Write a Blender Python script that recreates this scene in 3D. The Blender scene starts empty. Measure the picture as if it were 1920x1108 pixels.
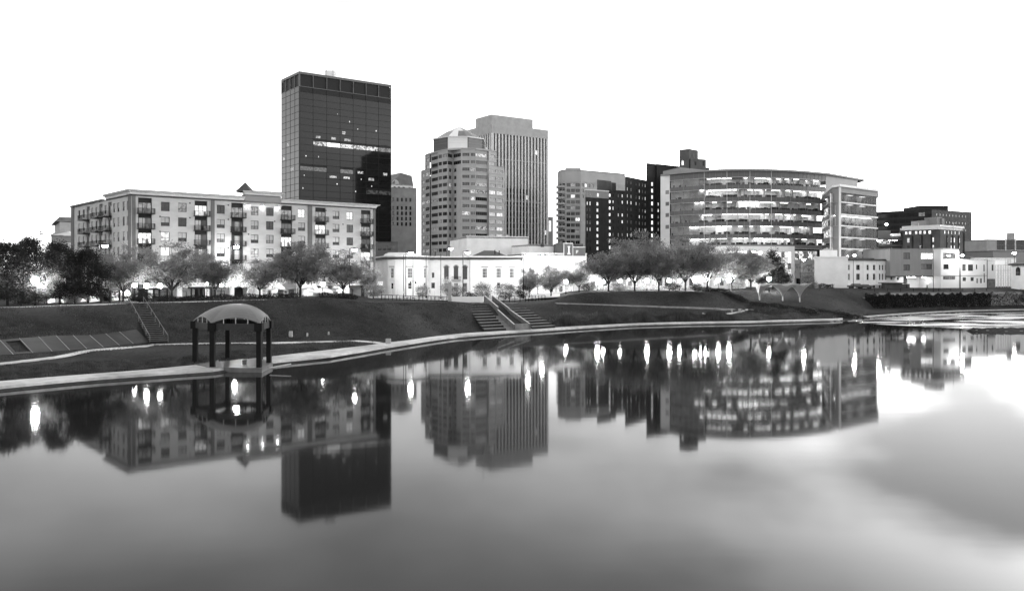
import bpy, math, random
import numpy as np
from mathutils import Matrix, Vector

sc = bpy.context.scene
col = sc.collection
R = math.radians
F = 1600.0            # focal length in photo pixels (1920 wide)
CAMZ = 12.0           # eye height above the river
HOR = 512.0           # horizon row in the photo

# ------------------------------------------------------------------ camera
cd = bpy.data.cameras.new('camera')
cam = bpy.data.objects.new('camera', cd); col.objects.link(cam)
cam.location = (0, 0, CAMZ); cam.rotation_euler = (R(90), 0, 0)
cd.sensor_width = 36.0; cd.lens = 36.0 * F / 1920.0
cd.shift_y = (HOR - 554.0) / 1920.0
cd.clip_start = 0.5; cd.clip_end = 9000
sc.camera = cam

# ------------------------------------------------------------------ sky
SUN_EL, SUN_AZ = 9.0, 60.0      # low sun behind thin cloud, right of the view
w = bpy.data.worlds.new('World'); sc.world = w; w.use_nodes = True
nt = w.node_tree; nt.nodes.clear()
def N(t, **kw):
    n = nt.nodes.new(t)
    for k, v in kw.items(): setattr(n, k, v)
    return n
out = N('ShaderNodeOutputWorld'); bg = N('ShaderNodeBackground')
sky = N('ShaderNodeTexSky', sky_type='NISHITA'); sky.sun_disc = False
sky.sun_elevation = R(SUN_EL); sky.sun_rotation = R(SUN_AZ); sky.air_density = 1.0; sky.dust_density = 3.0
bw = N('ShaderNodeRGBToBW')
tc = N('ShaderNodeTexCoord')
mp = N('ShaderNodeMapping'); mp.inputs['Scale'].default_value = (1.0, 1.0, 2.6); mp.inputs['Location'].default_value = (4.4, 8.21, 10.58)
cl = N('ShaderNodeTexNoise'); cl.inputs['Scale'].default_value = 2.8; cl.inputs['Detail'].default_value = 4; cl.inputs['Roughness'].default_value = 0.45
LK = nt.links.new
LK(tc.outputs['Generated'], mp.inputs['Vector']); LK(mp.outputs[0], cl.inputs['Vector'])
def rng(src, a, b, c, d, clamp=True):
    n = N('ShaderNodeMapRange'); n.clamp = clamp
    for k, v in zip(('From Min', 'From Max', 'To Min', 'To Max'), (a, b, c, d)): n.inputs[k].default_value = v
    LK(src, n.inputs['Value']); return n.outputs[0]
def op(o, a, b):
    n = N('ShaderNodeMath', operation=o)
    for i, q in enumerate((a, b)):
        if isinstance(q, (int, float)): n.inputs[i].default_value = q
        else: LK(q, n.inputs[i])
    return n.outputs[0]
sep = N('ShaderNodeSeparateXYZ'); LK(tc.outputs['Generated'], sep.inputs[0])
veil = op('MULTIPLY', rng(cl.outputs['Fac'], 0.37, 0.62, 8.9, 14.5), op('MULTIPLY', rng(sep.outputs[2], 0.0, 0.31, 2.1, 1.02), rng(sep.outputs[2], 0.29, 0.5, 1.0, 0.72)))   # thin even cloud over the whole dome
LK(sky.outputs[0], bw.inputs[0])
glow = op('MULTIPLY', op('MINIMUM', op('MAXIMUM', op('SUBTRACT', op('MULTIPLY', bw.outputs[0], 6.2), 14.0), 0.0), 30.0), rng(cl.outputs['Fac'], 0.40, 0.60, 0.2, 2.1))
val = op('ADD', veil, glow)
comb = N('ShaderNodeCombineColor')
for i in range(3): LK(val, comb.inputs[i])
LK(comb.outputs[0], bg.inputs['Color']); bg.inputs['Strength'].default_value = 0.1
nt.links.new(bg.outputs[0], out.inputs[0])

# ------------------------------------------------------------------ sun (weak, veiled: dusk)
sd = bpy.data.lights.new('sun', 'SUN'); sd.energy = 0.3; sd.angle = R(20)
so = bpy.data.objects.new('sun', sd); col.objects.link(so); so.location = (200, 100, 300)
az, el = R(SUN_AZ), R(SUN_EL + 6)
dv = Vector((math.sin(az) * math.cos(el), math.cos(az) * math.cos(el), math.sin(el)))
so.rotation_euler = dv.to_track_quat('Z', 'Y').to_euler()

sc.view_settings.view_transform = 'Standard'; sc.view_settings.look = 'None'
sc.view_settings.gamma = 1.0; sc.view_settings.use_curve_mapping = False
sc.view_settings.exposure = 0.0
sc.cycles.use_denoising = True
sc.cycles.max_bounces = 8; sc.cycles.transparent_max_bounces = 16
sc.cycles.sample_clamp_indirect = 12
sc.cycles.caustics_reflective = False; sc.cycles.caustics_refractive = False

# ------------------------------------------------------------------ helpers
def P(x, y, d): return Vector(((x - 960.0) * d / F, d, CAMZ - (y - HOR) * d / F))
def PX(x, d): return Vector(((x - 960.0) * d / F, d))
def ZY(y, d): return CAMZ - (y - HOR) * d / F

MAT = {}
def mat(name, v, rough=0.8, spec=0.3, var=0.15, scale=1.2, bump=0.0, bscale=20.0, metal=0.0, trans=0.0, rnd=0.0, stretch=None, var2=0.0, scale2=0.05):
    """grey procedural material: value v with broad noise variation, optional bump and per-object variation"""
    if name in MAT: return MAT[name]
    m = bpy.data.materials.new(name); m.use_nodes = True; t = m.node_tree
    b = t.nodes['Principled BSDF']
    b.inputs['Roughness'].default_value = rough; b.inputs['Specular IOR Level'].default_value = spec; b.inputs['Metallic'].default_value = metal
    L = t.links.new
    co = t.nodes.new('ShaderNodeTexCoord'); src = co.outputs['Object']
    if stretch:
        mpn = t.nodes.new('ShaderNodeMapping'); mpn.inputs['Scale'].default_value = stretch
        L(src, mpn.inputs[0]); src = mpn.outputs[0]
    n1 = t.nodes.new('ShaderNodeTexNoise'); n1.inputs['Scale'].default_value = scale; n1.inputs['Detail'].default_value = 6; n1.inputs['Roughness'].default_value = 0.62
    L(src, n1.inputs['Vector'])
    mr = t.nodes.new('ShaderNodeMapRange'); mr.inputs['From Min'].default_value = 0.3; mr.inputs['From Max'].default_value = 0.7
    mr.inputs['To Min'].default_value = v * (1 - var); mr.inputs['To Max'].default_value = v * (1 + var); mr.clamp = False
    L(n1.outputs['Fac'], mr.inputs['Value']); val = mr.outputs[0]
    if var2:
        n3 = t.nodes.new('ShaderNodeTexNoise'); n3.inputs['Scale'].default_value = scale2; n3.inputs['Detail'].default_value = 3
        L(src, n3.inputs['Vector'])
        r3 = t.nodes.new('ShaderNodeMapRange'); r3.inputs['From Min'].default_value = 0.3; r3.inputs['From Max'].default_value = 0.7
        r3.inputs['To Min'].default_value = 1 - var2; r3.inputs['To Max'].default_value = 1 + var2
        L(n3.outputs['Fac'], r3.inputs['Value'])
        m3 = t.nodes.new('ShaderNodeMath'); m3.operation = 'MULTIPLY'; L(val, m3.inputs[0]); L(r3.outputs[0], m3.inputs[1]); val = m3.outputs[0]
    if rnd:
        oi = t.nodes.new('ShaderNodeObjectInfo')
        r2 = t.nodes.new('ShaderNodeMapRange'); r2.inputs['To Min'].default_value = 1 - rnd; r2.inputs['To Max'].default_value = 1 + rnd
        L(oi.outputs['Random'], r2.inputs['Value'])
        mm = t.nodes.new('ShaderNodeMath'); mm.operation = 'MULTIPLY'; L(val, mm.inputs[0]); L(r2.outputs[0], mm.inputs[1]); val = mm.outputs[0]
    cb = t.nodes.new('ShaderNodeCombineColor')
    for i in range(3): L(val, cb.inputs[i])
    L(cb.outputs[0], b.inputs['Base Color'])
    if bump:
        n2 = t.nodes.new('ShaderNodeTexNoise'); n2.inputs['Scale'].default_value = bscale; n2.inputs['Detail'].default_value = 4
        L(src, n2.inputs['Vector'])
        bp = t.nodes.new('ShaderNodeBump'); bp.inputs['Strength'].default_value = bump; bp.inputs['Distance'].default_value = 0.08
        L(n2.outputs['Fac'], bp.inputs['Height']); L(bp.outputs[0], b.inputs['Normal'])
    if trans:
        tr = t.nodes.new('ShaderNodeBsdfTranslucent'); L(cb.outputs[0], tr.inputs['Color'])
        mx = t.nodes.new('ShaderNodeMixShader'); mx.inputs[0].default_value = trans
        L(b.outputs[0], mx.inputs[1]); L(tr.outputs[0], mx.inputs[2]); L(mx.outputs[0], t.nodes['Material Output'].inputs[0])
    MAT[name] = m
    return m

def emit(name, s, clutter=0.0, scale=1.5, lo=0.1):
    """lit lamp or lit window; clutter mixes in the dark shapes of a furnished room"""
    if name in MAT: return MAT[name]
    m = bpy.data.materials.new(name); m.use_nodes = True; t = m.node_tree; t.nodes.clear()
    o = t.nodes.new('ShaderNodeOutputMaterial'); e = t.nodes.new('ShaderNodeEmission'); L = t.links.new
    e.inputs['Strength'].default_value = s
    if clutter:
        co = t.nodes.new('ShaderNodeTexCoord'); oi = t.nodes.new('ShaderNodeObjectInfo')
        ad = t.nodes.new('ShaderNodeVectorMath'); ad.operation = 'MULTIPLY_ADD'; ad.inputs[1].default_value = (1, 1, 1)
        sh = t.nodes.new('ShaderNodeVectorMath'); sh.operation = 'SCALE'; sh.inputs[0].default_value = (97, 31, 53)
        L(oi.outputs['Random'], sh.inputs['Scale']); L(co.outputs['Object'], ad.inputs[0]); L(sh.outputs[0], ad.inputs[2])
        v = t.nodes.new('ShaderNodeTexVoronoi'); v.distance = 'CHEBYCHEV'; v.inputs['Scale'].default_value = scale
        L(ad.outputs[0], v.inputs['Vector'])
        sp = t.nodes.new('ShaderNodeSeparateColor'); L(v.outputs['Color'], sp.inputs[0])
        mr = t.nodes.new('ShaderNodeMapRange'); mr.inputs['From Min'].default_value = clutter - 0.25; mr.inputs['From Max'].default_value = clutter + 0.25
        mr.inputs['To Min'].default_value = lo; mr.inputs['To Max'].default_value = 1.0
        L(sp.outputs[0], mr.inputs['Value'])
        r2 = t.nodes.new('ShaderNodeMapRange'); r2.inputs['To Min'].default_value = 0.55; r2.inputs['To Max'].default_value = 1.1
        L(oi.outputs['Random'], r2.inputs['Value'])
        mm = t.nodes.new('ShaderNodeMath'); mm.operation = 'MULTIPLY'; L(mr.outputs[0], mm.inputs[0]); L(r2.outputs[0], mm.inputs[1])
        cb = t.nodes.new('ShaderNodeCombineColor')
        for i in range(3): L(mm.outputs[0], cb.inputs[i])
        L(cb.outputs[0], e.inputs['Color'])
    else:
        e.inputs['Color'].default_value = (1, 1, 1, 1)
    L(e.outputs[0], o.inputs[0])
    if clutter:
        # a pane still mirrors a little sky
        g = t.nodes.new('ShaderNodeBsdfGlossy'); g.inputs['Roughness'].default_value = 0.05; g.inputs['Color'].default_value = (.8, .8, .8, 1)
        mx = t.nodes.new('ShaderNodeMixShader'); mx.inputs[0].default_value = 0.08
        L(e.outputs[0], mx.inputs[1]); L(g.outputs[0], mx.inputs[2]); L(mx.outputs[0], o.inputs[0])
    MAT[name] = m
    return m

def glass_dark(name, v, rough=0.06, spec=0.5, rnd=0.5, coat=0.0):
    """opaque dark window glass: mirrors the sky, dim room behind"""
    if name in MAT: return MAT[name]
    m = mat(name, v, rough=rough, spec=spec, var=0.35, scale=0.6, rnd=rnd)
    return m

def glass_clear(name, tint=0.8, ior=1.1):
    if name in MAT: return MAT[name]
    m = bpy.data.materials.new(name); m.use_nodes = True; t = m.node_tree; t.nodes.clear()
    o = t.nodes.new('ShaderNodeOutputMaterial'); L = t.links.new
    tr = t.nodes.new('ShaderNodeBsdfTransparent'); tr.inputs[0].default_value = (tint, tint, tint, 1)
    g = t.nodes.new('ShaderNodeBsdfGlossy'); g.inputs['Roughness'].default_value = 0.03; g.inputs['Color'].default_value = (.9, .9, .9, 1)
    lw = t.nodes.new('ShaderNodeFresnel'); lw.inputs[0].default_value = ior
    mx = t.nodes.new('ShaderNodeMixShader')
    L(lw.outputs[0], mx.inputs[0]); L(tr.outputs[0], mx.inputs[1]); L(g.outputs[0], mx.inputs[2]); L(mx.outputs[0], o.inputs[0])
    MAT[name] = m
    return m

class MB:
    """collects faces and links them as one mesh object"""
    def __init__(s): s.v = []; s.f = []; s.m = []
    def face(s, pts, m=0):
        i = len(s.v); s.v += [tuple(p) for p in pts]; s.f.append(tuple(range(i, i + len(pts)))); s.m.append(m)
    def box(s, x0, x1, y0, y1, z0, z1, m=0):
        i = len(s.v)
        s.v += [(x0,y0,z0),(x1,y0,z0),(x1,y1,z0),(x0,y1,z0),(x0,y0,z1),(x1,y0,z1),(x1,y1,z1),(x0,y1,z1)]
        for q in ((0,3,2,1),(4,5,6,7),(0,1,5,4),(1,2,6,5),(2,3,7,6),(3,0,4,7)): s.f.append(tuple(i + k for k in q)); s.m.append(m)
        return s
    def fbox(s, fr, u0, u1, d0, d1, z0, z1, m=0):
        """box in a facade frame: u along the face, d inward depth, z up"""
        i = len(s.v)
        for z in (z0, z1):
            for u, d in ((u0,d0),(u1,d0),(u1,d1),(u0,d1)): s.v.append(tuple(fr.pt(u, d, z)))
        for q in ((0,3,2,1),(4,5,6,7),(0,1,5,4),(1,2,6,5),(2,3,7,6),(3,0,4,7)): s.f.append(tuple(i + k for k in q)); s.m.append(m)
        return s
    def prism(s, poly, z0, z1, m=0, cap=True, top=None):
        n = len(poly); i = len(s.v)
        tp = top or poly
        s.v += [(p[0], p[1], z0) for p in poly] + [(p[0], p[1], z1) for p in tp]
        for k in range(n):
            s.f.append((i + k, i + (k + 1) % n, i + n + (k + 1) % n, i + n + k)); s.m.append(m)
        if cap:
            s.f.append(tuple(i + n + k for k in range(n))); s.m.append(m)
            s.f.append(tuple(i + n - 1 - k for k in range(n))); s.m.append(m)
        return s
    def tube(s, p0, p1, r0, r1=None, n=8, m=0, cap=True):
        p0 = Vector(p0); p1 = Vector(p1); r1 = r0 if r1 is None else r1
        d = (p1 - p0).normalized(); a = d.orthogonal().normalized(); b = d.cross(a); i = len(s.v)
        for p, r in ((p0, r0), (p1, r1)):
            for k in range(n):
                t = 2 * math.pi * k / n; s.v.append(tuple(p + a * (r * math.cos(t)) + b * (r * math.sin(t))))
        for k in range(n): s.f.append((i + k, i + (k + 1) % n, i + n + (k + 1) % n, i + n + k)); s.m.append(m)
        if cap: s.f.append(tuple(i + n - 1 - k for k in range(n))); s.m.append(m); s.f.append(tuple(i + n + k for k in range(n))); s.m.append(m)
        return s
    def lathe(s, c, prof, n=12, m=0):
        i = len(s.v)
        for r, z in prof:
            for k in range(n): t = 2 * math.pi * k / n; s.v.append((c[0] + r * math.cos(t), c[1] + r * math.sin(t), c[2] + z))
        for j in range(len(prof) - 1):
            for k in range(n): s.f.append((i+j*n+k, i+j*n+(k+1)%n, i+(j+1)*n+(k+1)%n, i+(j+1)*n+k)); s.m.append(m)
        return s
    def mesh(s, name, mats, off=(0, 0, 0), smooth=False):
        me = bpy.data.meshes.new(name)
        me.from_pydata([(a - off[0], b - off[1], c - off[2]) for a, b, c in s.v], [], s.f)
        for q in (mats if isinstance(mats, (list, tuple)) else [mats]): me.materials.append(q)
        if any(s.m): me.polygons.foreach_set('material_index', s.m)
        if smooth: me.polygons.foreach_set('use_smooth', [True] * len(s.f))
        me.update()
        return me
    def build(s, name, mats, parent=None, smooth=False):
        """vertices are in world coordinates; the parent's position is taken off"""
        off = parent.location if parent is not None else (0, 0, 0)
        return ob(name, s.mesh(name, mats, off, smooth), parent)

def ob(name, me, parent=None, M=None):
    o = bpy.data.objects.new(name, me); col.objects.link(o)
    if parent is not None: o.parent = parent
    if M is not None: o.matrix_basis = M
    return o
def tag(o, label, cat, group=None):
    o['label'] = label; o['category'] = cat
    if group: o['group'] = group
    return o
def thing(name, label, cat, loc, group=None):
    o = bpy.data.objects.new(name, None); col.objects.link(o); o.location = loc; o.empty_display_size = 0.5
    return tag(o, label, cat, group)
def structure(o): o['kind'] = 'structure'; return o
def stuff(o): o['kind'] = 'stuff'; return o
def copy_thing(src, loc, rz=0.0, s=(1, 1, 1)):
    c = src.copy(); col.objects.link(c); c.location = loc; c.rotation_euler = (0, 0, rz); c.scale = s
    for ch in src.children:
        k = ch.copy(); col.objects.link(k); k.parent = c
        for g in ch.children:
            q = g.copy(); col.objects.link(q); q.parent = k
    return c

class Face:
    """a facade from A to B (plan, left to right seen from outside)"""
    def __init__(s, A, B, root):
        s.A = Vector((A[0], A[1])); s.B = Vector((B[0], B[1])); s.L = (s.B - s.A).length
        s.u = (s.B - s.A) / s.L; s.n = Vector((-s.u.y, s.u.x)); s.root = root      # n points inward
    def pt(s, u, d, z):
        p = s.A + s.u * u + s.n * d; return Vector((p.x, p.y, z))
    def M(s, u, d, z):
        p = s.pt(u, d, z) - Vector(s.root.location)
        return Matrix(((s.u.x, s.n.x, 0, p.x), (s.u.y, s.n.y, 0, p.y), (0, 0, 1, p.z), (0, 0, 0, 1)))
    def ux(s, x):
        """distance along the face at photo column x"""
        k = (x - 960.0) / F
        return (k * s.A.y - s.A.x) / (s.u.x - k * s.u.y)
    def depth(s, u): return s.A.y + s.u.y * u
    def zy(s, x, y):
        return ZY(y, s.depth(s.ux(x)))
    def wall(s, z0, z1, holes, m, name='wall', reveal=0.25, u0=0.0, u1=None, d=0.0):
        """outer skin with real openings and reveals"""
        u1 = s.L if u1 is None else u1
        us = sorted(set([round(u0, 4), round(u1, 4)] + [round(q, 4) for h in holes for q in h[:2] if u0 < q < u1]))
        zs = sorted(set([round(z0, 4), round(z1, 4)] + [round(q, 4) for h in holes for q in h[2:] if z0 < q < z1]))
        mb = MB()
        for i in range(len(us) - 1):
            uc = (us[i] + us[i + 1]) / 2
            run = None
            hs = [h for h in holes if h[0] < uc < h[1]]
            for j in range(len(zs) - 1):
                zc = (zs[j] + zs[j + 1]) / 2
                solid = not any(h[2] < zc < h[3] for h in hs)
                if solid:
                    if run is None: run = zs[j]
                if (not solid or j == len(zs) - 2) and run is not None:
                    e = zs[j + 1] if solid else zs[j]
                    mb.face([s.pt(us[i], d, run), s.pt(us[i + 1], d, run), s.pt(us[i + 1], d, e), s.pt(us[i], d, e)]); run = None
        for a, b, c, e in holes:
            q = d + reveal
            mb.face([s.pt(a, d, c), s.pt(b, d, c), s.pt(b, q, c), s.pt(a, q, c)]); mb.face([s.pt(a, q, e), s.pt(b, q, e), s.pt(b, d, e), s.pt(a, d, e)])
            mb.face([s.pt(a, d, c), s.pt(a, q, c), s.pt(a, q, e), s.pt(a, d, e)]); mb.face([s.pt(b, q, c), s.pt(b, d, c), s.pt(b, d, e), s.pt(b, q, e)])
        return mb.build(name, m, s.root)

MESH = {}
def win_mesh(kind, wd, h):
    """shared meshes by kind and size: frame / pane / blind, centred at the foot of the opening"""
    key = (kind, round(wd, 2), round(h, 2))
    if key in MESH: return MESH[key]
    mb = MB(); a = wd / 2; fr = min(0.09, wd * 0.09)
    def frame(bars, rails, m=0):
        mb.box(-a, -a + fr, 0, .12, 0, h, m); mb.box(a - fr, a, 0, .12, 0, h, m)
        mb.box(-a + fr, a - fr, 0, .12, 0, fr, m); mb.box(-a + fr, a - fr, 0, .12, h - fr, h, m)
        for b in bars: mb.box(b * wd - fr * .45, b * wd + fr * .45, .01, .11, fr, h - fr, m)
        for z in rails: mb.box(-a + fr, a - fr, .02, .10, z * h - fr * .4, z * h + fr * .4, m)
    k = kind.split(':')[0]
    if k == 'f21': frame([0], [.36])
    elif k == 'f2': frame([0], [])
    elif k == 'f1': frame([], [.45])
    elif k == 'f0': frame([], [])
    elif k == 'f3': frame([-.167, .167], [])
    elif k == 'f4': frame([-.25, 0, .25], [])
    elif k == 'f6': frame([-.333, -.167, 0, .167, .333], [])
    elif k == 'f33': frame([-.167, .167], [.33, .66])
    elif k == 'pane': mb.box(-a + fr * .5, a - fr * .5, .055, .075, fr * .5, h - fr * .5)
    elif k == 'panel': mb.box(-a, a, 0, .1, 0, h)
    elif k == 'blind': mb.box(-a + fr, a - fr, .035, .05, h * .40, h - fr)
    elif k == 'half': mb.box(-a + fr, -.02, .035, .05, fr, h - fr)
    me = mb.mesh(kind.replace(':', '_'), MAT[kind.split(':')[1]]); MESH[key] = me
    return me

def window(fc, u, z, wd, h, frame='f21', fm='frame_dark', pane='glass', blind=None, d=0.12, name='window'):
    o = ob(name, win_mesh(frame + ':' + fm, wd, h), fc.root, fc.M(u, d, z))
    ob('pane', win_mesh('pane:' + pane, wd, h), o)
    if blind: ob('blind', win_mesh('blind:' + blind, wd, h), o)
    return o
def pane_only(fc, u, z, wd, h, m, d=0.1, name='pane'):
    return ob(name, win_mesh('panel:' + m, wd, h), fc.root, fc.M(u, d, z))

# ------------------------------------------------------------------ materials
mat('grass', 0.038, rough=0.95, spec=0.05, var=0.34, scale=2.4, bump=0.5, bscale=16, var2=0.6, scale2=0.06)
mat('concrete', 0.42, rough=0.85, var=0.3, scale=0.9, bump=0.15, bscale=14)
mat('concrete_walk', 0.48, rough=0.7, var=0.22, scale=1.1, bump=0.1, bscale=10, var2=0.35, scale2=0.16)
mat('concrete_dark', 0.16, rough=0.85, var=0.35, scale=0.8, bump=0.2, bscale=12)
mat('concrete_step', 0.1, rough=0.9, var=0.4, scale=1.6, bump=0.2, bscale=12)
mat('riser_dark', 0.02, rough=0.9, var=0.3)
mat('asphalt', 0.06, rough=0.9, var=0.3, scale=0.5)
mat('paving', 0.3, rough=0.85, var=0.25, scale=0.4)
mat('steel_dark', 0.009, rough=0.6, spec=0.1, var=0.3)
mat('steel_grey', 0.18, rough=0.5, spec=0.5, var=0.25)
mat('steel_light', 0.5, rough=0.45, spec=0.5, var=0.15)
mat('frame_dark', 0.025, rough=0.5, var=0.2)
mat('frame_light', 0.62, rough=0.6, var=0.1)
mat('frame_mid', 0.2, rough=0.5, var=0.1)
glass_dark('glass', 0.018, rough=0.04, rnd=0.6)
glass_dark('glass_mid', 0.08, rough=0.05, rnd=0.5)
glass_dark('glass_tower', 0.012, rough=0.07, spec=0.3, rnd=0.16)
glass_dark('glass_stripe', 0.012, rough=0.08, rnd=0.5)
mat('louvre_dark', 0.008, rough=0.6, var=0.3, scale=3, rnd=0.2)
emit('lit', 1.5, clutter=0.3, scale=1.3, lo=0.4)
emit('lit_bright', 2.2, clutter=0.18, scale=1.8, lo=0.35)
emit('lit_dim', 0.32, clutter=0.4, scale=1.6, lo=0.35)
emit('lit_room', .85, clutter=.42, scale=2.2, lo=.12)
emit('lit_messy', 1.5, clutter=0.5, scale=1.3, lo=0.04)
emit('lamp_glow', 330.0); emit('lamp_glow_soft', 150.0); emit('lamp_glow_dim', 80.0); emit('street_glow', 480.0); emit('panel_light', 20.0); emit('panel_mid', 14.0); emit('panel_low', 10.0)
mat('blind', 0.42, rough=0.8, var=0.15, scale=2, rnd=0.2)
mat('brick_light', 0.43, rough=0.9, var=0.10, scale=0.35, bump=0.25, bscale=9, stretch=(1, 1, 3))
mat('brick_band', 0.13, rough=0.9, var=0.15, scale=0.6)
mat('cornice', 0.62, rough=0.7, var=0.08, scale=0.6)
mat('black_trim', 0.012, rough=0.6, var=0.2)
mat('stone_white', 0.8, rough=0.8, var=0.10, scale=0.25, bump=0.1)
mat('stone_grey', 0.36, rough=0.85, var=0.15, scale=0.3)
mat('stone_oct', 0.38, rough=0.8, var=0.10, scale=0.2)
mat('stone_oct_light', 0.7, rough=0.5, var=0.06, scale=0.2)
mat('roof_dark', 0.07, rough=0.7, var=0.3, scale=0.4)
mat('roof_grey', 0.2, rough=0.75, var=0.2, scale=0.3)
mat('fin', 0.62, rough=0.7, var=0.08, scale=0.1)
mat('brick_dark', 0.028, rough=0.9, var=0.25, scale=0.4)
mat('brick_mid', 0.09, rough=0.9, var=0.2, scale=0.4)
mat('tower_mullion', 0.012, rough=0.5, var=0.2)
mat('tower_rib', 0.11, rough=0.5, var=0.1)
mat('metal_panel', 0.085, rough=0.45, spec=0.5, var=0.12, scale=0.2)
mat('panel_grey', 0.24, rough=0.6, var=0.08, scale=0.2)
mat('panel_white', 0.75, rough=0.55, var=0.06, scale=0.2)
mat('room_wall', 0.68, rough=0.9, var=0.25, scale=0.5, rnd=0.35)
mat('room_floor', 0.35, rough=0.9, var=0.2)
mat('furniture', 0.14, rough=0.8, var=0.5, scale=1.0, rnd=0.6)
mat('bark', 0.025, rough=0.95, var=0.4, scale=2.0, bump=0.4)
mat('leaf_dark', 0.03, rough=0.8, spec=0.15, var=0.5, scale=1.2, trans=0.2)
mat('leaf_mid', 0.23, rough=0.75, spec=0.2, var=0.45, scale=0.9, trans=0.45)
mat('leaf_light', 0.33, rough=0.75, spec=0.2, var=0.4, scale=0.9, trans=0.45)  # lamplight on crowns near the lamps is put into this paler leaf colour
mat('rock', 0.22, rough=0.9, var=0.5, scale=2.0, bump=0.5, bscale=5, rnd=0.4)
mat('fabric', 0.7, rough=0.8, var=0.08, scale=0.5, trans=0.3)
mat('timber', 0.04, rough=0.8, var=0.3)
mat('canopy_metal', 0.13, rough=0.35, spec=0.6, var=0.15, scale=0.5, metal=0.5)
mat('foam', 0.85, rough=0.6, var=0.15, scale=0.15)
glass_clear('clear_glass', 0.78); glass_clear('tinted_glass', 0.5, 1.06)

# ------------------------------------------------------------------ terrain profile
# photo column, walk outer, walk inner, toe (d,z), crest (d,z), back (d,z)
PROF = [
 (-2600,  60,  64,  84, 1.5, 105, 6.7, 140, 6.6),
 (-700,  76,  80,  97, 1.5, 118, 6.7, 145, 6.6),
 (0,   86.8, 91, 107, 1.5, 128, 6.7, 150, 6.7),
 (176, 93.9, 97.8, 117, 1.5, 136, 6.85, 156, 6.9),
 (270, 97.3, 101.5, 128, 1.4, 141, 6.95, 160, 6.95),
 (401, 102, 109, 130, 1.4, 147, 7.05, 165, 7.0),
 (520, 112, 119, 132.5, 1.3, 152, 7.2, 172, 7.1),
 (617, 118.7, 128, 140, 1.2, 155, 7.3, 175, 7.15),
 (680, 127, 135, 143, 1.1, 160, 6.45, 180, 6.3),
 (760, 139.5, 146, 148, .9, 168, 6.1, 190, 5.8),
 (850, 155, 161, 162.5, .7, 178, 5.75, 195, 5.3),
 (885, 159, 165, 167, .6, 190, 5.2, 205, 5.0),
 (960, 167, 173, 175, .6, 194, 5.0, 208, 5.0),
 (1035, 174.5, 180.5, 182, .6, 200, 5.0, 212, 5.1),
 (1065, 178, 184, 186, .75, 212, 6.3, 226, 6.3),
 (1100, 182, 187, 190, .8, 214, 7.1, 232, 7.0),
 (1190, 192, 196, 198, .8, 215, 7.25, 234, 7.1),
 (1290, 197.5, 202, 204, .9, 216, 7.3, 236, 7.2),
 (1340, 199, 203.5, 206, .9, 218, 7.0, 240, 7.0),
 (1400, 200.5, 205, 208, 1.1, 246, 7.2, 262, 7.2),
 (1495, 207, 211.5, 216, 1.2, 256, 7.3, 272, 7.2),
 (1560, 211, 216, 224, 1.2, 262, 7.3, 276, 7.2),
 (1610, 219, 225, 240, 1.2, 268, 7.2, 278, 7.1),
 (1640, 227, 233, 257.5, 1.5, 262.5, 5.9, 280, 7.0),
 (1700, 240, 246, 260, 1.6, 265, 5.9, 284, 7.0),
 (1800, 258, 263, 266.5, 1.9, 271, 6.1, 288, 7.0),
 (1914, 268, 274, 277, 2.0, 282, 6.3, 296, 7.0),
 (2600, 300, 306, 309, 2.0, 314, 6.3, 330, 7.0),
 (4500, 330, 336, 339, 2.0, 344, 6.3, 360, 7.0),
]
def prof(x):
    x = max(PROF[0][0], min(PROF[-1][0], x))
    for a, b in zip(PROF, PROF[1:]):
        if x <= b[0]:
            t = (x - a[0]) / (b[0] - a[0]); t2 = t
            return [p + (q - p) * t2 for p, q in zip(a, b)]
    return list(PROF[-1])
def prof_z(pr, d):
    _, wo, wi, td, tz, cdn, cz, bd, bz = pr
    if d < wo: return -2.0
    if d < wi: return 0.38
    if d < td:
        t = (d - wi) / (td - wi); return 0.46 + (tz - 0.46) * t
    if d < cdn:
        t = (d - td) / (cdn - td); e = t * t * (3 - 2 * t); return tz + (cz - tz) * (0.45 * t + 0.55 * e)
    if d < bd: return cz + (bz - cz) * (d - cdn) / (bd - cdn)
    return bz + (6.0 - bz) * min(1.0, (d - bd) / 150.0)
def H(X, Y):
    return prof_z(prof(960 + F * X / Y), Y)
def G(x, d): return H((x - 960) * d / F, d)
def gp(x, d, dz=0.0):
    p = PX(x, d); return Vector((p.x, p.y, H(p.x, p.y) + dz))

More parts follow.
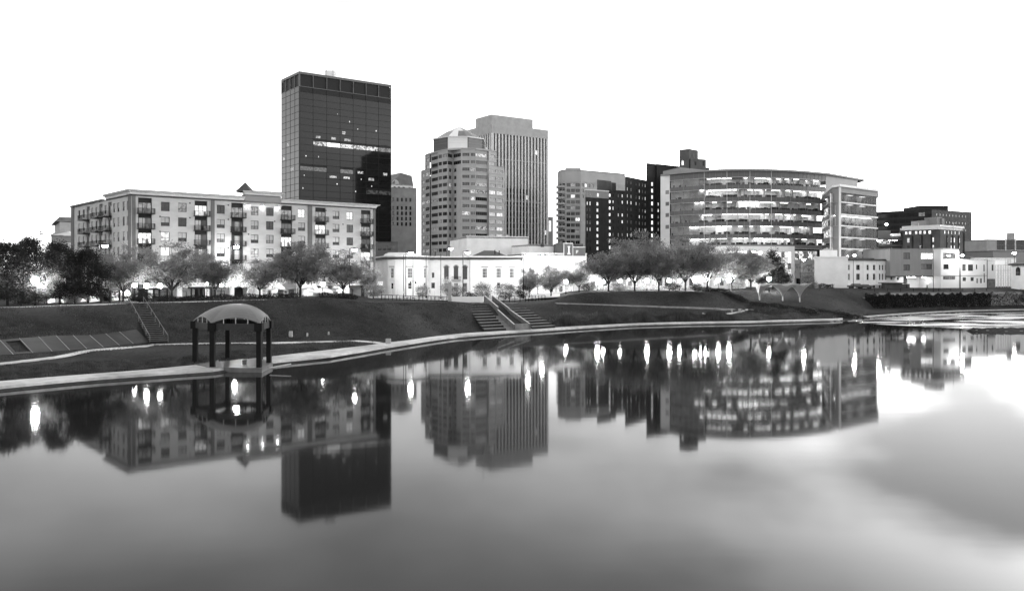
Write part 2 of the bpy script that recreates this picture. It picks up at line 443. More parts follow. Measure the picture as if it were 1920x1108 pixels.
def ground_at(x, y):
    """distance at which the terrain shows at photo position (x, y)"""
    pr = prof(x); d = pr[2] + .2
    while d < pr[7]:
        if prof_z(pr, d) >= ZY(y, d): return d
        d += .1
    return d
def build_terrain():
    xs = [-2600, -2000, -1500, -1100, -800, -550, -350, -200, -100] + list(range(-40, 1990, 9)) + [2060, 2160, 2300, 2500, 2800, 3300, 4000, 4500]
    vs, fs = [], []
    K = None
    rnd = random.Random(3)
    for x in xs:
        pr = prof(x); _, wo, wi, td, tz, cdn, cz, bd, bz = pr
        ds = [wo - 12, wo + 0.15]
        zz = [-3.0, 0.25]
        def add(d0, d1, n):
            for i in range(1, n + 1): ds.append(d0 + (d1 - d0) * i / n); zz.append(prof_z(pr, ds[-1] - 1e-4))
        ds.append(wi - 0.15); zz.append(0.42)
        ds.append(wi + 0.05); zz.append(0.47)
        add(wi + .05, td, 8); add(td, cdn, 16); add(cdn, bd, 6)
        for e in (bd + 20, bd + 60, bd + 150, 700, 1500, 5000): ds.append(e); zz.append(prof_z(pr, e))
        K = len(ds)
        for d, z in zip(ds, zz):
            jit = rnd.uniform(-.05, .05) if wi + 2 < d < bd + 5 else 0
            vs.append(((x - 960) * d / F, d, z + jit))
    for i in range(len(xs) - 1):
        for j in range(K - 1):
            a = i * K + j; fs.append((a, a + K, a + K + 1, a + 1))
    mb = MB(); mb.v = vs; mb.f = fs; mb.m = [0] * len(fs)
    structure(mb.build('grass_bank', MAT['grass'], None, smooth=True))
build_terrain()

def strip(name, left, right, z, m, kerb=0.0, thick=0.0):
    """ribbon between two plan polylines, with a face down to the water on the left (outer) side"""
    mb = MB()
    for i in range(len(left) - 1):
        a, b, c, d = left[i], left[i + 1], right[i + 1], right[i]
        za, zb, zc, zd = (z(p) if callable(z) else z for p in (a, b, c, d))
        mb.face([(a[0], a[1], za), (b[0], b[1], zb), (c[0], c[1], zc), (d[0], d[1], zd)])
        if kerb: mb.face([(a[0], a[1], za - kerb), (b[0], b[1], zb - kerb), (b[0], b[1], zb), (a[0], a[1], za)])
        if thick: mb.face([(c[0], c[1], zc - thick), (d[0], d[1], zd - thick), (d[0], d[1], zd), (c[0], c[1], zc)])
    return mb.build(name, m)

wx = list(range(-700, 1600, 20))
structure(strip('river_walk', [PX(x, prof(x)[1]) for x in wx], [PX(x, prof(x)[2]) for x in wx], 0.5, MAT['concrete_walk'], kerb=1.4))
wx2 = list(range(1600, 2700, 25))
structure(strip('gravel_walk', [PX(x, prof(x)[1] + 1.5) for x in wx2], [PX(x, prof(x)[1] + 4.2) for x in wx2], 0.62, MAT['concrete'], kerb=1.2, thick=.3))

def poly_strip(name, pts, wd, m, dz=0.05):
    """path ribbon over the terrain along a centre line of (photo column, distance)"""
    P2 = [PX(x, d) for x, d in pts]
    fine = []
    for a, b in zip(P2, P2[1:]):
        for i in range(6): fine.append(a.lerp(b, i / 6))
    fine.append(P2[-1]); L_, R_ = [], []
    for i, p in enumerate(fine):
        t = (fine[min(i + 1, len(fine) - 1)] - fine[max(i - 1, 0)]).normalized(); n = Vector((-t.y, t.x))
        L_.append(p - n * wd / 2); R_.append(p + n * wd / 2)
    return structure(strip(name, L_, R_, lambda p: H(p[0], p[1]) + dz, m, kerb=.12, thick=.12))
poly_strip('bank_path', [(-500, 88), (-250, 95), (0, 101.6), (108, 108.7), (162, 115), (217, 120), (290, 126.5), (360, 128), (515, 131), (617, 136.5), (663, 139), (722, 140), (762, 141.5)], 1.2, MAT['concrete_walk'], .1)
poly_strip('crest_path', [(-400, 125), (0, 130), (176, 138), (270, 143), (401, 149), (500, 153)], 1.8, MAT['concrete_walk'], .09)
poly_strip('mound_path', [(x, ground_at(x, y)) for x, y in ((1042, 569.5), (1065, 570.5), (1100, 571.5), (1150, 573), (1200, 575), (1250, 577), (1300, 578.5), (1340, 579.5), (1378, 580.5))], .55, MAT['concrete_dark'], .15)
poly_strip('shore_path', [(x, ground_at(x, y)) for x, y in ((1317, 589), (1328, 591), (1342, 591.5), (1358, 590), (1372, 588), (1388, 585), (1402, 581))], .6, MAT['concrete_walk'], .12)
poly_strip('plaza_path', [(1320, 224), (1338, 226), (1360, 226)], 2.2, MAT['concrete'], .15)

# street and plaza sheets behind the bank
pz = [(690, 196), (840, 203), (960, 214), (1050, 222)]
pz2 = [(690, 232), (840, 250), (960, 262), (1050, 268)]
mb = MB()
for i in range(3):
    a, b = gp(*pz[i], .12), gp(*pz[i + 1], .12); c, d = gp(*pz2[i + 1], .12), gp(*pz2[i], .12); mb.face([a, b, c, d])
structure(mb.build('plaza_paving', MAT['paving']))

# ------------------------------------------------------------------ river
def build_water():
    m = bpy.data.materials.new('river_water'); m.use_nodes = True; t = m.node_tree; b = t.nodes['Principled BSDF']; L = t.links.new
    b.inputs['Base Color'].default_value = (.012, .012, .012, 1); b.inputs['Roughness'].default_value = 0.045
    b.inputs['IOR'].default_value = 1.18; b.inputs['Specular IOR Level'].default_value = 0.5
    co = t.nodes.new('ShaderNodeTexCoord'); mp = t.nodes.new('ShaderNodeMapping'); mp.inputs['Scale'].default_value = (.35, 1, 1)
    n = t.nodes.new('ShaderNodeTexNoise'); n.inputs['Scale'].default_value = .22; n.inputs['Detail'].default_value = 3
    bp = t.nodes.new('ShaderNodeBump'); bp.inputs['Strength'].default_value = .012; bp.inputs['Distance'].default_value = .3
    L(co.outputs['Object'], mp.inputs[0]); L(mp.outputs[0], n.inputs['Vector']); L(n.outputs['Fac'], bp.inputs['Height']); L(bp.outputs[0], b.inputs['Normal'])
    n2 = t.nodes.new('ShaderNodeTexNoise'); n2.inputs['Scale'].default_value = .03; n2.inputs['Detail'].default_value = 2
    L(co.outputs['Object'], n2.inputs['Vector'])
    mr = t.nodes.new('ShaderNodeMapRange'); mr.inputs['To Min'].default_value = .034; mr.inputs['To Max'].default_value = .058
    L(n2.outputs['Fac'], mr.inputs['Value']); L(mr.outputs[0], b.inputs['Roughness'])
    mb = MB(); mb.face([(-900, -200, 0), (1200, -200, 0), (1200, 420, 0), (-900, 420, 0)])
    o = structure(mb.build('river', m))
    return o
build_water()

# ================================================================== apartment block
rng_ = random.Random(11)
def apartment():
    C = Vector((-79.0, 177.0)); u = Vector((.753, .658)); s_ = Vector((-.658, .753))
    Rr = C + u * 59.0; Lf = C + s_ * 46.0; Bk = Lf + u * 59.0
    t = thing('apartment_block', 'pale brick five storey apartment block with dark balconies behind the left trees', 'apartment block', (C.x, C.y, 5.0))
    fr = Face(C, Rr, t); sd_ = Face(Lf, C, t); rt = Face(Rr, Bk, t)
    tops = [27.1 - 3.17 * k for k in range(7)]
    holes = []
    wx = [310, 342, 414, 477.5, 506, 565.5, 630, 656]; bx = [272, 377, 445, 537.5, 601, 686]
    lit = {(310,1):0,(310,2):'lit',(310,3):'lit_bright',(414,1):0,(565.5,0):'lit_bright',(477.5,3):'lit',(656,0):'lit',(506,2):'lit_dim',(477.5,1):'lit_dim',(656,2):0}
    blinds = {(342,0):0,(310,0):0,(414,0):0,(506,1):0,(506,0):0,(477.5,0):0,(656,1):0,(656,2):0,(342,1):0}
    wins = []
    for x in wx:
        uu = fr.ux(x)
        for k in range(7):
            zt = tops[k]; holes.append((uu - .92, uu + .92, zt - 1.95, zt))
            wins.append((uu, zt - 1.95, x, k))
    bal = []
    for x in bx:
        uu = fr.ux(x)
        holes.append((uu - 1.4, uu + 1.4, 5.2, 27.75)); bal.append((uu, x))
    fr.wall(5.0, 28.25, holes, MAT['brick_light'], reveal=.35)
    for uu, z, x, k in wins:
        L_ = lit.get((x, k)); bl = None if (x, k) in blinds else 'blind'
        if L_ is None: L_ = rng_.choice([0, 0, 0, 0, 0, 0, 'lit_dim'])
        window(fr, uu, z, 1.84, 1.95, 'f21', 'frame_dark', L_ or 'glass', bl if not (L_ and L_ != 'lit_dim') else None, d=.16)
    litb = {(272,2):'lit_bright',(377,0):'lit_bright',(537.5,0):'lit_dim',(537.5,2):'lit_bright',(601,1):'lit',(686,3):'lit_bright',(445,0):'lit_dim'}
    def balcony(fc, uu, zf, key, jut=1.0, half=1.4):
        b = MB(); b.fbox(fc, uu - half - .25, uu + half + .4, -jut, .3, zf - .16, zf)
        o = b.build('balcony', MAT['black_trim'], t)
        rb = MB(); a0, a1 = uu - half - .22, uu + half + .37
        rb.fbox(fc, a0, a1, -jut + .02, -jut + .07, zf + 1.0, zf + 1.06); rb.fbox(fc, a0, a1, -jut + .02, -jut + .07, zf + .08, zf + .12)
        n = 15
        for i in range(n + 1):
            q = a0 + (a1 - a0 - .04) * i / n; rb.fbox(fc, q, q + .045, -jut + .03, -jut + .06, zf + .12, zf + 1.0)
        for e in (a0, a1 - .05):
            rb.fbox(fc, e, e + .05, -jut + .07, 0, zf + 1.0, zf + 1.06); rb.fbox(fc, e, e + .05, -jut + .07, 0, zf + .08, zf + .12)
            for i in range(4): q = -jut + .2 + i * .22; rb.fbox(fc, e + .005, e + .045, q, q + .045, zf + .12, zf + 1.0)
        me = rb.mesh('railing', MAT['steel_dark'], t.location); r_ = ob('railing', me, o)
        if rng_.random() < .6:      # chairs and pots left out on the balcony
            f = MB(); q = uu + rng_.uniform(-.9, .5)
            f.fbox(fc, q, q + .5, -.75, -.3, zf, zf + .45); f.fbox(fc, q, q + .5, -.35, -.28, zf + .45, zf + .95)
            ob('balcony_chair', f.mesh('balcony_chair', MAT['steel_grey'], t.location), o)
        return o
    for uu, x in bal:
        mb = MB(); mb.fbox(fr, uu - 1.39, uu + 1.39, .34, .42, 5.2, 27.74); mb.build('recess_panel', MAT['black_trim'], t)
        for k in range(7):
            zf = tops[k] - 2.62
            if zf < 6: continue
            key = litb.get((x, k)) or rng_.choice(['glass', 'glass', 'glass_mid', 'glass_mid', 'lit_dim'])
            o = ob('balcony_door', win_mesh('f3:frame_dark', 2.7, 2.3), t, fr.M(uu, .2, zf))
            ob('pane', win_mesh('pane:' + key, 2.7, 2.3), o)
            if key in ('glass', 'glass_mid') and rng_.random() < .6: ob('curtain', win_mesh('half:blind', 2.5, 2.3), o, Matrix.Translation((rng_.choice([0, .6]), 0, 0)))
            balcony(fr, uu, zf, key)
    # vertical bands and corner
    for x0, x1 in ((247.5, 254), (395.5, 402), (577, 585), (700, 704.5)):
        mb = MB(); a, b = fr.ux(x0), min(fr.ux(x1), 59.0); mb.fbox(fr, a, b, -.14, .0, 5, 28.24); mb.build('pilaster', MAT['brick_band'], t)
    # side face
    hs = []; sw = []
    for x in (148.5, 157, 173, 181, 198, 214, 222, 232, 240):
        uu = sd_.ux(x)
        for k in range(6): hs.append((uu - .75, uu + .75, tops[k] - 1.95, tops[k])); sw.append((uu, tops[k] - 1.95, k))
    sb = []
    for x in (165.2, 189, 206): uu = sd_.ux(x); hs.append((uu - 1.3, uu + 1.3, 8, 27.6)); sb.append(uu)
    sd_.wall(5.0, 28.25, hs, MAT['brick_light'], reveal=.35)
    for uu, z, k in sw: window(sd_, uu, z, 1.5, 1.95, 'f1', 'frame_dark', rng_.choice(['glass', 'glass', 'glass', 'lit_dim']), rng_.choice(['blind', 'blind', None]), d=.14)
    for uu in sb:
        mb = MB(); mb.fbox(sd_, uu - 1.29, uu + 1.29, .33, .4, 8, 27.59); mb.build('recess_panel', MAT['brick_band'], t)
        for k in range(4):
            zf = tops[k] - 2.62
            o = ob('balcony_door', win_mesh('f2:frame_dark', 2.2, 2.4), t, sd_.M(uu, .2, zf)); ob('pane', win_mesh('pane:' + rng_.choice(['glass', 'glass_mid', 'lit_dim']), 2.2, 2.4), o)
            balcony(sd_, uu - .8, zf, None, 1.6, 1.9)
    for a, b in ((0, 2.6), (44.3, 46)):
        mb = MB(); mb.fbox(sd_, a, b, -.14, 0, 5, 28.24); mb.build('pilaster', MAT['brick_band'], t)
    rt.wall(5.0, 28.25, [], MAT['brick_light']); Face(Bk, Lf, t).wall(5.0, 28.25, [], MAT['brick_light'])
    # roof, flat eave on the side wing, flared cornice over the front
    mb = MB(); mb.prism([tuple(p) for p in (C, Rr, Bk, Lf)], 28.0, 28.2); mb.build('roof', MAT['roof_grey'], t)
    mb = MB(); mb.fbox(sd_, -.3, 26, -.35, .5, 28.26, 28.62); mb.build('eave', MAT['brick_band'], t)
    def cornice(fc, a, b, z0, z1, name='cornice', dm='cornice', ext=(1, 1)):
        mb = MB()
        prof_ = [(-.12, z0), (-.25, z0 + .16), (-.3, z0 + (z1 - z0) * .45), (-.55, z0 + (z1 - z0) * .7), (-.9, z1 - .14), (-.95, z1)]
        for (d0, za), (d1, zb) in zip(prof_, prof_[1:]):
            mb.face([fc.pt(a + d0 * ext[0], d0, za), fc.pt(b - d0 * ext[1], d0, za), fc.pt(b - d1 * ext[1], d1, zb), fc.pt(a + d1 * ext[0], d1, zb)])
        mb.face([fc.pt(a - .95 * ext[0], -.95, z1), fc.pt(b + .95 * ext[1], -.95, z1), fc.pt(b, 1.2, z1), fc.pt(a, 1.2, z1)])
        mb.face([fc.pt(b, 1.2, z1), fc.pt(a, 1.2, z1), fc.pt(a, 1.2, z0), fc.pt(b, 1.2, z0)])
        for q, e in ((a, -ext[0]), (b, ext[1])):
            if not e: mb.face([fc.pt(q, d, z) for d, z in prof_] + [fc.pt(q, 1.2, z1), fc.pt(q, 1.2, z0)])
        o = mb.build(name, MAT[dm], t)
        m2 = MB(); m2.fbox(fc, a - .98 * ext[0], b + .98 * ext[1], -.99, .2, z1, z1 + .1); m2.build('coping', MAT['black_trim'], t)
        m3 = MB(); m3.fbox(fc, a - .2 * ext[0], b + .2 * ext[1], -.28, .0, z0 - .12, z0); m3.build('foot_moulding', MAT['black_trim'], t)  # black trim strip below the foot of the cornice
        return o
    ua, ub = fr.ux(458), fr.ux(526)
    cornice(fr, 0, ua - .1, 28.3, 29.2, ext=(1, 0)); cornice(fr, ub + .1, 59, 28.3, 29.2, ext=(0, 1))
    cornice(sd_, 29, 46, 28.3, 29.2, ext=(0, 1)); cornice(rt, 0, 8, 28.3, 29.2, ext=(1, 0))
    # raised centre bay
    mb = MB(); mb.fbox(fr, ua, ub, -.25, 1.4, 28.3, 29.7); mb.build('parapet_panel', MAT['panel_grey'], t)
    cornice(fr, ua + .2, ub - .2, 29.7, 30.6, dm='cornice')
    mb = MB(); mb.fbox(fr, ua + 4.0, ub - 1, 3, 9, 28.2, 30.6); mb.build('roof_room', MAT['panel_grey'], t)
    c = fr.pt(fr.ux(474), 4.0, 0); mb = MB(); b_ = [c + Vector(q) for q in ((-1.8, -1.8, 0), (1.8, -1.8, 0), (1.8, 1.8, 0), (-1.8, 1.8, 0))]
    for i in range(4): mb.face([(b_[i].x, b_[i].y, 30.65), (b_[(i + 1) % 4].x, b_[(i + 1) % 4].y, 30.65), (c.x, c.y, 33.0)])
    mb.build('turret_roof', MAT['roof_dark'], t)
    # wall lamps washing the top of the centre bay
    for x in (463.5, 491.5, 519.5):
        uu = fr.ux(x); mb = MB(); mb.fbox(fr, uu - .13, uu + .13, -.42, -.05, 27.3, 27.6)
        o = mb.build('wall_lamp', MAT['steel_dark'], t)
        e = MB(); e.fbox(fr, uu - .11, uu + .11, -.4, -.1, 27.22, 27.29); ob('lamp_lens', e.mesh('lamp_lens', emit('wash_glow', 190), t.location), o)
    # small wall vents
    for x in (300, 356, 428, 466, 515, 578, 611, 643):
        uu = fr.ux(x)
        for k in (0, 1, 2, 3):
            if rng_.random() < .6:
                mb = MB(); mb.fbox(fr, uu - .14, uu + .14, -.08, 0, tops[k] - .1, tops[k] + .16); mb.build('vent', MAT['steel_dark'], t)
    # street arcade along the foot of the block
    a = MB()
    for i in range(10):
        q = 2 + i * 5.7; a.fbox(fr, q, q + 1.0, -5.0, -4.2, 5.5, 9.0)
    a.fbox(fr, 1.5, 58, -5.05, -4.15, 9.0, 9.7); a.fbox(fr, 1.5, 58, -5.2, -.1, 9.7, 9.9)
    a.build('arcade', MAT['stone_white'], t)
apartment()

# ================================================================== dark glass tower
def tower():
    C = Vector((-104.7, 420.0)); u = Vector((.80, .60)); s_ = Vector((-.6, .8)); W, D, T = 51.0, 22.7, 111.0
    t = thing('glass_tower', 'tallest tower, dark mirrored glass box behind the apartment block', 'office tower', (C.x, C.y, 5.0))
    Rr = C + u * W; Lf = C + s_ * D; Bk = Rr + s_ * D
    fr = Face(C, Rr, t); sd_ = Face(Lf, C, t)
    mb = MB(); mb.prism([tuple(p) for p in (C + u * .6 + s_ * .6, Rr - u * .6 + s_ * .6, Bk - u * .6 - s_ * .6, Lf + u * .6 - s_ * .6)], T - 7.0, T - .3); mb.prism([tuple(p) for p in (C + u * .16 + s_ * .16, Rr - u * .02 + s_ * .16, Bk - u * .02 - s_ * .02, Lf + u * .16 - s_ * .02)], 5, T - 7.05); mb.build('core', MAT['tower_mullion'], t)
    bw_, sw_ = W / 7, D / 4
    z0, rh = 101.2, 3.22
    rr = random.Random(5)
    lit_rows = {7: {1: 'lit_messy', 2: 'lit_bright', 3: 'lit_messy', 4: 'lit_messy', 5: 'lit_messy', 6: 'lit_dim'}, 5: {3: 'part'}, 6: {1: 'part', 2: 'part', 3: 'part'}, 4: {4: 'spot', 5: 'spot'}, 9: {0: 'spot', 1: 'spot'},
                11: {0: 'lit_faint', 1: 'lit_faint', 3: 'lit_faint', 6: 'part', 4: 'part'}, 12: {4: 'spot', 5: 'part', 3: 'part', 2: 'part', 0: 'spot'}, 13: {2: 'spot', 5: 'spot'}, 14: {4: 'spot', 0: 'spot', 6: 'lit_faint', 5: 'lit_faint'}, 16: {0: 'spot'}, 2: {2: 'spot'}, 3: {3: 'spot'}}
    emit('lit_faint', .14, clutter=.5, scale=1.2, lo=.2)
    def grid(fc, n, cw, rows, lit):
        for c in range(n):
            uc = cw * (c + .5)
            # louvred plant floor on top, set back between ribs
            ob('louvre', win_mesh('panel:louvre_dark', cw - .55, 5.6), t, fc.M(uc, .35, T - 6.9))
            if fc is fr: ob('pane', win_mesh('panel:louvre_dark', cw - .3, 2.5), t, fc.M(uc, .08, z0 + .15))
            else: ob('pane', win_mesh('panel:glass_tower', cw - .16, 2.7), t, fc.M(uc, .02, z0 + .15))
            for r in range(rows):
                z = z0 - rh * (r + 1)
                k = lit.get(r, {}).get(c)
                m = k if k and k.startswith('lit') else 'glass_tower'
                o = ob('pane', win_mesh('panel:' + m, cw - .2, rh - .22 if not k or not k.startswith('lit') else 2.0), t, fc.M(uc, .02 + rr.uniform(0, .03), z + .1))
                if k in ('part', 'spot'):
                    wd, h = (rr.uniform(1.6, 3.8), rr.uniform(1.0, 1.5)) if k == 'part' else (rr.uniform(.35, .6), rr.uniform(.5, .8))
                    q = MB(); a = rr.uniform(-2.6, 2.6 - wd); q.box(a, a + wd, -.03, -.005, .5, .5 + h)
                    ob('lit_room', q.mesh('lit_room', MAT['lit_room' if k == 'part' else 'lit']), o)
    grid(fr, 7, bw_, 23, lit_rows)
    grid(sd_, 4, sw_, 17, {7: {1: 'part'}, 9: {0: 'part'}, 11: {2: 'part'}})
    for fc, n, cw in ((fr, 7, bw_), (sd_, 4, sw_)):
        for c in range(n + 1):
            q = MB(); q.fbox(fc, cw * c - .16, cw * c + .16, -.12, .5, T - 7.2, T); q.build('rib', MAT['tower_rib'], t)
        q = MB(); q.fbox(fc, -.1, fc.L + .1, -.14, .6, T - 1.0, T + .15); q.build('parapet_band', MAT['tower_rib'], t)
        q = MB(); q.fbox(fc, -.1, fc.L + .1, -.05, .5, T - 7.2, T - 6.9); q.build('sill_band', MAT['tower_rib'], t)
        for c in range(n + 1):
            q = MB(); q.fbox(fc, cw * c - .1, cw * c + .1, -.06, .4, 25, T - 7.2); q.build('mullion', MAT['tower_mullion'], t)
    q = MB(); c = C + u * 17 + s_ * 8; q.prism([(c.x, c.y), (c.x + 5, c.y + .6), (c.x + 5, c.y + 6), (c.x, c.y + 6)], T - .2, T + 4.6); q.build('plant_room', MAT['panel_white'], t)
    q = MB()
    for dx in (1.0, 4.2, 5.6): q.tube((c.x + dx, c.y, T), (c.x + dx, c.y, T + 5.6), .12, n=6)
    q.build('antenna', MAT['steel_light'], t)
tower()

# ================================================================== octagonal topped tower
def octagon_tower():
    t = thing('octagon_tower', 'grey stepped office tower topped by a pale octagonal drum and faceted roof', 'office tower', (*PX(865, 415), 5.0))
    pts = [(789.5, 440), (806, 428), (821, 420), (839, 413.5), (849, 417.5), (865, 411), (892, 411.5), (916, 416), (945, 424), (946, 452), (789.5, 466)]
    pl = [PX(x, d) for x, d in pts]
    rows = [ZY(292, 415) - .9 - 3.53 * k for k in range(15)]
    rr = random.Random(8)
    mats_lit = {(5, 0): 'lit_bright', (5, 1): 'lit', (7, 0): 'lit', (6, 4): 'lit_bright', (7, 4): 'lit_dim', (8, 6): 0}
    # groups of windows on each face as fractions of its length
    groups = {0: [(.06, .44, 3), (.52, .95, 3)], 1: [(.05, .95, 5)], 2: [(.06, .42, 3), (.5, .95, 3)], 3: [(.3, .75, 2)], 4: [(.12, .42, 1)], 5: [(.06, .58, 4), (.64, .95, 3)], 6: [(.05, .95, 6)], 7: [(.06, .46, 4), (.53, .93, 4)]}
    for i in range(8):
        fc = Face(pl[i], pl[i + 1], t)
        low = 2 if i in (0, 7) else 0
        top = 71.8 if not low else 64.6
        holes = []; todo = []
        for k, z in enumerate(rows):
            if k < low: continue
            for a, b, n in groups[i]:
                if i in (3, 4) and k < 2: a, b, n = .05, .95, 4
                holes.append((a * fc.L, b * fc.L, z, z + 1.75)); todo.append((a * fc.L, b * fc.L, z, n, k))
        fc.wall(5, top, holes, MAT['stone_oct'], reveal=.35, d=.6 if i in (1, 6) else 0)
        for a, b, z, n, k in todo:
            lk = rr.random()
            pm = 'glass' if lk < .7 else 'glass_mid' if lk < .88 else 'lit_dim' if lk < .96 else 'lit_room'
            if (k, i) in ((4, 6), (5, 6), (0, 6), (10, 6)): pm = 'lit_room'
            if i == 7 and k == 5 or i == 0 and k == 6: pm = 'lit_room'
            fk = {1: 'f0', 2: 'f2', 3: 'f3', 4: 'f4', 5: 'f6', 6: 'f6'}[n]
            window(fc, (a + b) / 2, z, b - a, 1.75, fk, 'frame_light' if i in (5, 7) else 'frame_mid', pm, d=.2 + (.6 if i in (1, 6) else 0))
            if i in (5, 6, 7):
                q = MB(); q.fbox(fc, a - .3, b + .3, -.12 + (.6 if i == 6 else 0), .05 + (.6 if i == 6 else 0), z - .45, z - .15); q.build('sill', MAT['stone_grey'], t)
    # upper setback over the outer wings: narrower shaft behind
    for A, B in (((797, 435), (806, 428)), ((916, 416), (931, 421))):
        fc = Face(PX(*A), PX(*B), t); hs = [(.15 * fc.L, .85 * fc.L, z, z + 1.75) for z in rows[:2]]
        fc.wall(64.6, 71.8, hs, MAT['stone_oct'], reveal=.35)
        for z in rows[:2]: window(fc, fc.L / 2, z, fc.L * .7, 1.75, 'f3', 'frame_mid', 'glass', d=.2)
    q = MB(); q.prism([tuple(PX(*p)) for p in ((789.5, 440), (806, 428), (821, 420), (821, 450), (789.5, 466))], 64.3, 64.5); q.prism([tuple(PX(*p)) for p in ((916, 416), (945, 424), (946, 452), (916, 450))], 64.3, 64.5); q.build('terrace_roof', MAT['roof_grey'], t)
    q = MB(); q.prism([tuple(PX(*p)) for p in ((797, 435), (806, 428), (821, 420), (839, 413.5), (865, 411), (892, 411.5), (916, 416), (931, 421), (931, 450), (797, 460))], 71.4, 72.2); q.build('roof_slab', MAT['stone_oct'], t)
    for A, B in (((945, 424), (946, 452)), ((946, 452), (789.5, 466)), ((789.5, 466), (789.5, 440))):
        Face(PX(*A), PX(*B), t).wall(5, 64.6, [], MAT['stone_oct'])
    Face(PX(931, 421), PX(931, 450), t).wall(64.6, 71.8, [], MAT['stone_oct']); Face(PX(797, 460), PX(797, 435), t).wall(64.6, 71.8, [], MAT['stone_oct'])
    # drum
    c = PX(861, 430); rad = 13.2
    oc = [(c.x + rad * math.sin(R(22.5 + 45 * k)), c.y - rad * math.cos(R(22.5 + 45 * k))) for k in range(8)]
    for k in range(8):
        a, b = oc[k - 1], oc[k]
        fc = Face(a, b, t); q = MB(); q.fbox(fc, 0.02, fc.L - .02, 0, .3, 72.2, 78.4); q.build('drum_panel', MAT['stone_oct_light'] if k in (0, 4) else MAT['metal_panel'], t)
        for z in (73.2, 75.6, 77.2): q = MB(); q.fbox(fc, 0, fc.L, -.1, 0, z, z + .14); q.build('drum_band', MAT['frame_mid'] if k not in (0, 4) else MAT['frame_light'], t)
        q = MB(); p = fc.pt(0, 0, 0); q.tube((p.x, p.y, 72.2), (p.x, p.y, 78.7), .22, n=6); q.build('drum_post', MAT['frame_dark'], t)
    q = MB(); q.prism([(c.x + (p[0] - c.x) * 1.04, c.y + (p[1] - c.y) * 1.04) for p in oc], 78.4, 78.9); q.build('drum_cornice', MAT['frame_light'], t)
    # glazed faceted roof in two slopes, each facet a pane
    r1 = [(c.x + (p[0] - c.x) * .93, c.y + (p[1] - c.y) * .93, 78.92) for p in oc]; r2 = [(c.x + (p[0] - c.x) * .5, c.y + (p[1] - c.y) * .5, 82.6) for p in oc]
    mat('roof_glass', .12, rough=.12, spec=.8, var=.3, scale=.3, rnd=.6)
    for k in range(8):
        for j in range(2):
            A0, A1 = Vector(r1[k - 1]), Vector(r1[k]); B0, B1 = Vector(r2[k - 1]), Vector(r2[k])
            q = MB(); q.face([A0.lerp(A1, j / 2), A0.lerp(A1, (j + 1) / 2), B0.lerp(B1, (j + 1) / 2), B0.lerp(B1, j / 2)])
            q.build('roof_pane', MAT['roof_glass'] if (k + j) % 3 else MAT['panel_white'], t)
        q = MB(); q.face([r2[k - 1], r2[k], (c.x, c.y, 85.6)]); q.build('roof_pane', MAT['panel_white'] if k % 2 == 0 else MAT['roof_glass'], t)
octagon_tower()

# ================================================================== striped tower
def striped_tower():
    C = Vector((-11.9, 514.0)); u = Vector((.823, .567)); s_ = Vector((-.567, .823)); W, D, T = 41.4, 30.0, 101.7
    t = thing('striped_tower', 'pale office tower with full height vertical window stripes behind the octagon tower', 'office tower', (C.x, C.y, 5.0))
    fr = Face(C, C + u * W, t); sd_ = Face(C + s_ * D, C, t)
    P4 = [C + u * .6 + s_ * .6, C + u * (W - .6) + s_ * .6, C + u * (W - .6) + s_ * D, C + u * .6 + s_ * D]
    q = MB(); q.prism([tuple(p) for p in P4], 5, T - .5); q.build('core', MAT['brick_mid'], t)
    rr = random.Random(4)
    for fc, n in ((fr, 17), (sd_, 12)):
        st = fc.L / n
        for i in range(n + 1):
            wd = .42 if 0 < i < n else .7
            q = MB(); q.fbox(fc, st * i - wd, st * i + wd, -.35 if 0 < i < n else -.36, .62, 8, T - 5.5); q.build('fin', MAT['fin'], t)
        for i in range(n):
            m = MB(); a, b = st * i + .42, st * (i + 1) - .42
            for k in range(27):
                z = T - 6.0 - 3.55 * (k + 1)
                if z < 8: break
                lk = rr.random()
                m.fbox(fc, a, b, .3, .4, z + .75, z + 3.4, 0 if lk < .93 else 1 if lk < .985 else 2); m.fbox(fc, a, b, .22, .42, z - .1, z + .7, 3)
            m.build('window_stripe', [MAT['glass_stripe'], MAT['glass_mid'], MAT['lit'], MAT['metal_panel']], t)
        q = MB(); q.fbox(fc, -.4, fc.L + .4, -.38, .7, T - 5.5, T); q.build('crown_band', MAT['stone_grey'], t)
        for z in (T - 21, T - 46, T - 72): q = MB(); q.fbox(fc, .8, fc.L - .8, .08, .3, z, z + .5); q.build('floor_band', MAT['stone_grey'], t)
    a = C + u * 2 + s_ * 4; b = C + u * 33 + s_ * 4
    q = MB(); q.prism([tuple(p) for p in (a, b, b + s_ * 18, a + s_ * 18)], T - .2, T + 6.5); q.build('plant_room', MAT['stone_grey'], t)
    p = a + u * .5 + s_ * 10; q = MB(); q.tube((p.x, p.y, T), (p.x, p.y, T + 14), .15, .05, n=6); q.build('antenna', MAT['steel_grey'], t)
striped_tower()

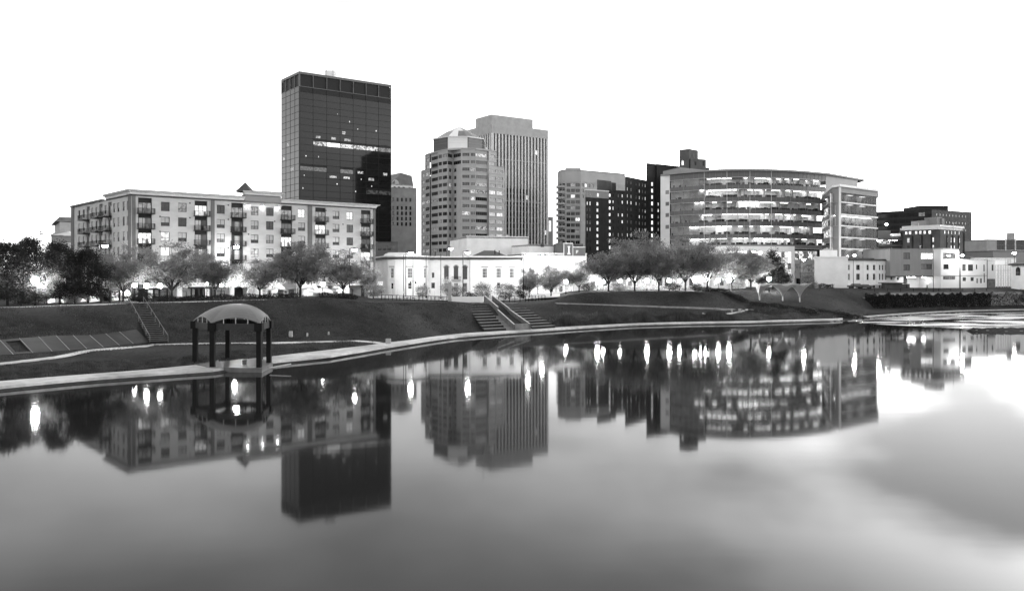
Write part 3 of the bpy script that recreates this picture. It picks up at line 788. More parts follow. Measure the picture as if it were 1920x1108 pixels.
# ================================================================== generic block with windows
def block(name, label, cat, pts, z0, z1, mwall, faces, roof='roof_grey', root=None, group=None):
    """extruded plan (pts counter-clockwise from front left, seen from above); faces: {index: (cols, rows, w, h, frame, frame mat, chooser)}"""
    if root is None: root = thing(name, label, cat, (pts[0][0], pts[0][1], z0), group)
    n = len(pts); F_ = []
    for i in range(n):
        fc = Face(pts[i], pts[(i + 1) % n], root); F_.append(fc); holes = []; todo = []
        if i in faces:
            cols, rows, wd, h, fk, fm, ch = faces[i]
            for ci, uu in enumerate(cols):
                for ri, z in enumerate(rows):
                    k = ch(ci, ri)
                    if k is None: continue
                    holes.append((uu - wd / 2, uu + wd / 2, z, z + h)); todo.append((uu, z, k))
            fc.wall(z0, z1, holes, MAT[mwall], reveal=.3)
            for uu, z, k in todo:
                if fk: window(fc, uu, z, wd, h, fk, fm, k, d=.14)
                else: pane_only(fc, uu, z, wd, h, k, d=.18, name='window')
        else: fc.wall(z0, z1, [], MAT[mwall])
    q = MB(); q.prism([tuple(p) for p in pts], z1 - .5, z1 - .05); q.build('roof', MAT[roof], root)
    return root, F_
def pick(seed, *opts):
    r = random.Random(seed); return lambda a, b: r.choice(opts)
def rect(x0, d0, x1, d1, depth):
    A, B = PX(x0, d0), PX(x1, d1); u = (B - A).normalized(); n = Vector((-u.y, u.x)); return [A, B, B + n * depth, A + n * depth]
def cols_at(fcpts, xs):
    fc = Face(fcpts[0], fcpts[1], cam); return [fc.ux(x) for x in xs]

# far old buildings left of the octagon tower
p = rect(735, 500, 775, 508, 25)
r_, f_ = block('gabled_office', 'white gable roofed building top showing right of the dark tower', 'building', p, 5, ZY(345, 500), 'panel_white', {0: (cols_at(p, [740, 748, 757, 768]), [ZY(353, 500) - 1.5, ZY(352, 500) - 7], 1.5, 2.6, 'f1', 'frame_mid', pick(1, 'glass_mid', 'glass'))})
q = MB(); zt, zr = ZY(345, 500), ZY(323, 500)
A, B, C_, D_ = [Vector((v.x, v.y, zt)) for v in p]; m0 = (A + B) / 2; e = Vector((0, 0, zr - zt))
q.face([A, D_, D_.lerp(C_, .4) + e, A.lerp(B, .4) + e]); q.face([A.lerp(B, .4) + e, D_.lerp(C_, .4) + e, C_.lerp(D_, .08) + e * .8, B.lerp(A, .08) + e * .8]); q.face([B.lerp(A, .08) + e * .8, C_.lerp(D_, .08) + e * .8, C_, B]); q.face([A, A.lerp(B, .4) + e, B.lerp(A, .08) + e * .8, B])
q.build('gable_roof', MAT['roof_grey'], r_)
q = MB(); fc = f_[0]; c = fc.pt(fc.ux(741), -.15, ZY(345, 500)); 
for i in range(9):
    a0, a1 = math.pi * i / 9, math.pi * (i + 1) / 9
    q.face([c, c + Vector((math.cos(a0) * 2.2, 0, math.sin(a0) * 2.6)), c + Vector((math.cos(a1) * 2.2, 0, math.sin(a1) * 2.6))])
q.build('fanlight', MAT['frame_light'], r_)
p = rect(733, 486, 781, 490, 20)
block('stone_office', 'grey stone office block with small windows beside the dark tower', 'building', p, 5, ZY(352, 487), 'stone_grey',
      {0: (cols_at(p, [737, 745.5, 753.5, 761.5, 769.5]), [ZY(y, 487) for y in (393.5, 403.5, 413.5, 423.5)] + [ZY(378, 487)], 1.1, 2.1, 'f0', 'frame_dark', lambda a, b: 'glass' if b < 4 else 'glass_mid')})
p = rect(699, 380, 746, 384, 12)
block('glass_annex', 'low dark glazed annex with sign band at the foot of the dark tower', 'building', p, 5, ZY(453, 380), 'metal_panel', {0: (cols_at(p, [712, 721, 730, 739]), [ZY(470, 380)], 1.7, 2.4, 'f3', 'frame_mid', pick(2, 'glass', 'glass_mid'))})
p = rect(1026, 560, 1037, 561, 12)
block('slim_block', 'slim pale block with one tall slot just right of the striped tower', 'building', p, 5, ZY(407, 560), 'stone_grey', {0: ([1.9], [ZY(434, 560)], 1.6, 7.0, None, None, lambda a, b: 'lit_bright')})
# left edge behind the apartments
p = rect(112, 290, 136, 292, 30)
r_, _ = block('tall_hipped_house', 'grey building with overhanging flat roof rising left of the apartment block', 'building', p, 5, ZY(414, 290), 'stone_grey', {})
q = MB(); q.prism([(v.x + dx, v.y) for v, dx in zip(p, (-1.5, 1, 1, -1.5))], ZY(415, 290), ZY(407, 290), top=[(v.x + dx, v.y) for v, dx in zip(p, (-.2, .5, .5, -.2))]); q.build('roof', MAT['roof_grey'], r_)
p = rect(96, 270, 133, 272, 25)
r_, _ = block('flared_roof_building', 'pale low building with flared roof behind the dark left trees', 'building', p, 5, ZY(441, 270), 'panel_grey', {0: (cols_at(p, [112, 117, 123, 129]), [ZY(461, 270)], .7, .9, None, None, lambda a, b: 'glass')})
q = MB(); q.prism([(v.x + dx, v.y) for v, dx in zip(p, (-.7, .5, .5, -.7))], ZY(442, 270), ZY(433, 270), top=[(v.x + dx, v.y) for v, dx in zip(p, (2.0, -.5, -.5, 2.0))]); q.build('roof', MAT['panel_white'], r_)
q = MB(); q.prism([(v.x + dx, v.y - .3) for v, dx in zip(p, (-1.4, .5, .5, -1.4))], ZY(468, 270), ZY(455, 270), top=[(v.x + dx, v.y - .1) for v, dx in zip(p, (-.2, .5, .5, -.2))]); q.build('skirt_roof', MAT['panel_white'], r_)

# ================================================================== curved balcony hotel
def hotel():
    t = thing('balcony_hotel', 'grey hotel with rounded balcony corner right of the striped tower', 'hotel', (*PX(1050, 474), 5))
    arc = []
    c = PX(1058, 484)
    pts = [PX(1045.5, 486), PX(1048, 478), PX(1053.5, 474), PX(1060, 473), PX(1089, 473.5), PX(1172, 492)]
    zt = ZY(341, 474); top = ZY(319, 474)
    rows = [ZY(y, 474) for y in (350.5, 361, 371.7, 382.5, 393.3, 404, 414.8, 425.6, 436.4, 447.2, 458)]
    rr = random.Random(6)
    for i in range(5):
        fc = Face(pts[i], pts[i + 1], t); holes = []; todo = []
        if i == 3: gs = [(.08, .32, 'f2'), (.36, .62, 'f3'), (.66, .94, 'f2')]
        elif i == 4: gs = [(.02, .07, 'f0'), (.09, .14, 'f0'), (.16, .21, 'f0'), (.24, .29, 'f0')]
        elif i in (1, 2): gs = [(.12, .88, 'f2')]
        else: gs = []
        for k, z in enumerate(rows):
            for a, b, fk in gs:
                if i == 4 and k > 2: continue
                holes.append((a * fc.L, b * fc.L, z, z + 1.9)); todo.append(((a + b) / 2 * fc.L, z, (b - a) * fc.L, fk))
        fc.wall(5, zt, holes, MAT['stone_grey'], reveal=.4)
        for uu, z, wd, fk in todo: window(fc, uu, z, wd, 1.9, fk, 'frame_mid', rr.choice(['glass', 'glass', 'glass', 'glass_mid', 'glass_mid', 'lit_bright' if rr.random() < .5 else 'lit_dim']), d=.25)
        q = MB(); q.fbox(fc, 0, fc.L, 0, .4, zt, top if i < 3 else top + (1.0 if i == 3 else 0)); q.build('louvre_band', MAT['stone_oct'], t)
        q = MB(); q.fbox(fc, 0, fc.L, -.12, .02, zt - .3, zt); q.build('cornice_band', MAT['stone_grey'], t)
    for k, z in enumerate(rows):        # rounded balconies at the corner
        q = MB(); cc = PX(1054, 477)
        poly = [(cc.x - 3.4 * math.cos(R(a)), cc.y - 4.6 * math.sin(R(a))) for a in range(-20, 111, 13)] + [(cc.x + 3, cc.y + 2)]
        q.prism(poly, z - .5, z - .25); o = q.build('balcony', MAT['stone_grey'], t)
        r_ = MB(); 
        for a0, a1 in zip(poly[:-2], poly[1:-1]):
            r_.face([(a0[0], a0[1], z - .25), (a1[0], a1[1], z - .25), (a1[0], a1[1], z + .75), (a0[0], a0[1], z + .75)])
        ob('parapet', r_.mesh('parapet', MAT['stone_oct'], t.location), o)
    q = MB(); q.prism([tuple(p) for p in pts] + [tuple(PX(1172, 515)), tuple(PX(1045.5, 505))], top - .6, top - .3); q.build('roof', MAT['roof_grey'], t)
    Face(PX(1045.5, 505), pts[0], t).wall(5, top, [], MAT['stone_grey']); Face(pts[5], PX(1172, 515), t).wall(5, top, [], MAT['stone_grey'])
hotel()

# ================================================================== dark brick blocks
def brick_block():
    t = thing('dark_brick_block', 'dark brick block with scattered lit windows and a pale top band', 'building', (*PX(1098, 345), 5))
    zc = ZY(370, 345)
    rr = random.Random(9)
    rows = [ZY(y, 345) for y in (384.5, 396.5, 408.5, 420.5, 433, 445, 457, 469)]
    f1 = Face(PX(1097.5, 345), PX(1141, 352), t); f2 = Face(PX(1141, 352), PX(1172, 356), t); f3 = Face(PX(1172, 356), PX(1212, 372), t); fl = Face(PX(1097.5, 380), PX(1097.5, 345), t)
    def put(fc, xs, wd, h, chooser, rows=rows, z1=None, m='brick_dark', z0=5):
        holes = []; todo = []
        for i, x in enumerate(xs):
            for k, z in enumerate(rows):
                c = chooser(i, k)
                if c is None: continue
                w2, h2 = (wd[i] if isinstance(wd, list) else wd), h
                holes.append((fc.ux(x) - w2 / 2, fc.ux(x) + w2 / 2, z, z + h2)); todo.append((fc.ux(x), z, w2, h2, c))
        fc.wall(z0, z1, holes, MAT[m], reveal=.2)
        for uu, z, w2, h2, c in todo: window(fc, uu, z, w2, h2, 'f1' if w2 < 1 else 'f2', 'frame_dark', c, d=.1)
    put(f1, [1101.3, 1106.6, 1120.5], [.45, .45, 1.0], 1.5, lambda i, k: 'lit_bright' if i == 2 else ('lit' if k in (0, 4) else 'lit_dim' if k in (2, 3) else 'glass'), z1=zc)
    put(f2, [1143.5, 1149.7, 1159.5, 1167], [.9, .5, .5, .7], 1.3, lambda i, k: 'lit_bright' if i == 0 else ('lit' if (i, k) in ((3, 0), (3, 1), (1, 1), (1, 2), (2, 3), (3, 3), (3, 4)) else rr.choice(['lit_dim', 'glass', 'glass'])), rows=[ZY(y, 354) for y in (370, 382, 394, 406, 418.5, 431, 443, 455, 467)], z1=ZY(357, 354))
    put(f3, [1176.6, 1183.5, 1193, 1199, 1205, 1210], .75, 1.4, lambda i, k: 'lit_bright' if (i, k) in ((0, 3), (1, 3), (3, 5), (5, 7), (0, 8), (1, 8), (4, 8), (5, 8)) else rr.choice(['lit_dim', 'lit_dim', 'glass', 'lit']) , rows=[ZY(y, 364) for y in (348, 360.5, 373, 385, 397, 409, 421, 433.5, 445, 457)], z1=ZY(333, 360))
    fl.wall(5, zc, [], MAT['brick_mid'])
    # pale top band
    q = MB(); q.fbox(f1, 0, f1.L, -.15, .3, zc, ZY(357, 345)); q.build('top_band', MAT['panel_grey'], t)
    q = MB(); q.fbox(f1, 0, f1.L, -.35, .3, ZY(357, 345), ZY(355, 345)); q.build('coping', MAT['frame_light'], t)
    for x in (1100.5, 1106): pane_only(f1, f1.ux(x), zc + .4, .8, 1.5, 'glass', d=-.2, name='window')
    pane_only(f1, f1.ux(1120.5), zc + .5, .8, 1.4, 'lit_bright', d=-.2, name='window')
    q = MB(); q.prism([tuple(PX(*p)) for p in ((1097.5, 345), (1141, 352), (1172, 356), (1172, 380), (1097.5, 380))], ZY(358.5, 350), ZY(357.5, 350)); q.build('roof', MAT['roof_dark'], t)
    q = MB(); q.prism([tuple(PX(*p)) for p in ((1119.5, 356), (1146, 362), (1146, 372), (1119.5, 372))], ZY(358.5, 350), ZY(337, 356)); q.prism([tuple(PX(*p)) for p in ((1146.2, 363), (1155, 365), (1155, 372), (1146.2, 372))], ZY(358.5, 350), ZY(341, 360)); q.build('plant_room', MAT['brick_mid'], t)
    q = MB(); q.prism([tuple(PX(*p)) for p in ((1172, 356), (1212, 372), (1212, 392), (1172, 380))], ZY(334.5, 360), ZY(333.4, 360)); q.build('roof', MAT['roof_dark'], t)
brick_block()
def brick_tower():
    t = thing('dark_brick_tower', 'taller dark brick tower with a column of lit windows and rooftop box', 'building', (*PX(1212, 372), 5))
    T = ZY(306, 372)
    f1 = Face(PX(1212, 372), PX(1230, 376), t); f2 = Face(PX(1231.5, 375), PX(1275, 384), t)
    rows = [ZY(y, 373) for y in (348.5, 361, 373, 385, 397, 409, 421, 433, 445, 457)]
    hs = [(f1.ux(1223) - .65, f1.ux(1223) + .65, z, z + 1.75) for z in rows]; f1.wall(5, T, hs, MAT['brick_dark'], reveal=.2)
    for k, z in enumerate(rows): window(f1, f1.ux(1223), z, 1.3, 1.75, 'f0', 'frame_dark', 'lit_bright' if k != 4 else 'lit_dim', d=.1)
    hs = [(f2.ux(1234.5) - .4, f2.ux(1234.5) + .4, z, z + 1.4) for z in rows[3:]]; f2.wall(5, T, hs, MAT['brick_dark'], reveal=.2)
    for k, z in enumerate(rows[3:]): window(f2, f2.ux(1234.5), z, .8, 1.4, 'f0', 'frame_dark', 'lit' if k in (0, 1, 6) else 'lit_dim', d=.1)
    Face(PX(1230, 376), PX(1231.5, 375), t).wall(5, T, [], MAT['brick_dark']); Face(PX(1212, 395), PX(1212, 372), t).wall(5, T, [], MAT['brick_dark'])
    q = MB(); q.prism([tuple(PX(*p)) for p in ((1212, 372), (1230, 376), (1275, 384), (1275, 400), (1212, 395))], T - .6, T - .05); q.build('roof', MAT['roof_dark'], t)
    q = MB(); q.prism([tuple(PX(*p)) for p in ((1274, 380), (1292, 377), (1309, 382), (1309, 396), (1274, 396))], T - 2, ZY(280, 378)); o = q.build('rooftop_box', MAT['brick_mid'], t)
    q = MB(); q.prism([tuple(PX(*p)) for p in ((1294.5, 376), (1324, 380), (1324, 394), (1294.5, 381))], T - 2, ZY(297, 376)); q.build('rooftop_box', MAT['brick_mid'], t)
    q = MB(); q.prism([tuple(PX(*p)) for p in ((1230, 381), (1330, 383), (1330, 398), (1230, 398))], T - 9, T - .7); q.build('link_wall', MAT['brick_dark'], t)
    fb = Face(PX(1274, 380), PX(1292, 377), t); pane_only(fb, fb.ux(1280), ZY(310, 379), .95, 1.9, 'lit_bright', d=-.06, name='window')
    fb = Face(PX(1294.5, 376), PX(1324, 380), t); pane_only(fb, fb.ux(1304), ZY(310, 377), .9, 1.6, 'louvre_dark', d=-.06, name='window'); pane_only(fb, fb.ux(1319), ZY(310, 377), .9, 2.0, 'louvre_dark', d=-.06, name='window')
    for x in (1298, 1304.5): fb2 = Face(PX(1292, 377), PX(1309, 382), t); pane_only(fb2, fb2.ux(x), ZY(295, 379), .8, 2.5, 'louvre_dark', d=-.05, name='vent')
    q = MB(); p = PX(1240, 385); q.box(p.x, p.x + 2, p.y, p.y + 1.5, T, T + 1.0); q.build('roof_unit', MAT['steel_grey'], t)
brick_tower()

# ================================================================== curved glass office
def curved_office():
    t = thing('curved_glass_office', 'broad office with bowed glass front and lit floors right of centre', 'office building', (*PX(1256, 345), 5))
    ctrl = [PX(1256, 346), PX(1300, 338.5), PX(1350, 333.5), PX(1400, 332), PX(1450, 333.5), PX(1500, 338), PX(1548, 345.5)]
    # smooth the plan curve and cut it into equal panes
    def cr(i, t_):
        p = [ctrl[max(0, min(len(ctrl) - 1, i + k))] for k in (-1, 0, 1, 2)]
        return .5 * ((2 * p[1]) + (p[2] - p[0]) * t_ + (2 * p[0] - 5 * p[1] + 4 * p[2] - p[3]) * t_ ** 2 + (3 * p[1] - p[0] - 3 * p[2] + p[3]) * t_ ** 3)
    fine = [cr(i, k / 20) for i in range(len(ctrl) - 1) for k in range(20)] + [ctrl[-1]]
    acc = [0]
    for a, b in zip(fine, fine[1:]): acc.append(acc[-1] + (b - a).length)
    NP = 32
    def at(s_):
        for i in range(len(acc) - 1):
            if s_ <= acc[i + 1]: return fine[i].lerp(fine[i + 1], (s_ - acc[i]) / (acc[i + 1] - acc[i]))
        return fine[-1]
    cp = [at(acc[-1] * i / NP) for i in range(NP + 1)]
    def inset(d):
        o = []
        for i, p in enumerate(cp):
            a, b = cp[max(0, i - 1)], cp[min(NP, i + 1)]; u = (b - a).normalized(); o.append(p + Vector((-u.y, u.x)) * d)
        return o
    # glazed storeys: (bottom, top) z of each glass band
    z_of = lambda y: ZY(y, 333)
    bands = [(z_of(346.5), z_of(333)), (z_of(369.5), z_of(355)), (z_of(392.5), z_of(378)), (z_of(415.5), z_of(401)), (z_of(439), z_of(424)), (z_of(458.5), z_of(447))]
    rr = random.Random(21)
    top = z_of(321.5); bot = 8.0
    pw = acc[-1] / NP
    faces = [Face(cp[i], cp[i + 1], t) for i in range(NP)]
    ins6 = inset(7.5); ins03 = inset(.35)
    prev = top
    for bi, (zb, zt) in enumerate(bands):
        # spandrel band above this storey
        q = MB()
        for i in range(NP):
            a, b = cp[i], cp[i + 1]; q.face([(a.x, a.y, zt), (b.x, b.y, zt), (b.x, b.y, prev), (a.x, a.y, prev)]); c, d = ins03[i], ins03[i + 1]
            q.face([(a.x, a.y, zt), (b.x, b.y, zt), (d.x, d.y, zt), (c.x, c.y, zt)]); q.face([(a.x, a.y, prev), (b.x, b.y, prev), (d.x, d.y, prev), (c.x, c.y, prev)])
        q.build('spandrel_band', MAT['metal_panel'], t); prev = zb
        # room: floor, ceiling, back wall
        q = MB()
        for i in range(NP):
            a, b, c, d = ins03[i], ins03[i + 1], ins6[i + 1], ins6[i]
            q.face([(a.x, a.y, zb - .06), (b.x, b.y, zb - .06), (c.x, c.y, zb - .06), (d.x, d.y, zb - .06)]); q.face([(a.x, a.y, zt + .06), (b.x, b.y, zt + .06), (c.x, c.y, zt + .06), (d.x, d.y, zt + .06)])
        q.build('floor_slab', MAT['room_floor'], t)
        s0 = 0
        while s0 < NP:
            n = rr.choice([2, 2, 3, 4]); s1 = min(NP, s0 + n); dep = rr.uniform(.35, 1.0)
            if s0 < 6: dep = rr.uniform(.04, .1)
            q = MB()
            for i in range(s0, s1):
                a, b = ins03[i].lerp(ins6[i], dep), ins03[i + 1].lerp(ins6[i + 1], dep); q.face([(a.x, a.y, zb), (b.x, b.y, zb), (b.x, b.y, zt), (a.x, a.y, zt)])
            a, b = ins03[s0].lerp(ins6[s0], .05), ins6[s0]; q.face([(a.x, a.y, zb), (b.x, b.y, zb), (b.x, b.y, zt), (a.x, a.y, zt)])
            q.build('partition', MAT['room_wall'], t)
            on = s0 >= 4; lm = rr.choice(['panel_light', 'panel_light', 'panel_mid', 'panel_mid', 'panel_low'] if bi else ['panel_low', 'panel_low', 'panel_mid'])
            if on:
                q = MB()
                for i in range(s0, s1):
                    if rr.random() < .75:
                        c = ins03[i].lerp(ins6[i], dep * .55).lerp(ins03[i + 1].lerp(ins6[i + 1], dep * .55), .5); q.box(c.x - .75, c.x + .75, c.y - .45, c.y + .45, zt - .12, zt - .02)
                if q.f: q.build('ceiling_light', MAT[lm], t)
            q = MB()
            for k in range((s1 - s0) * 2):        # desks, screens and cabinets along the glass
                i = rr.uniform(s0, s1 - .01); j = int(i); a = ins03[j].lerp(ins03[j + 1], i - j).lerp(ins6[j], rr.uniform(.06, .3)); wd, h = rr.uniform(.3, 1.0), rr.uniform(.6, 1.3)
                q.box(a.x - wd, a.x + wd, a.y - .2, a.y + .2, zb, zb + h * .8)
            stuff(q.build('office_furniture', MAT['furniture'], t))
            s0 = s1
        for i in range(NP):
            gm = 'clear_glass'
            ob('pane', win_mesh('panel:' + gm, pw - .1, zt - zb), t, faces[i].M(pw / 2, .12, zb))
    q = MB()
    for i in range(NP):
        a, b = cp[i], cp[i + 1]; q.face([(a.x, a.y, z_of(466)), (b.x, b.y, z_of(466)), (b.x, b.y, prev), (a.x, a.y, prev)])
    q.build('spandrel_band', MAT['panel_grey'], t)
    q = MB()
    for i in range(NP):
        a, b = inset(.3)[i], inset(.3)[i + 1]; q.face([(a.x, a.y, 5), (b.x, b.y, 5), (b.x, b.y, z_of(466)), (a.x, a.y, z_of(466))])
    q.build('base_wall', MAT['glass_mid'], t)
    for i in range(NP + 1):
        big = i % 4 == 3
        p = cp[i]; q = MB(); q.tube((p.x, p.y - .04, z_of(460)), (p.x, p.y - .04, top), .11 if big else .05, n=4); q.build('mullion', MAT['steel_light' if i in (7, 11, 15, 19) else 'steel_grey'], t)
    for zb, zt in bands:
        q = MB()
        for i in range(NP):
            a, b = inset(-.1)[i], inset(-.1)[i + 1]; q.face([(a.x, a.y, zt - .07), (b.x, b.y, zt - .07), (b.x, b.y, zt + .07), (a.x, a.y, zt + .07)])
        q.build('transom', MAT['steel_light'], t)
    # back shell and oversailing roof blade
    back = [PX(1548, 380), PX(1256, 392)]
    Face(cp[-1], back[0], t).wall(5, top, [], MAT['panel_grey'])
    q = MB(); ov = inset(-1.6)
    pl = [tuple(p) for p in ov] + [tuple(PX(1622, 368)), tuple(PX(1600, 384)), tuple(PX(1240, 398)), tuple(PX(1238.5, 350))]
    q.prism(pl, top, top + .7); q.build('roof_blade', MAT['panel_grey'], t)
    q = MB(); q.prism([tuple(PX(*p)) for p in ((1548, 345.5), (1608, 364), (1608, 384), (1548, 384))], z_of(352), top); q.build('upper_corner', MAT['metal_panel'], t)
    # raised pale roof wedge at the left
    q = MB(); A = [PX(1243, 356), PX(1275, 352), PX(1385, 362), PX(1385, 392), PX(1243, 392)]
    zz = [z_of(316), z_of(310.5), z_of(317), z_of(317), z_of(316)]
    n = 5; q.v = [(p.x, p.y, top + .72) for p in A] + [(p.x, p.y, z + 1.6) for p, z in zip(A, zz)]
    for k in range(n): q.f.append((k, (k + 1) % n, n + (k + 1) % n, n + k)); q.m.append(0)
    q.f.append(tuple(range(n, 2 * n))); q.m.append(0); q.build('roof_wedge', MAT['panel_grey'], t)
    # pale stair wall at the left end
    f1 = Face(PX(1238.5, 350), PX(1256, 346), t); z1 = top
    hs = []; rows = [z_of(y) for y in (358.5, 381, 403, 426)]
    for z in rows: hs.append((f1.ux(1251) - 1.0, f1.ux(1251) + 1.0, z, z + 1.7))
    f1.wall(5, z1, hs, MAT['stone_oct_light'], reveal=.3)
    for z in rows: window(f1, f1.ux(1251), z, 2.0, 1.7, 'f3', 'frame_light', 'glass_mid', d=.05)
    q = MB(); q.fbox(f1, .01, f1.L - .01, -.06, 0, z_of(451), z_of(443)); q.build('base_band', MAT['panel_white'], t)
    Face(PX(1238.5, 392), PX(1238.5, 350), t).wall(5, z1, [], MAT['stone_oct_light'])
    # entrance frame below
    fe = Face(PX(1330, 318), PX(1490, 322), t)
    zA, zB = ZY(464, 320), 6.5
    hs = [(fe.ux(1352), fe.ux(1378), ZY(478, 320), ZY(471, 320)), (fe.ux(1383), fe.ux(1405), ZY(478, 320), ZY(471, 320)), (fe.ux(1410), fe.ux(1430), ZY(478, 320), ZY(471, 320)), (fe.ux(1454), fe.ux(1484), ZY(515, 320), ZY(472, 320)), (fe.ux(1395), fe.ux(1448), 7, ZY(520, 320))]
    fe.wall(zB, zA, hs, MAT['panel_white'], reveal=.6, name='entrance_frame')
    for a, b, c, d in hs[:3]: pane_only(fe, (a + b) / 2, c, b - a, d - c, 'lit_bright', d=.5, name='window')
    a, b, c, d = hs[3]
    for i in range(5):
        for j in range(4): w2 = (b - a) / 5; h2 = (d - c) / 4; pane_only(fe, a + w2 * (i + .5), c + h2 * j + .05, w2 - .12, h2 - .12, rr.choice(['lit', 'lit_dim', 'lit_bright']), d=.45)
    a, b, c, d = hs[4]
    for i in range(6): w2 = (b - a) / 6; pane_only(fe, a + w2 * (i + .5), c, w2 - .12, d - c, rr.choice(['lit', 'lit_bright']), d=.45)
    q = MB(); q.prism([tuple(PX(*p)) for p in ((1330, 318), (1490, 322), (1490, 345), (1330, 345))], zA, zA + .5); q.build('entrance_roof', MAT['panel_white'], t)
    # lower glazed base right of the entrance
    f2 = Face(PX(1490.5, 330), PX(1532, 334), t)
    for zb, zt, mm in ((ZY(487, 331), ZY(471.5, 331), 'lit_messy'), (ZY(510, 331), ZY(495, 331), 'lit_dim')):
        for i in range(5): w2 = f2.L / 5; pane_only(f2, w2 * (i + .5), zb, w2 - .14, zt - zb, mm if i != 2 else 'lit_dim', d=.1)
    f2.wall(5, ZY(470.5, 331), [(0.02, f2.L - .02, ZY(487, 331), ZY(471.5, 331)), (0.02, f2.L - .02, ZY(510, 331), ZY(495, 331)), (f2.ux(1493), f2.ux(1502), 5.3, ZY(522, 331))], MAT['panel_white'], reveal=.4, name='base_frame')
    pane_only(f2, f2.ux(1497.5), 5.4, 1.7, 8, 'glass', d=.4, name='door')
curved_office()

def glass_wing():
    t = thing('lit_glass_wing', 'tall glass wing with white frame at the right end of the curved office', 'office building', (*PX(1575, 300), 5))
    T = ZY(350.5, 300)
    fl = Face(PX(1541, 338), PX(1561, 304), t); fs = Face(PX(1561, 304), PX(1574.5, 300), t); fr = Face(PX(1575.5, 300), PX(1645, 318), t)
    # link of glazed floors on the left
    rr = random.Random(30)
    levels = [ZY(y, 300) for y in (361, 379.5, 402.5, 424, 445.5, 467, 489)]
    for k in range(6):
        zt, zb = levels[k], levels[k + 1]
        # right front: slab edge + glass + rooms
        q = MB(); q.fbox(fr, 0.2, fr.L, -.25, .1, zb - .12, zb + .35); q.build('slab_edge', MAT['panel_white'], t)
        q = MB(); q.fbox(fr, 0.2, fr.L - .42, .3, 6.5, zb + .05, zb + .2); q.build('floor_slab', MAT['room_floor'], t)
        q = MB(); q.fbox(fr, 0.2, fr.L - .42, 3.6, 4.0, zb + .2, zt); q.build('partition', MAT['room_wall'], t)
        q = MB()
        for i in range(6):
            if k != 2 and (i % 2 or i == 0): continue
            u0 = fr.L * (i + .2) / 6; q.fbox(fr, u0, u0 + fr.L / 9, 2.0, 3.0, zt - .3, zt - .2)
        q.build('ceiling_light', emit('panel_hot', 16.0) if k == 2 else emit('panel_soft', 5.0), t)
        q = MB()
        for i in range(16): u0 = rr.uniform(.3, fr.L - 1.4); wd = rr.uniform(.3, .9); q.fbox(fr, u0, u0 + wd, .6, 1.0, zb + .36, zb + rr.uniform(.9, 1.7))
        stuff(q.build('office_furniture', MAT['furniture'], t))
        for i in range(10): w2 = fr.L / 10; ob('pane', win_mesh('panel:tinted_glass', w2 - .08, zt - zb - .5), t, fr.M(w2 * (i + .5), .05, zb + .36))
        zz = zt - .1
        for i in range(5): w2 = fl.L / 5; pane_only(fl, w2 * (i + .5), zb + .9, w2 - .1, zt - zb - 1.3, ('lit_messy' if k < 4 and rr.random() < .5 else 'glass_mid'), d=.05)
        q = MB(); q.fbox(fl, 0, fl.L, -.05, .2, zb - .5, zb + .85); q.build('spandrel_band', MAT['metal_panel'], t)
    q = MB(); q.fbox(fr, fr.L - .4, fr.L - .15, .16, 9, 6, T - .1); q.build('end_wall', MAT['panel_grey'], t)
    q = MB(); q.fbox(fs, 0, fs.L, 0, .5, 12, T); q.build('side_wall', MAT['panel_grey'], t)
    q = MB(); q.fbox(fs, fs.L - .1, fs.L + .35, -.3, .3, 12, T); q.build('frame_post', MAT['panel_white'], t)
    q = MB(); q.prism([tuple(PX(*p)) for p in ((1541, 337), (1561, 302.5), (1575, 298.5), (1647, 317), (1647, 345), (1541, 350))], T, T + .8); q.build('roof_edge', MAT['panel_white'], t)
    q = MB(); q.fbox(fr, 0.2, fr.L, 0, .3, levels[0] + .05, T); q.build('top_panel', MAT['panel_grey'], t)
    q = MB(); q.fbox(fl, 0, fl.L, 0, .3, levels[0] + .05, T - .3); q.build('top_panel', MAT['metal_panel'], t)
    q = MB(); q.fbox(fr, .2, fr.L - .1, .1, .5, 5, levels[6] - .15); q.build('base_wall', MAT['panel_white'], t)
    q = MB(); q.fbox(fl, .2, fl.L - .1, .1, .5, 5, levels[6] - .55); q.build('base_wall', MAT['metal_panel'], t)
    Face(PX(1645, 318), PX(1645, 345), t).wall(5, T, [], MAT['panel_grey'])
    # cross shaped light fixture on the side wall
    q = MB(); c = fs.pt(fs.L * .45, -.15, 0); q.box(c.x - .06, c.x + .06, c.y - .05, c.y + .05, ZY(423, 301), ZY(385, 301)); q.build('vertical_strip', MAT['steel_light'], t)
glass_wing()

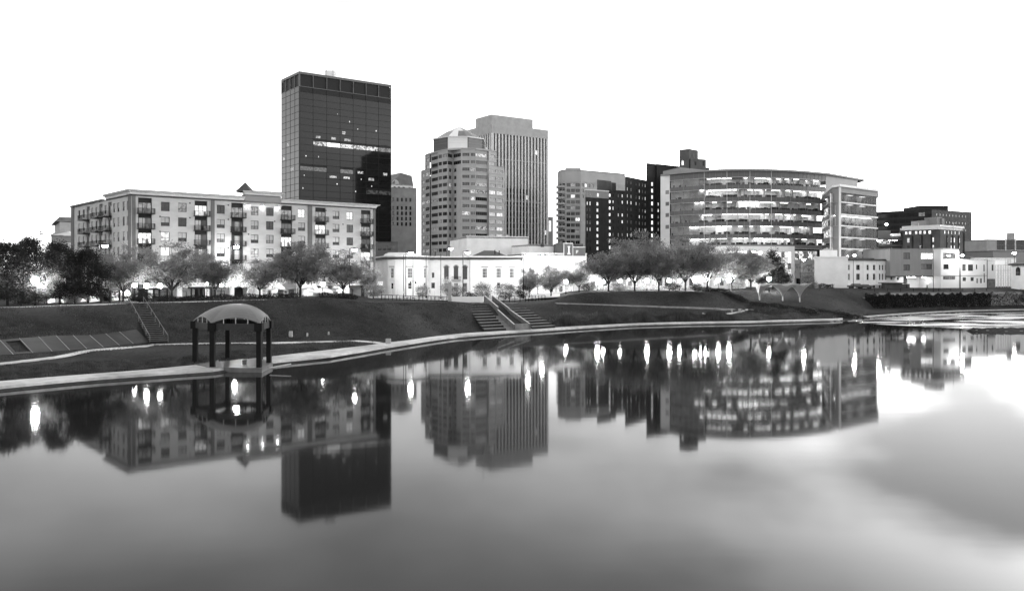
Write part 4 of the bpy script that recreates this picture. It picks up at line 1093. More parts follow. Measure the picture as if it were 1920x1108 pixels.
# ================================================================== white low office by the levee
def white_office():
    t = thing('white_low_office', 'low white stone office with blank end wall and two rows of windows', 'building', (*PX(1527, 282), 6.8))
    zt = ZY(485, 282); zb = 6.8
    # blank end block
    A = [PX(1527, 282), PX(1590, 280), PX(1590, 300), PX(1527, 300)]
    q = MB(); q.prism([tuple(p) for p in A], zb + 1.4, zt + .3); q.build('end_wall', MAT['stone_white'], t)
    q = MB(); q.prism([(A[0].x - .2, A[0].y - .2), (A[1].x + .2, A[1].y - .2), (A[2].x + .2, A[2].y), (A[3].x - .2, A[3].y)], zb - 1, zb + 1.35); q.build('plinth', MAT['stone_white'], t)
    q = MB(); q.prism([(A[0].x - .25, A[0].y - .25), (A[1].x + .25, A[1].y - .25), (A[2].x + .25, A[2].y), (A[3].x - .25, A[3].y)], zt + .3, zt + .65); q.build('coping', MAT['stone_white'], t)
    B = [PX(1537, 286), PX(1570, 285), PX(1570, 296), PX(1537, 296)]
    q = MB(); q.prism([tuple(p) for p in B], zt + .66, zt + 2.9); q.build('roof_room', MAT['stone_white'], t)
    q = MB()
    for i in range(6): x = B[0].x + 2.2 + i * .6; q.box(x, x + .4, 289, 289.5, zt + 2.9, zt + 3.3 + (i % 3) * .25)
    q.build('roof_pipes', MAT['steel_light'], t)
    f1 = Face(PX(1590, 281.5), PX(1694, 292), t)
    d = 285; r1, r2 = ZY(506.5, d), ZY(525, d)
    xs = [(1591.5, 5.5, 'f1'), (1609, 9, 'f2'), (1627, 5.5, 'f1'), (1639, 6, 'f1'), (1649.5, 3.6, 'f1'), (1655, 3.6, 'f1'), (1661, 3.6, 'f1'), (1671.5, 5.2, 'f1'), (1683.5, 5.5, 'f1')]
    holes, todo = [], []
    rr = random.Random(2)
    for x, wp, fk in xs:
        uu = f1.ux(x); wd = wp * d / F
        for z, h in ((r1, 1.75), (r2, 2.1)): holes.append((uu - wd / 2, uu + wd / 2, z, z + h)); todo.append((uu, z, wd, h, fk, 'glass' if rr.random() < .8 else 'glass_mid'))
        if x in (1591.5, 1627, 1639, 1649.5): holes.append((uu - wd / 2, uu + wd / 2, zb + .2, zb + 1.0)); todo.append((uu, zb + .2, wd, .8, 'f0', 'glass'))
    f1.wall(zb - 1, ZY(489, d), holes, MAT['stone_white'], reveal=.3)
    for uu, z, wd, h, fk, pm in todo: window(f1, uu, z, wd, h, fk, 'frame_mid', pm, d=.14)
    for x in (1619.5, 1645, 1666, 1677.5): q = MB(); uu = f1.ux(x); q.fbox(f1, uu - .35, uu + .35, -.2, 0, zb + 1.5, ZY(490, d)); q.build('pilaster', MAT['stone_white'], t)
    q = MB(); q.fbox(f1, -.1, f1.L, -.45, .5, ZY(489, d), ZY(486, d)); q.build('cornice', MAT['roof_dark'], t)
    q = MB(); q.fbox(f1, 0, f1.L, -.25, 0, zb + 1.15, zb + 1.45); q.build('string_course', MAT['stone_white'], t)
    q = MB(); q.prism([tuple(p) for p in (PX(1590, 282.2), PX(1694, 292.7), PX(1694, 306), PX(1590, 300))], ZY(488, d), ZY(486.8, d)); q.build('roof', MAT['roof_dark'], t)
    q = MB()
    for x in (1603, 1622, 1640, 1676): p_ = PX(x, 296); q.box(p_.x - 1.6, p_.x + 1.6, p_.y - 1, p_.y + 1, ZY(488, d), ZY(483.5, d))
    q.build('roof_units', MAT['roof_dark'], t)
    q = MB(); q.fbox(f1, f1.ux(1651), f1.ux(1692), -3, -.5, zb - .2, zb + 1.5); q.build('loading_dock', MAT['roof_dark'], t)
white_office()

def concrete_office():
    t = thing('concrete_office', 'angular pale concrete building with lit porch above the ivy wall', 'building', (*PX(1693, 288), 6.8))
    d = 288; zb = 6.8
    def part_block(x0, x1, dd0, dd1, y_top, m, wins, zlow=zb - .5, name='wall', dep=16):
        pl = rect(x0, dd0, x1, dd1, dep); fc = Face(pl[0], pl[1], t); T = ZY(y_top, d); hs = []
        for xa, xb, ya, yb, pm, fk in wins: hs.append((fc.ux(xa), fc.ux(xb), ZY(yb, d), ZY(ya, d)))
        fc.wall(zlow, T, hs, MAT[m], reveal=.35, name=name)
        for (a, b, c, e), w_ in zip(hs, wins): window(fc, (a + b) / 2, c, b - a, e - c, w_[5], 'frame_dark', w_[4], d=.2)
        for i in (1, 2, 3): Face(pl[i], pl[(i + 1) % 4], t).wall(zlow, T, [], MAT[m], name=name)
        q = MB(); q.prism([tuple(p) for p in pl], T - .3, T - .05); q.build('roof', MAT['roof_grey'], t)
        return fc
    mat('concrete_board', .27, rough=.85, var=.12, scale=.5, bump=.2, stretch=(1, 1, .15))
    f1 = part_block(1669, 1763, 286, 289, 466, 'concrete_board', [(1694, 1706, 496, 507.5, 'glass', 'f2'), (1694, 1706, 474, 486, 'glass_mid', 'f2'), (1727, 1753, 474.5, 486, 'lit_bright', 'f3'), (1727, 1753, 495, 505, 'glass_mid', 'f4')], zlow=ZY(517.5, d))
    f2 = part_block(1764, 1799, 285, 287, 466, 'stone_oct_light', [(1768, 1791, 474.5, 486, 'lit_dim', 'f4'), (1769, 1779, 495.5, 505, 'glass', 'f3'), (1768, 1791, 518, 524, 'lit_dim', 'f6')])
    f3 = part_block(1799.5, 1851, 287.2, 291, 486, 'panel_white', [(1804, 1811.5, 495, 508, 'glass_mid', 'f2'), (1815, 1825, 496, 508, 'glass_mid', 'f1'), (1830, 1833, 496, 505, 'glass', 'f0'), (1844, 1847, 496, 509, 'glass', 'f0'), (1805, 1812, 520, 527, 'glass_mid', 'f2'), (1820, 1826.5, 520, 527, 'glass_mid', 'f2'), (1831, 1834, 522, 531, 'glass', 'f0'), (1838, 1841.5, 522, 531, 'glass', 'f0'), (1844.5, 1847, 512, 530, 'glass', 'f0')])
    f4 = part_block(1852, 1866, 291.5, 293, 487, 'panel_white', [(1859.5, 1863, 496, 507.5, 'glass', 'f0')], zlow=ZY(523, d))
    q = MB(); q.prism([tuple(p) for p in rect(1852, 292, 1866, 293.5, 10)], zb - .5, ZY(523.2, d)); q.build('base', MAT['concrete_dark'], t)
    # lit porch under the board marked volume
    q = MB(); q.prism([tuple(p) for p in rect(1701, 294, 1763, 296, 8)], zb - .5, ZY(517.6, d)); q.build('porch_wall', MAT['stone_white'], t)
    q = MB(); q.fbox(f1, 0, f1.L, -.3, 8, ZY(517.4, d) - .35, ZY(517.4, d)); q.build('porch_soffit', MAT['roof_dark'], t)
    for x in (1711, 1719.5, 1738.5):
        uu = f1.ux(x); q = MB(); q.fbox(f1, uu - .45, uu + .45, 1.5, 2.4, ZY(517.4, d) - .55, ZY(517.4, d) - .36); q.build('porch_lamp', emit('porch_glow', 45), t)
    for x in (1703.5, 1741.5): uu = f1.ux(x); q = MB(); q.fbox(f1, uu - .1, uu + .1, .8, 1.0, zb - .3, zb + 1.2); q.build('bollard', MAT['steel_dark'], t)
    for fc in (f2, f3):
        q = MB(); q.fbox(fc, fc.L - .15, fc.L + .0, -.1, -.02, zb, ZY(487 if fc is f3 else 467, d)); q.build('downpipe', MAT['steel_dark'], t)
        q = MB(); q.fbox(fc, .0, fc.L - .2, -.06, 0, ZY(517.2, d), ZY(516.4, d)); q.build('string_course', MAT['steel_grey'], t)
concrete_office()

def cornice_office():
    t = thing('white_cornice_office', 'dark brick office with bright white cornice above the concrete building', 'building', (*PX(1692, 330), 6))
    f1 = Face(PX(1692, 336), PX(1763, 326), t); f2 = Face(PX(1763, 326), PX(1807, 338), t)
    T = ZY(431, 330); rr = random.Random(14)
    r0, r1, r2 = ZY(439, 330), ZY(454.5, 330), ZY(465.5, 330)
    for fc, top_x, mid_x in ((f1, [1699, 1706, 1717.5, 1725.5, 1733.5, 1743, 1751], [1703, 1726, 1748.5]), (f2, [1772, 1779, 1785, 1791.5, 1799], [1763.8, 1777, 1784, 1790, 1799.5])):
        hs = [(fc.ux(x) - .5, fc.ux(x) + .5, r0, r0 + 1.3) for x in top_x] + [(fc.ux(x) - .55, fc.ux(x) + .55, z, z + h) for x in mid_x for z, h in ((r1, 1.9), (r2, 1.2))]
        hs = [h for h in hs if h[0] > .05 and h[1] < fc.L - .05]
        fc.wall(5, T, hs, MAT['brick_mid'], reveal=.25)
        for a, b, c, e in hs: window(fc, (a + b) / 2, c, b - a, e - c, 'f1', 'frame_dark', rr.choice(['lit_bright', 'lit_bright', 'lit', 'glass_mid']), d=.1)
        for i in range(1, 4): uu = fc.L * i / 4 + .4; q = MB(); q.fbox(fc, uu - .3, uu + .3, -.25, 0, 12, ZY(441, 330)); q.build('pilaster', MAT['brick_dark'], t)
    pl = [PX(1691, 335.5), PX(1763, 324.5), PX(1808.5, 337.5), PX(1808.5, 352), PX(1691, 352)]
    q = MB(); q.prism([tuple(p) for p in pl], T + .9, ZY(423, 330)); q.prism([(p.x * .997, p.y + .6) for p in pl], T, T + .88); q.build('cornice', MAT['panel_white'], t)
    q = MB(); q.prism([tuple(p) for p in rect(1735, 338, 1766, 340, 8)], T + 1, ZY(413, 338)); q.prism([tuple(p) for p in rect(1757, 335, 1766, 336, 6)], T + 1, ZY(407, 335)); q.build('plant_room', MAT['panel_grey'], t)
    q = MB(); q.prism([tuple(p) for p in rect(1766.2, 335, 1771, 335.5, 5)], T + 1, ZY(409, 335)); q.build('cooling_unit', MAT['steel_grey'], t)
    for x in (1722, 1788): p_ = PX(x, 331); q = MB(); q.tube((p_.x, p_.y, T), (p_.x, p_.y, ZY(418, 331)), .12, n=6); q.build('vent_pipe', MAT['steel_light'], t)
    for A, B in ((pl[2], pl[3]), (pl[3], pl[4]), (pl[4], pl[0])): Face(A, B, t).wall(5, T, [], MAT['brick_mid'])
cornice_office()

# far dark block on the right
def far_dark():
    p_ = [PX(1640, 600), PX(1747, 572), PX(1822, 600), PX(1822, 640), PX(1640, 640)]
    T = ZY(392.5, 572); rr = random.Random(3)
    t = thing('far_dark_office', 'long dark office block rising behind the white cornice office', 'office building', (p_[0].x, p_[0].y, 5))
    f1, f2 = Face(p_[0], p_[1], t), Face(p_[1], p_[2], t)
    f1.wall(5, T, [], MAT['brick_dark'])
    for r in range(7):
        z = ZY(406, 580) - 4.1 * r
        for i in range(9): w2 = f1.L / 9; pane_only(f1, w2 * (i + .5), z, w2 - .3, 2.4, 'lit_dim' if (r, i) == (0, 7) else 'glass_tower', d=-.06)
    zs = [ZY(405.5, 580), ZY(419, 580), ZY(432, 580)]
    hs = [(f2.ux(x) - .6, f2.ux(x) + .6, z, z + 1.5) for x in range(1757, 1815, 6) for z in zs]
    f2.wall(5, T, hs, MAT['brick_mid'], reveal=.3)
    for a, b, c, e in hs: window(f2, (a + b) / 2, c, b - a, e - c, 'f1', 'frame_mid', rr.choice(['glass_mid', 'lit_dim', 'glass_mid']), d=.12)
    for i in (2, 3, 4): Face(p_[i], p_[(i + 1) % 5], t).wall(5, T, [], MAT['brick_mid'])
    q = MB(); q.prism([tuple(v) for v in p_], T - .4, T - .1); q.build('roof', MAT['roof_dark'], t)
    q = MB(); q.prism([tuple(v) for v in rect(1725, 590, 1778, 590, 25)], T - .1, ZY(385.5, 590)); q.build('roof_room', MAT['brick_dark'], t)
far_dark()

def parking():
    t = thing('parking_deck', 'open lit parking deck between the glass wing and the dark office', 'parking garage', (*PX(1646, 350), 5))
    a, b = PX(1646, 350), PX(1697, 352); fc = Face(a, b, t)
    for y0, y1, mm in ((449, 446, 'panel_grey'), (462, 458, 'panel_grey')):
        q = MB(); q.fbox(fc, 0, fc.L, -.2, 12, ZY(y0, 350), ZY(y1, 350)); q.build('deck_slab', MAT[mm], t)
    q = MB(); q.fbox(fc, 0, fc.L, 10, 10.4, 5, ZY(446, 350)); q.build('back_wall', MAT['panel_white'], t)
    for x in (1647, 1672, 1696): uu = max(.3, min(fc.L - .3, fc.ux(x))); q = MB(); q.fbox(fc, uu - .25, uu + .25, .1, .7, 5, ZY(449, 350)); q.build('column', MAT['panel_grey'], t)
    q = MB(); q.fbox(fc, 0, fc.ux(1670), 0, 6, ZY(446, 350), ZY(432, 350)); q.build('stair_tower', MAT['panel_grey'], t)
    q = MB(); q.fbox(fc, fc.ux(1671), fc.L, -.05, .2, ZY(446, 350), ZY(443, 350)); q.build('parapet', MAT['panel_grey'], t)
    for x in (1654, 1662, 1682, 1690):
        uu = fc.ux(x); q = MB(); q.fbox(fc, uu - .6, uu + .6, 4, 4.6, ZY(449, 350) - .3, ZY(449, 350) - .15); q.build('deck_lamp', emit('deck_glow', 60), t)
    q = MB(); q.fbox(fc, fc.ux(1673), fc.L, 3, 7, ZY(443, 350), ZY(437, 350)); q.build('roof_canopy', MAT['panel_white'], t)
parking()

# far right
p = rect(1850, 420, 1960, 428, 20)
r_, f_ = block('far_right_block', 'grey block with dark glazed bays at the far right edge', 'building', p, 5, ZY(449, 420), 'stone_grey', {})
for x0, x1 in ((1869, 1884), (1886.5, 1902), (1905, 1935)):
    fc = f_[0]; a, b = fc.ux(x0), fc.ux(x1)
    for i in range(3):
        for j in range(2): w2 = (b - a) / 3; pane_only(fc, a + w2 * (i + .5), ZY(468, 420) + 2.3 * j, w2 - .1, 2.2, 'glass_tower', d=-.08)
for x in (1885.2, 1903.4): uu = f_[0].ux(x); q = MB(); q.fbox(f_[0], uu - .2, uu + .2, -.3, 0, 12, ZY(447, 420)); q.build('pier', MAT['panel_white'], r_)
q = MB(); q.prism([tuple(v) for v in rect(1894, 426, 1902.5, 426, 3)], ZY(449, 420), ZY(437, 426)); q.build('chimney', MAT['stone_grey'], r_)
p = rect(1862, 360, 1925, 364, 20)
r_, f_ = block('low_flat_shed', 'low pale flat roofed hall in front of the far right block', 'building', p, 5, ZY(470, 360), 'panel_grey', {})
p = rect(1820, 330, 1905, 336, 12)
r_, f_ = block('long_white_shed', 'long low white building behind the concrete office at right', 'building', p, 5, ZY(483, 330), 'panel_white', {})
p = rect(1896, 290, 2010, 262, 14)
r_, f_ = block('arched_villa', 'white villa with arched windows at the right edge of the picture', 'building', p, 6.5, ZY(497, 284), 'stone_white', {})
fc = f_[0]
q = MB(); q.fbox(fc, -.6, fc.L + .6, -.7, .2, ZY(497, 284), ZY(494.5, 284)); q.build('eave', MAT['roof_dark'], r_)
q = MB(); A_ = [fc.pt(-.6, -.7, ZY(494.5, 284)), fc.pt(fc.L + .6, -.7, ZY(494.5, 284)), fc.pt(fc.L - 4, 7, ZY(484, 284)), fc.pt(4, 7, ZY(484, 284)), fc.pt(-.6, 14, ZY(494.5, 284))]
q.face(A_[:4]); q.face([A_[0], A_[3], A_[4]]); q.build('hip_roof', MAT['roof_dark'], r_)
for x in (1909, 1928, 1947):
    uu = fc.ux(x); z0 = ZY(516.5, 284); w2, h2 = 1.15, 1.7; q = MB()
    arc_ = [fc.pt(uu + w2 * math.cos(math.pi * i / 10), -.05, z0 + h2 + w2 * math.sin(math.pi * i / 10)) for i in range(11)]
    q.face([fc.pt(uu - w2, -.05, z0), fc.pt(uu + w2, -.05, z0)] + arc_); o = q.build('arched_window', MAT['glass'], r_)
    q = MB(); q.fbox(fc, uu - .05, uu + .05, -.12, -.06, z0, z0 + h2 + w2 - .05); q.fbox(fc, uu - w2, uu + w2, -.12, -.06, z0 + .9, z0 + 1.0); ob('frame', q.mesh('frame', MAT['frame_mid'], r_.location), o)
def substation():
    t = thing('steel_gantry', 'white steel lattice gantry beside the villa on the right', 'gantry', (*PX(1880, 300), 6.8))
    for x, d in ((1868, 300), (1874, 303), (1880, 300), (1887, 303), (1893, 300)):
        p_ = PX(x, d); q = MB(); h = ZY(486, 300) - (x % 3)
        for dx in (-.35, .35): q.tube((p_.x + dx, p_.y, 6.5), (p_.x + dx, p_.y, h), .09, n=4)
        z = 7.0; s_ = 1
        while z < h - 1: q.tube((p_.x - .35 * s_, p_.y, z), (p_.x + .35 * s_, p_.y, z + .9), .05, n=4); z += .9; s_ = -s_
        q.build('lattice_post', MAT['steel_light'], t)
    for y in (488, 497, 507):
        a, b = PX(1866, 300), PX(1895, 300); q = MB(); q.tube((a.x, a.y, ZY(y, 300)), (b.x, b.y, ZY(y, 300)), .12, n=4); q.build('crossbar', MAT['steel_light'], t)
substation()

# ================================================================== white arts hall in the middle
def arts_hall():
    t = thing('white_arts_hall', 'white two storey classical hall with bowed left end behind the plaza', 'building', (*PX(800, 230), 5))
    zb = 4.6; d = 230
    T = ZY(489, d)
    pl = [PX(703, 248), PX(720, 229), PX(727, 226), PX(741, 224), PX(758, 223.2), PX(776, 223.6), PX(792, 225.5), PX(801, 228), PX(803, 232), PX(822, 232.5), PX(880, 234), PX(882, 230.5), PX(976, 233.5), PX(977, 256), PX(703, 262)]
    segs = {}
    rr = random.Random(17)
    for i in range(13):
        fc = Face(pl[i], pl[i + 1], t); hs = []; ws = []
        for x, kind in {2: [(735, 0)], 3: [(741.8, 3)], 4: [(768.5, 0)], 6: [(797, 0)], 8: [(812, 1)], 9: [(837, 2), (855, 2), (872, 2)], 11: [(909, 0), (935, 0), (959.5, 0)]}.get(i, []):
            uu = fc.ux(x); uu = max(.9, min(fc.L - .9, uu)) if fc.L > 2 else fc.L / 2
            if kind == 0:
                ya, yb = 503.5, 521; h = (uu - .62, uu + .62, ZY(yb, d), ZY(ya, d)); hs.append(h); ws.append((h, 'f33', 'frame_light', 'glass_mid'))
                if i != 11 or x == 935: g = (uu - .5, uu + .5, ZY(541, d), ZY(530, d)); hs.append(g); ws.append((g, 'f1', 'frame_light', 'glass'))
            elif kind == 1: h = (uu - .35, uu + .35, ZY(521, d), ZY(511, d)); hs.append(h); ws.append((h, 'f0', 'frame_mid', 'glass')); g = (uu - .5, uu + .5, ZY(541, d), ZY(530, d)); hs.append(g); ws.append((g, 'f0', 'frame_mid', 'glass'))
            elif kind == 2: h = (uu - .62, uu + .62, ZY(524, d), ZY(502, d)); hs.append(h); ws.append((h, 'f33', 'frame_dark', 'glass')); g = (uu - .55, uu + .55, ZY(548, d), ZY(531, d)); hs.append(g); ws.append((g, 'f1', 'frame_mid', 'lit_dim'))
        fc.wall(zb, T, hs, MAT['stone_white'], reveal=.3)
        for (a, b, c, e), fk, fm, pm in ws: window(fc, (a + b) / 2, c, b - a, e - c, fk, fm, pm, d=.12)
        for (a, b, c, e), fk, fm, pm in ws:
            if fk == 'f33' and fm == 'frame_light':
                q = MB(); q.fbox(fc, a - .3, b + .3, -.28, 0, e + .35, e + .62); q.build('window_hood', MAT['stone_grey'], t)
                q = MB(); q.fbox(fc, a - .25, b + .25, -.12, 0, c - .65, c - .1); q.build('sill_panel', MAT['panel_white'], t)
            if fm == 'frame_dark':
                uu = (a + b) / 2; q = MB(); pts = [fc.pt(uu + .62 * math.cos(math.pi * k / 10), -.04, e + .62 * math.sin(math.pi * k / 10)) for k in range(11)]; q.face(pts); q.build('fanlight', MAT['glass'], t)
                q = MB()
                for k in range(10):
                    a0, a1 = math.pi * k / 10, math.pi * (k + 1) / 10
                    q.face([fc.pt(uu + r_ * math.cos(aa), -.08, e + r_ * math.sin(aa)) for r_, aa in ((.62, a0), (.85, a0), (.85, a1), (.62, a1))])
                q.build('arch_moulding', MAT['stone_grey'], t)
    Face(pl[13], pl[14], t).wall(zb, T, [], MAT['stone_white'])
    # entablature: thin dark cornice over a plain frieze, pale blocking course
    def ring(off, z0, z1, m, name):
        q = MB(); pp = []
        cx = sum(p.x for p in pl) / len(pl); cy = sum(p.y for p in pl) / len(pl)
        for i, p in enumerate(pl):
            a, b = pl[i - 1], pl[(i + 1) % len(pl)]; u = (b - a).normalized(); pp.append((p.x + u.y * off, p.y - u.x * off))
        q.prism(pp, z0, z1); return q.build(name, MAT[m], t)
    ring(.15, T, T + .3, 'stone_white', 'frieze'); ring(.55, T + .3, T + .62, 'roof_dark', 'cornice'); ring(.7, T + .62, T + .95, 'brick_mid', 'cornice'); ring(.1, T + .95, T + 1.3, 'stone_white', 'blocking_course')
    # low roofs
    q = MB(); A = [PX(722, 228), PX(780, 226), PX(786, 250), PX(716, 250)]; q.prism([tuple(p) for p in A], T + 1.3, ZY(473.5, d), top=[tuple(p.lerp(A[(i + 2) % 4], .1)) for i, p in enumerate(A)]); q.build('attic', MAT['stone_oct_light'], t)
    q = MB(); A = [PX(884, 231.5), PX(952, 234), PX(946, 254), PX(884, 254)]; q.prism([tuple(p) for p in A], T + 1.3, ZY(468, d), top=[tuple(p.lerp(A[(i + 2) % 4], .36)) for i, p in enumerate(A)]); q.build('low_hip_roof', MAT['roof_dark'], t)
    q = MB()
    for x, y in ((816, 472), (928, 469), (936, 470)): p_ = PX(x, 236); q.tube((p_.x, p_.y, T + 1), (p_.x, p_.y, ZY(y, 236)), .14, n=6)
    q.build('flue', MAT['steel_dark'], t)
    # balcony over the central door
    fc = Face(pl[9], pl[10], t); q = MB(); q.fbox(fc, fc.ux(846), fc.ux(864), -1.0, 0, ZY(526.5, d), ZY(524.8, d)); o = q.build('balcony', MAT['stone_grey'], t)
    q = MB()
    for k in range(9): uu = fc.ux(846) + .1 + k * (fc.ux(864) - fc.ux(846) - .25) / 8; q.fbox(fc, uu, uu + .06, -.98, -.92, ZY(524.8, d), ZY(524.8, d) + .8)
    q.fbox(fc, fc.ux(846), fc.ux(864), -1.0, -.9, ZY(524.8, d) + .8, ZY(524.8, d) + .88); ob('railing', q.mesh('railing', MAT['steel_dark'], t.location), o)
arts_hall()
p = rect(875, 300, 990, 306, 30)
r_, f_ = block('blank_theatre_box', 'large blank white stage house rising behind the classical hall', 'theatre', p, 5, ZY(444, 301), 'stone_white', {})
q = MB(); q.fbox(f_[0], -.15, f_[0].L + .15, -.15, .3, ZY(444, 301), ZY(442.5, 301)); q.build('coping', MAT['panel_white'], r_)
p = rect(990.5, 290, 1063, 296, 14)
r_, f_ = block('white_rear_hall', 'plain white rooftop storeys between the theatre box and the hotel', 'building', p, 5, ZY(459, 292), 'stone_white', {})
q = MB(); q.prism([tuple(v) for v in rect(1042, 290.4, 1058, 291, 3)], ZY(474.5, 291), ZY(457, 291)); q.build('service_door_box', MAT['metal_panel'], r_)
for x, y in ((1017, 457), (1001, 470)): p_ = PX(x, 291.5); q = MB(); q.box(p_.x - .5, p_.x + .5, p_.y, p_.y + 1, ZY(y + 6, 291), ZY(y, 291)); q.build('roof_unit', MAT['roof_dark'], r_)
# low white street front with shop windows behind the small trees
p = rect(978, 262, 1100, 268, 16)
r_, f_ = block('white_street_front', 'long white low street front with shop windows behind the two small trees', 'building', p, 5, ZY(476, 264), 'stone_white',
   {0: (cols_at(p, [1020, 1034, 1042, 1052, 1062, 1072]), [ZY(548, 264)], 1.1, 1.9, 'f2', 'frame_mid', pick(5, 'glass_mid', 'lit_dim', 'lit'))})
fc = f_[0]
q = MB(); q.fbox(fc, 0, fc.L, -.3, 0, ZY(476, 264), ZY(474.5, 264)); q.build('coping', MAT['panel_white'], r_)
def billboard():
    t = thing('roof_billboard', 'dark roof billboard with a white tower figure on the white street front', 'billboard', (*PX(1077, 266), ZY(476, 264)))
    fc = Face(PX(1057, 265.5), PX(1097, 267), t)
    z0, z1, z2 = ZY(480, 266), ZY(457, 266), ZY(464, 266); um = fc.ux(1074)
    q = MB(); q.fbox(fc, 0.1, um, -.1, .3, z0, z1); q.build('panel', MAT['metal_panel'], t); q = MB(); q.fbox(fc, um + .05, fc.L, -.1, .3, z0, z2); q.build('panel', MAT['metal_panel'], t)
    q = MB()
    for a, b, c, e in ((0, um, z1, z1 + .2), (0, fc.L, z0 - .2, z0), (0, .12, z0, z1), (um - .06, um + .06, z0, z1), (um, fc.L, z2, z2 + .2)): q.fbox(fc, a, b, -.16, .32, c, e)
    q.build('frame', MAT['panel_white'], t)
    q = MB(); uc = fc.ux(1066.5); h = z1 - z0
    for a, b, c, e in ((-.5, .5, .12, .2), (-.34, .34, .2, .3), (-.22, .22, .3, .72), (-.4, .4, .72, .8)): q.fbox(fc, uc + a, uc + b, -.14, -.1, z0 + c * h, z0 + e * h)
    q.build('tower_figure', MAT['panel_white'], t)
    q = MB(); uc = fc.ux(1082)
    q.fbox(fc, uc - .35, uc + .35, -.14, -.1, z0 + .4 * h, z0 + .46 * h); q.fbox(fc, uc - .35, uc - .22, -.14, -.1, z0 + .2 * h, z0 + .4 * h); q.fbox(fc, uc - .22, uc + .3, -.14, -.1, z0 + .28 * h, z0 + .33 * h); q.build('emblem', MAT['panel_white'], t)
    q = MB(); q.fbox(fc, um + .1, fc.L - .2, 1.5, 3, z2 - .5, z2 + 1.2); q.build('roof_unit', MAT['roof_dark'], t)
billboard()

# ================================================================== trees
def leaf_mesh(name, centers, size, m, seed, flat=0.0):
    """one quad leaf per centre, random attitude"""
    g = np.random.default_rng(seed); c = np.asarray(centers, dtype=np.float64); n = len(c)
    a = g.normal(size=(n, 3)); a[:, 2] *= (1 - flat); a /= np.linalg.norm(a, axis=1)[:, None]
    b = g.normal(size=(n, 3)); b -= (b * a).sum(1)[:, None] * a; b /= np.linalg.norm(b, axis=1)[:, None]
    s = size * g.uniform(.55, 1.25, size=(n, 1)); w_ = s * .55
    v = np.empty((n, 4, 3)); v[:, 0] = c - a * s; v[:, 1] = c - b * w_; v[:, 2] = c + a * s; v[:, 3] = c + b * w_
    me = bpy.data.meshes.new(name)
    me.vertices.add(4 * n); me.vertices.foreach_set('co', v.reshape(-1))
    me.loops.add(4 * n); me.loops.foreach_set('vertex_index', np.arange(4 * n, dtype=np.int32))
    me.polygons.add(n); me.polygons.foreach_set('loop_start', np.arange(0, 4 * n, 4, dtype=np.int32))
    me.materials.append(MAT[m]); me.update(); me.validate()
    return me

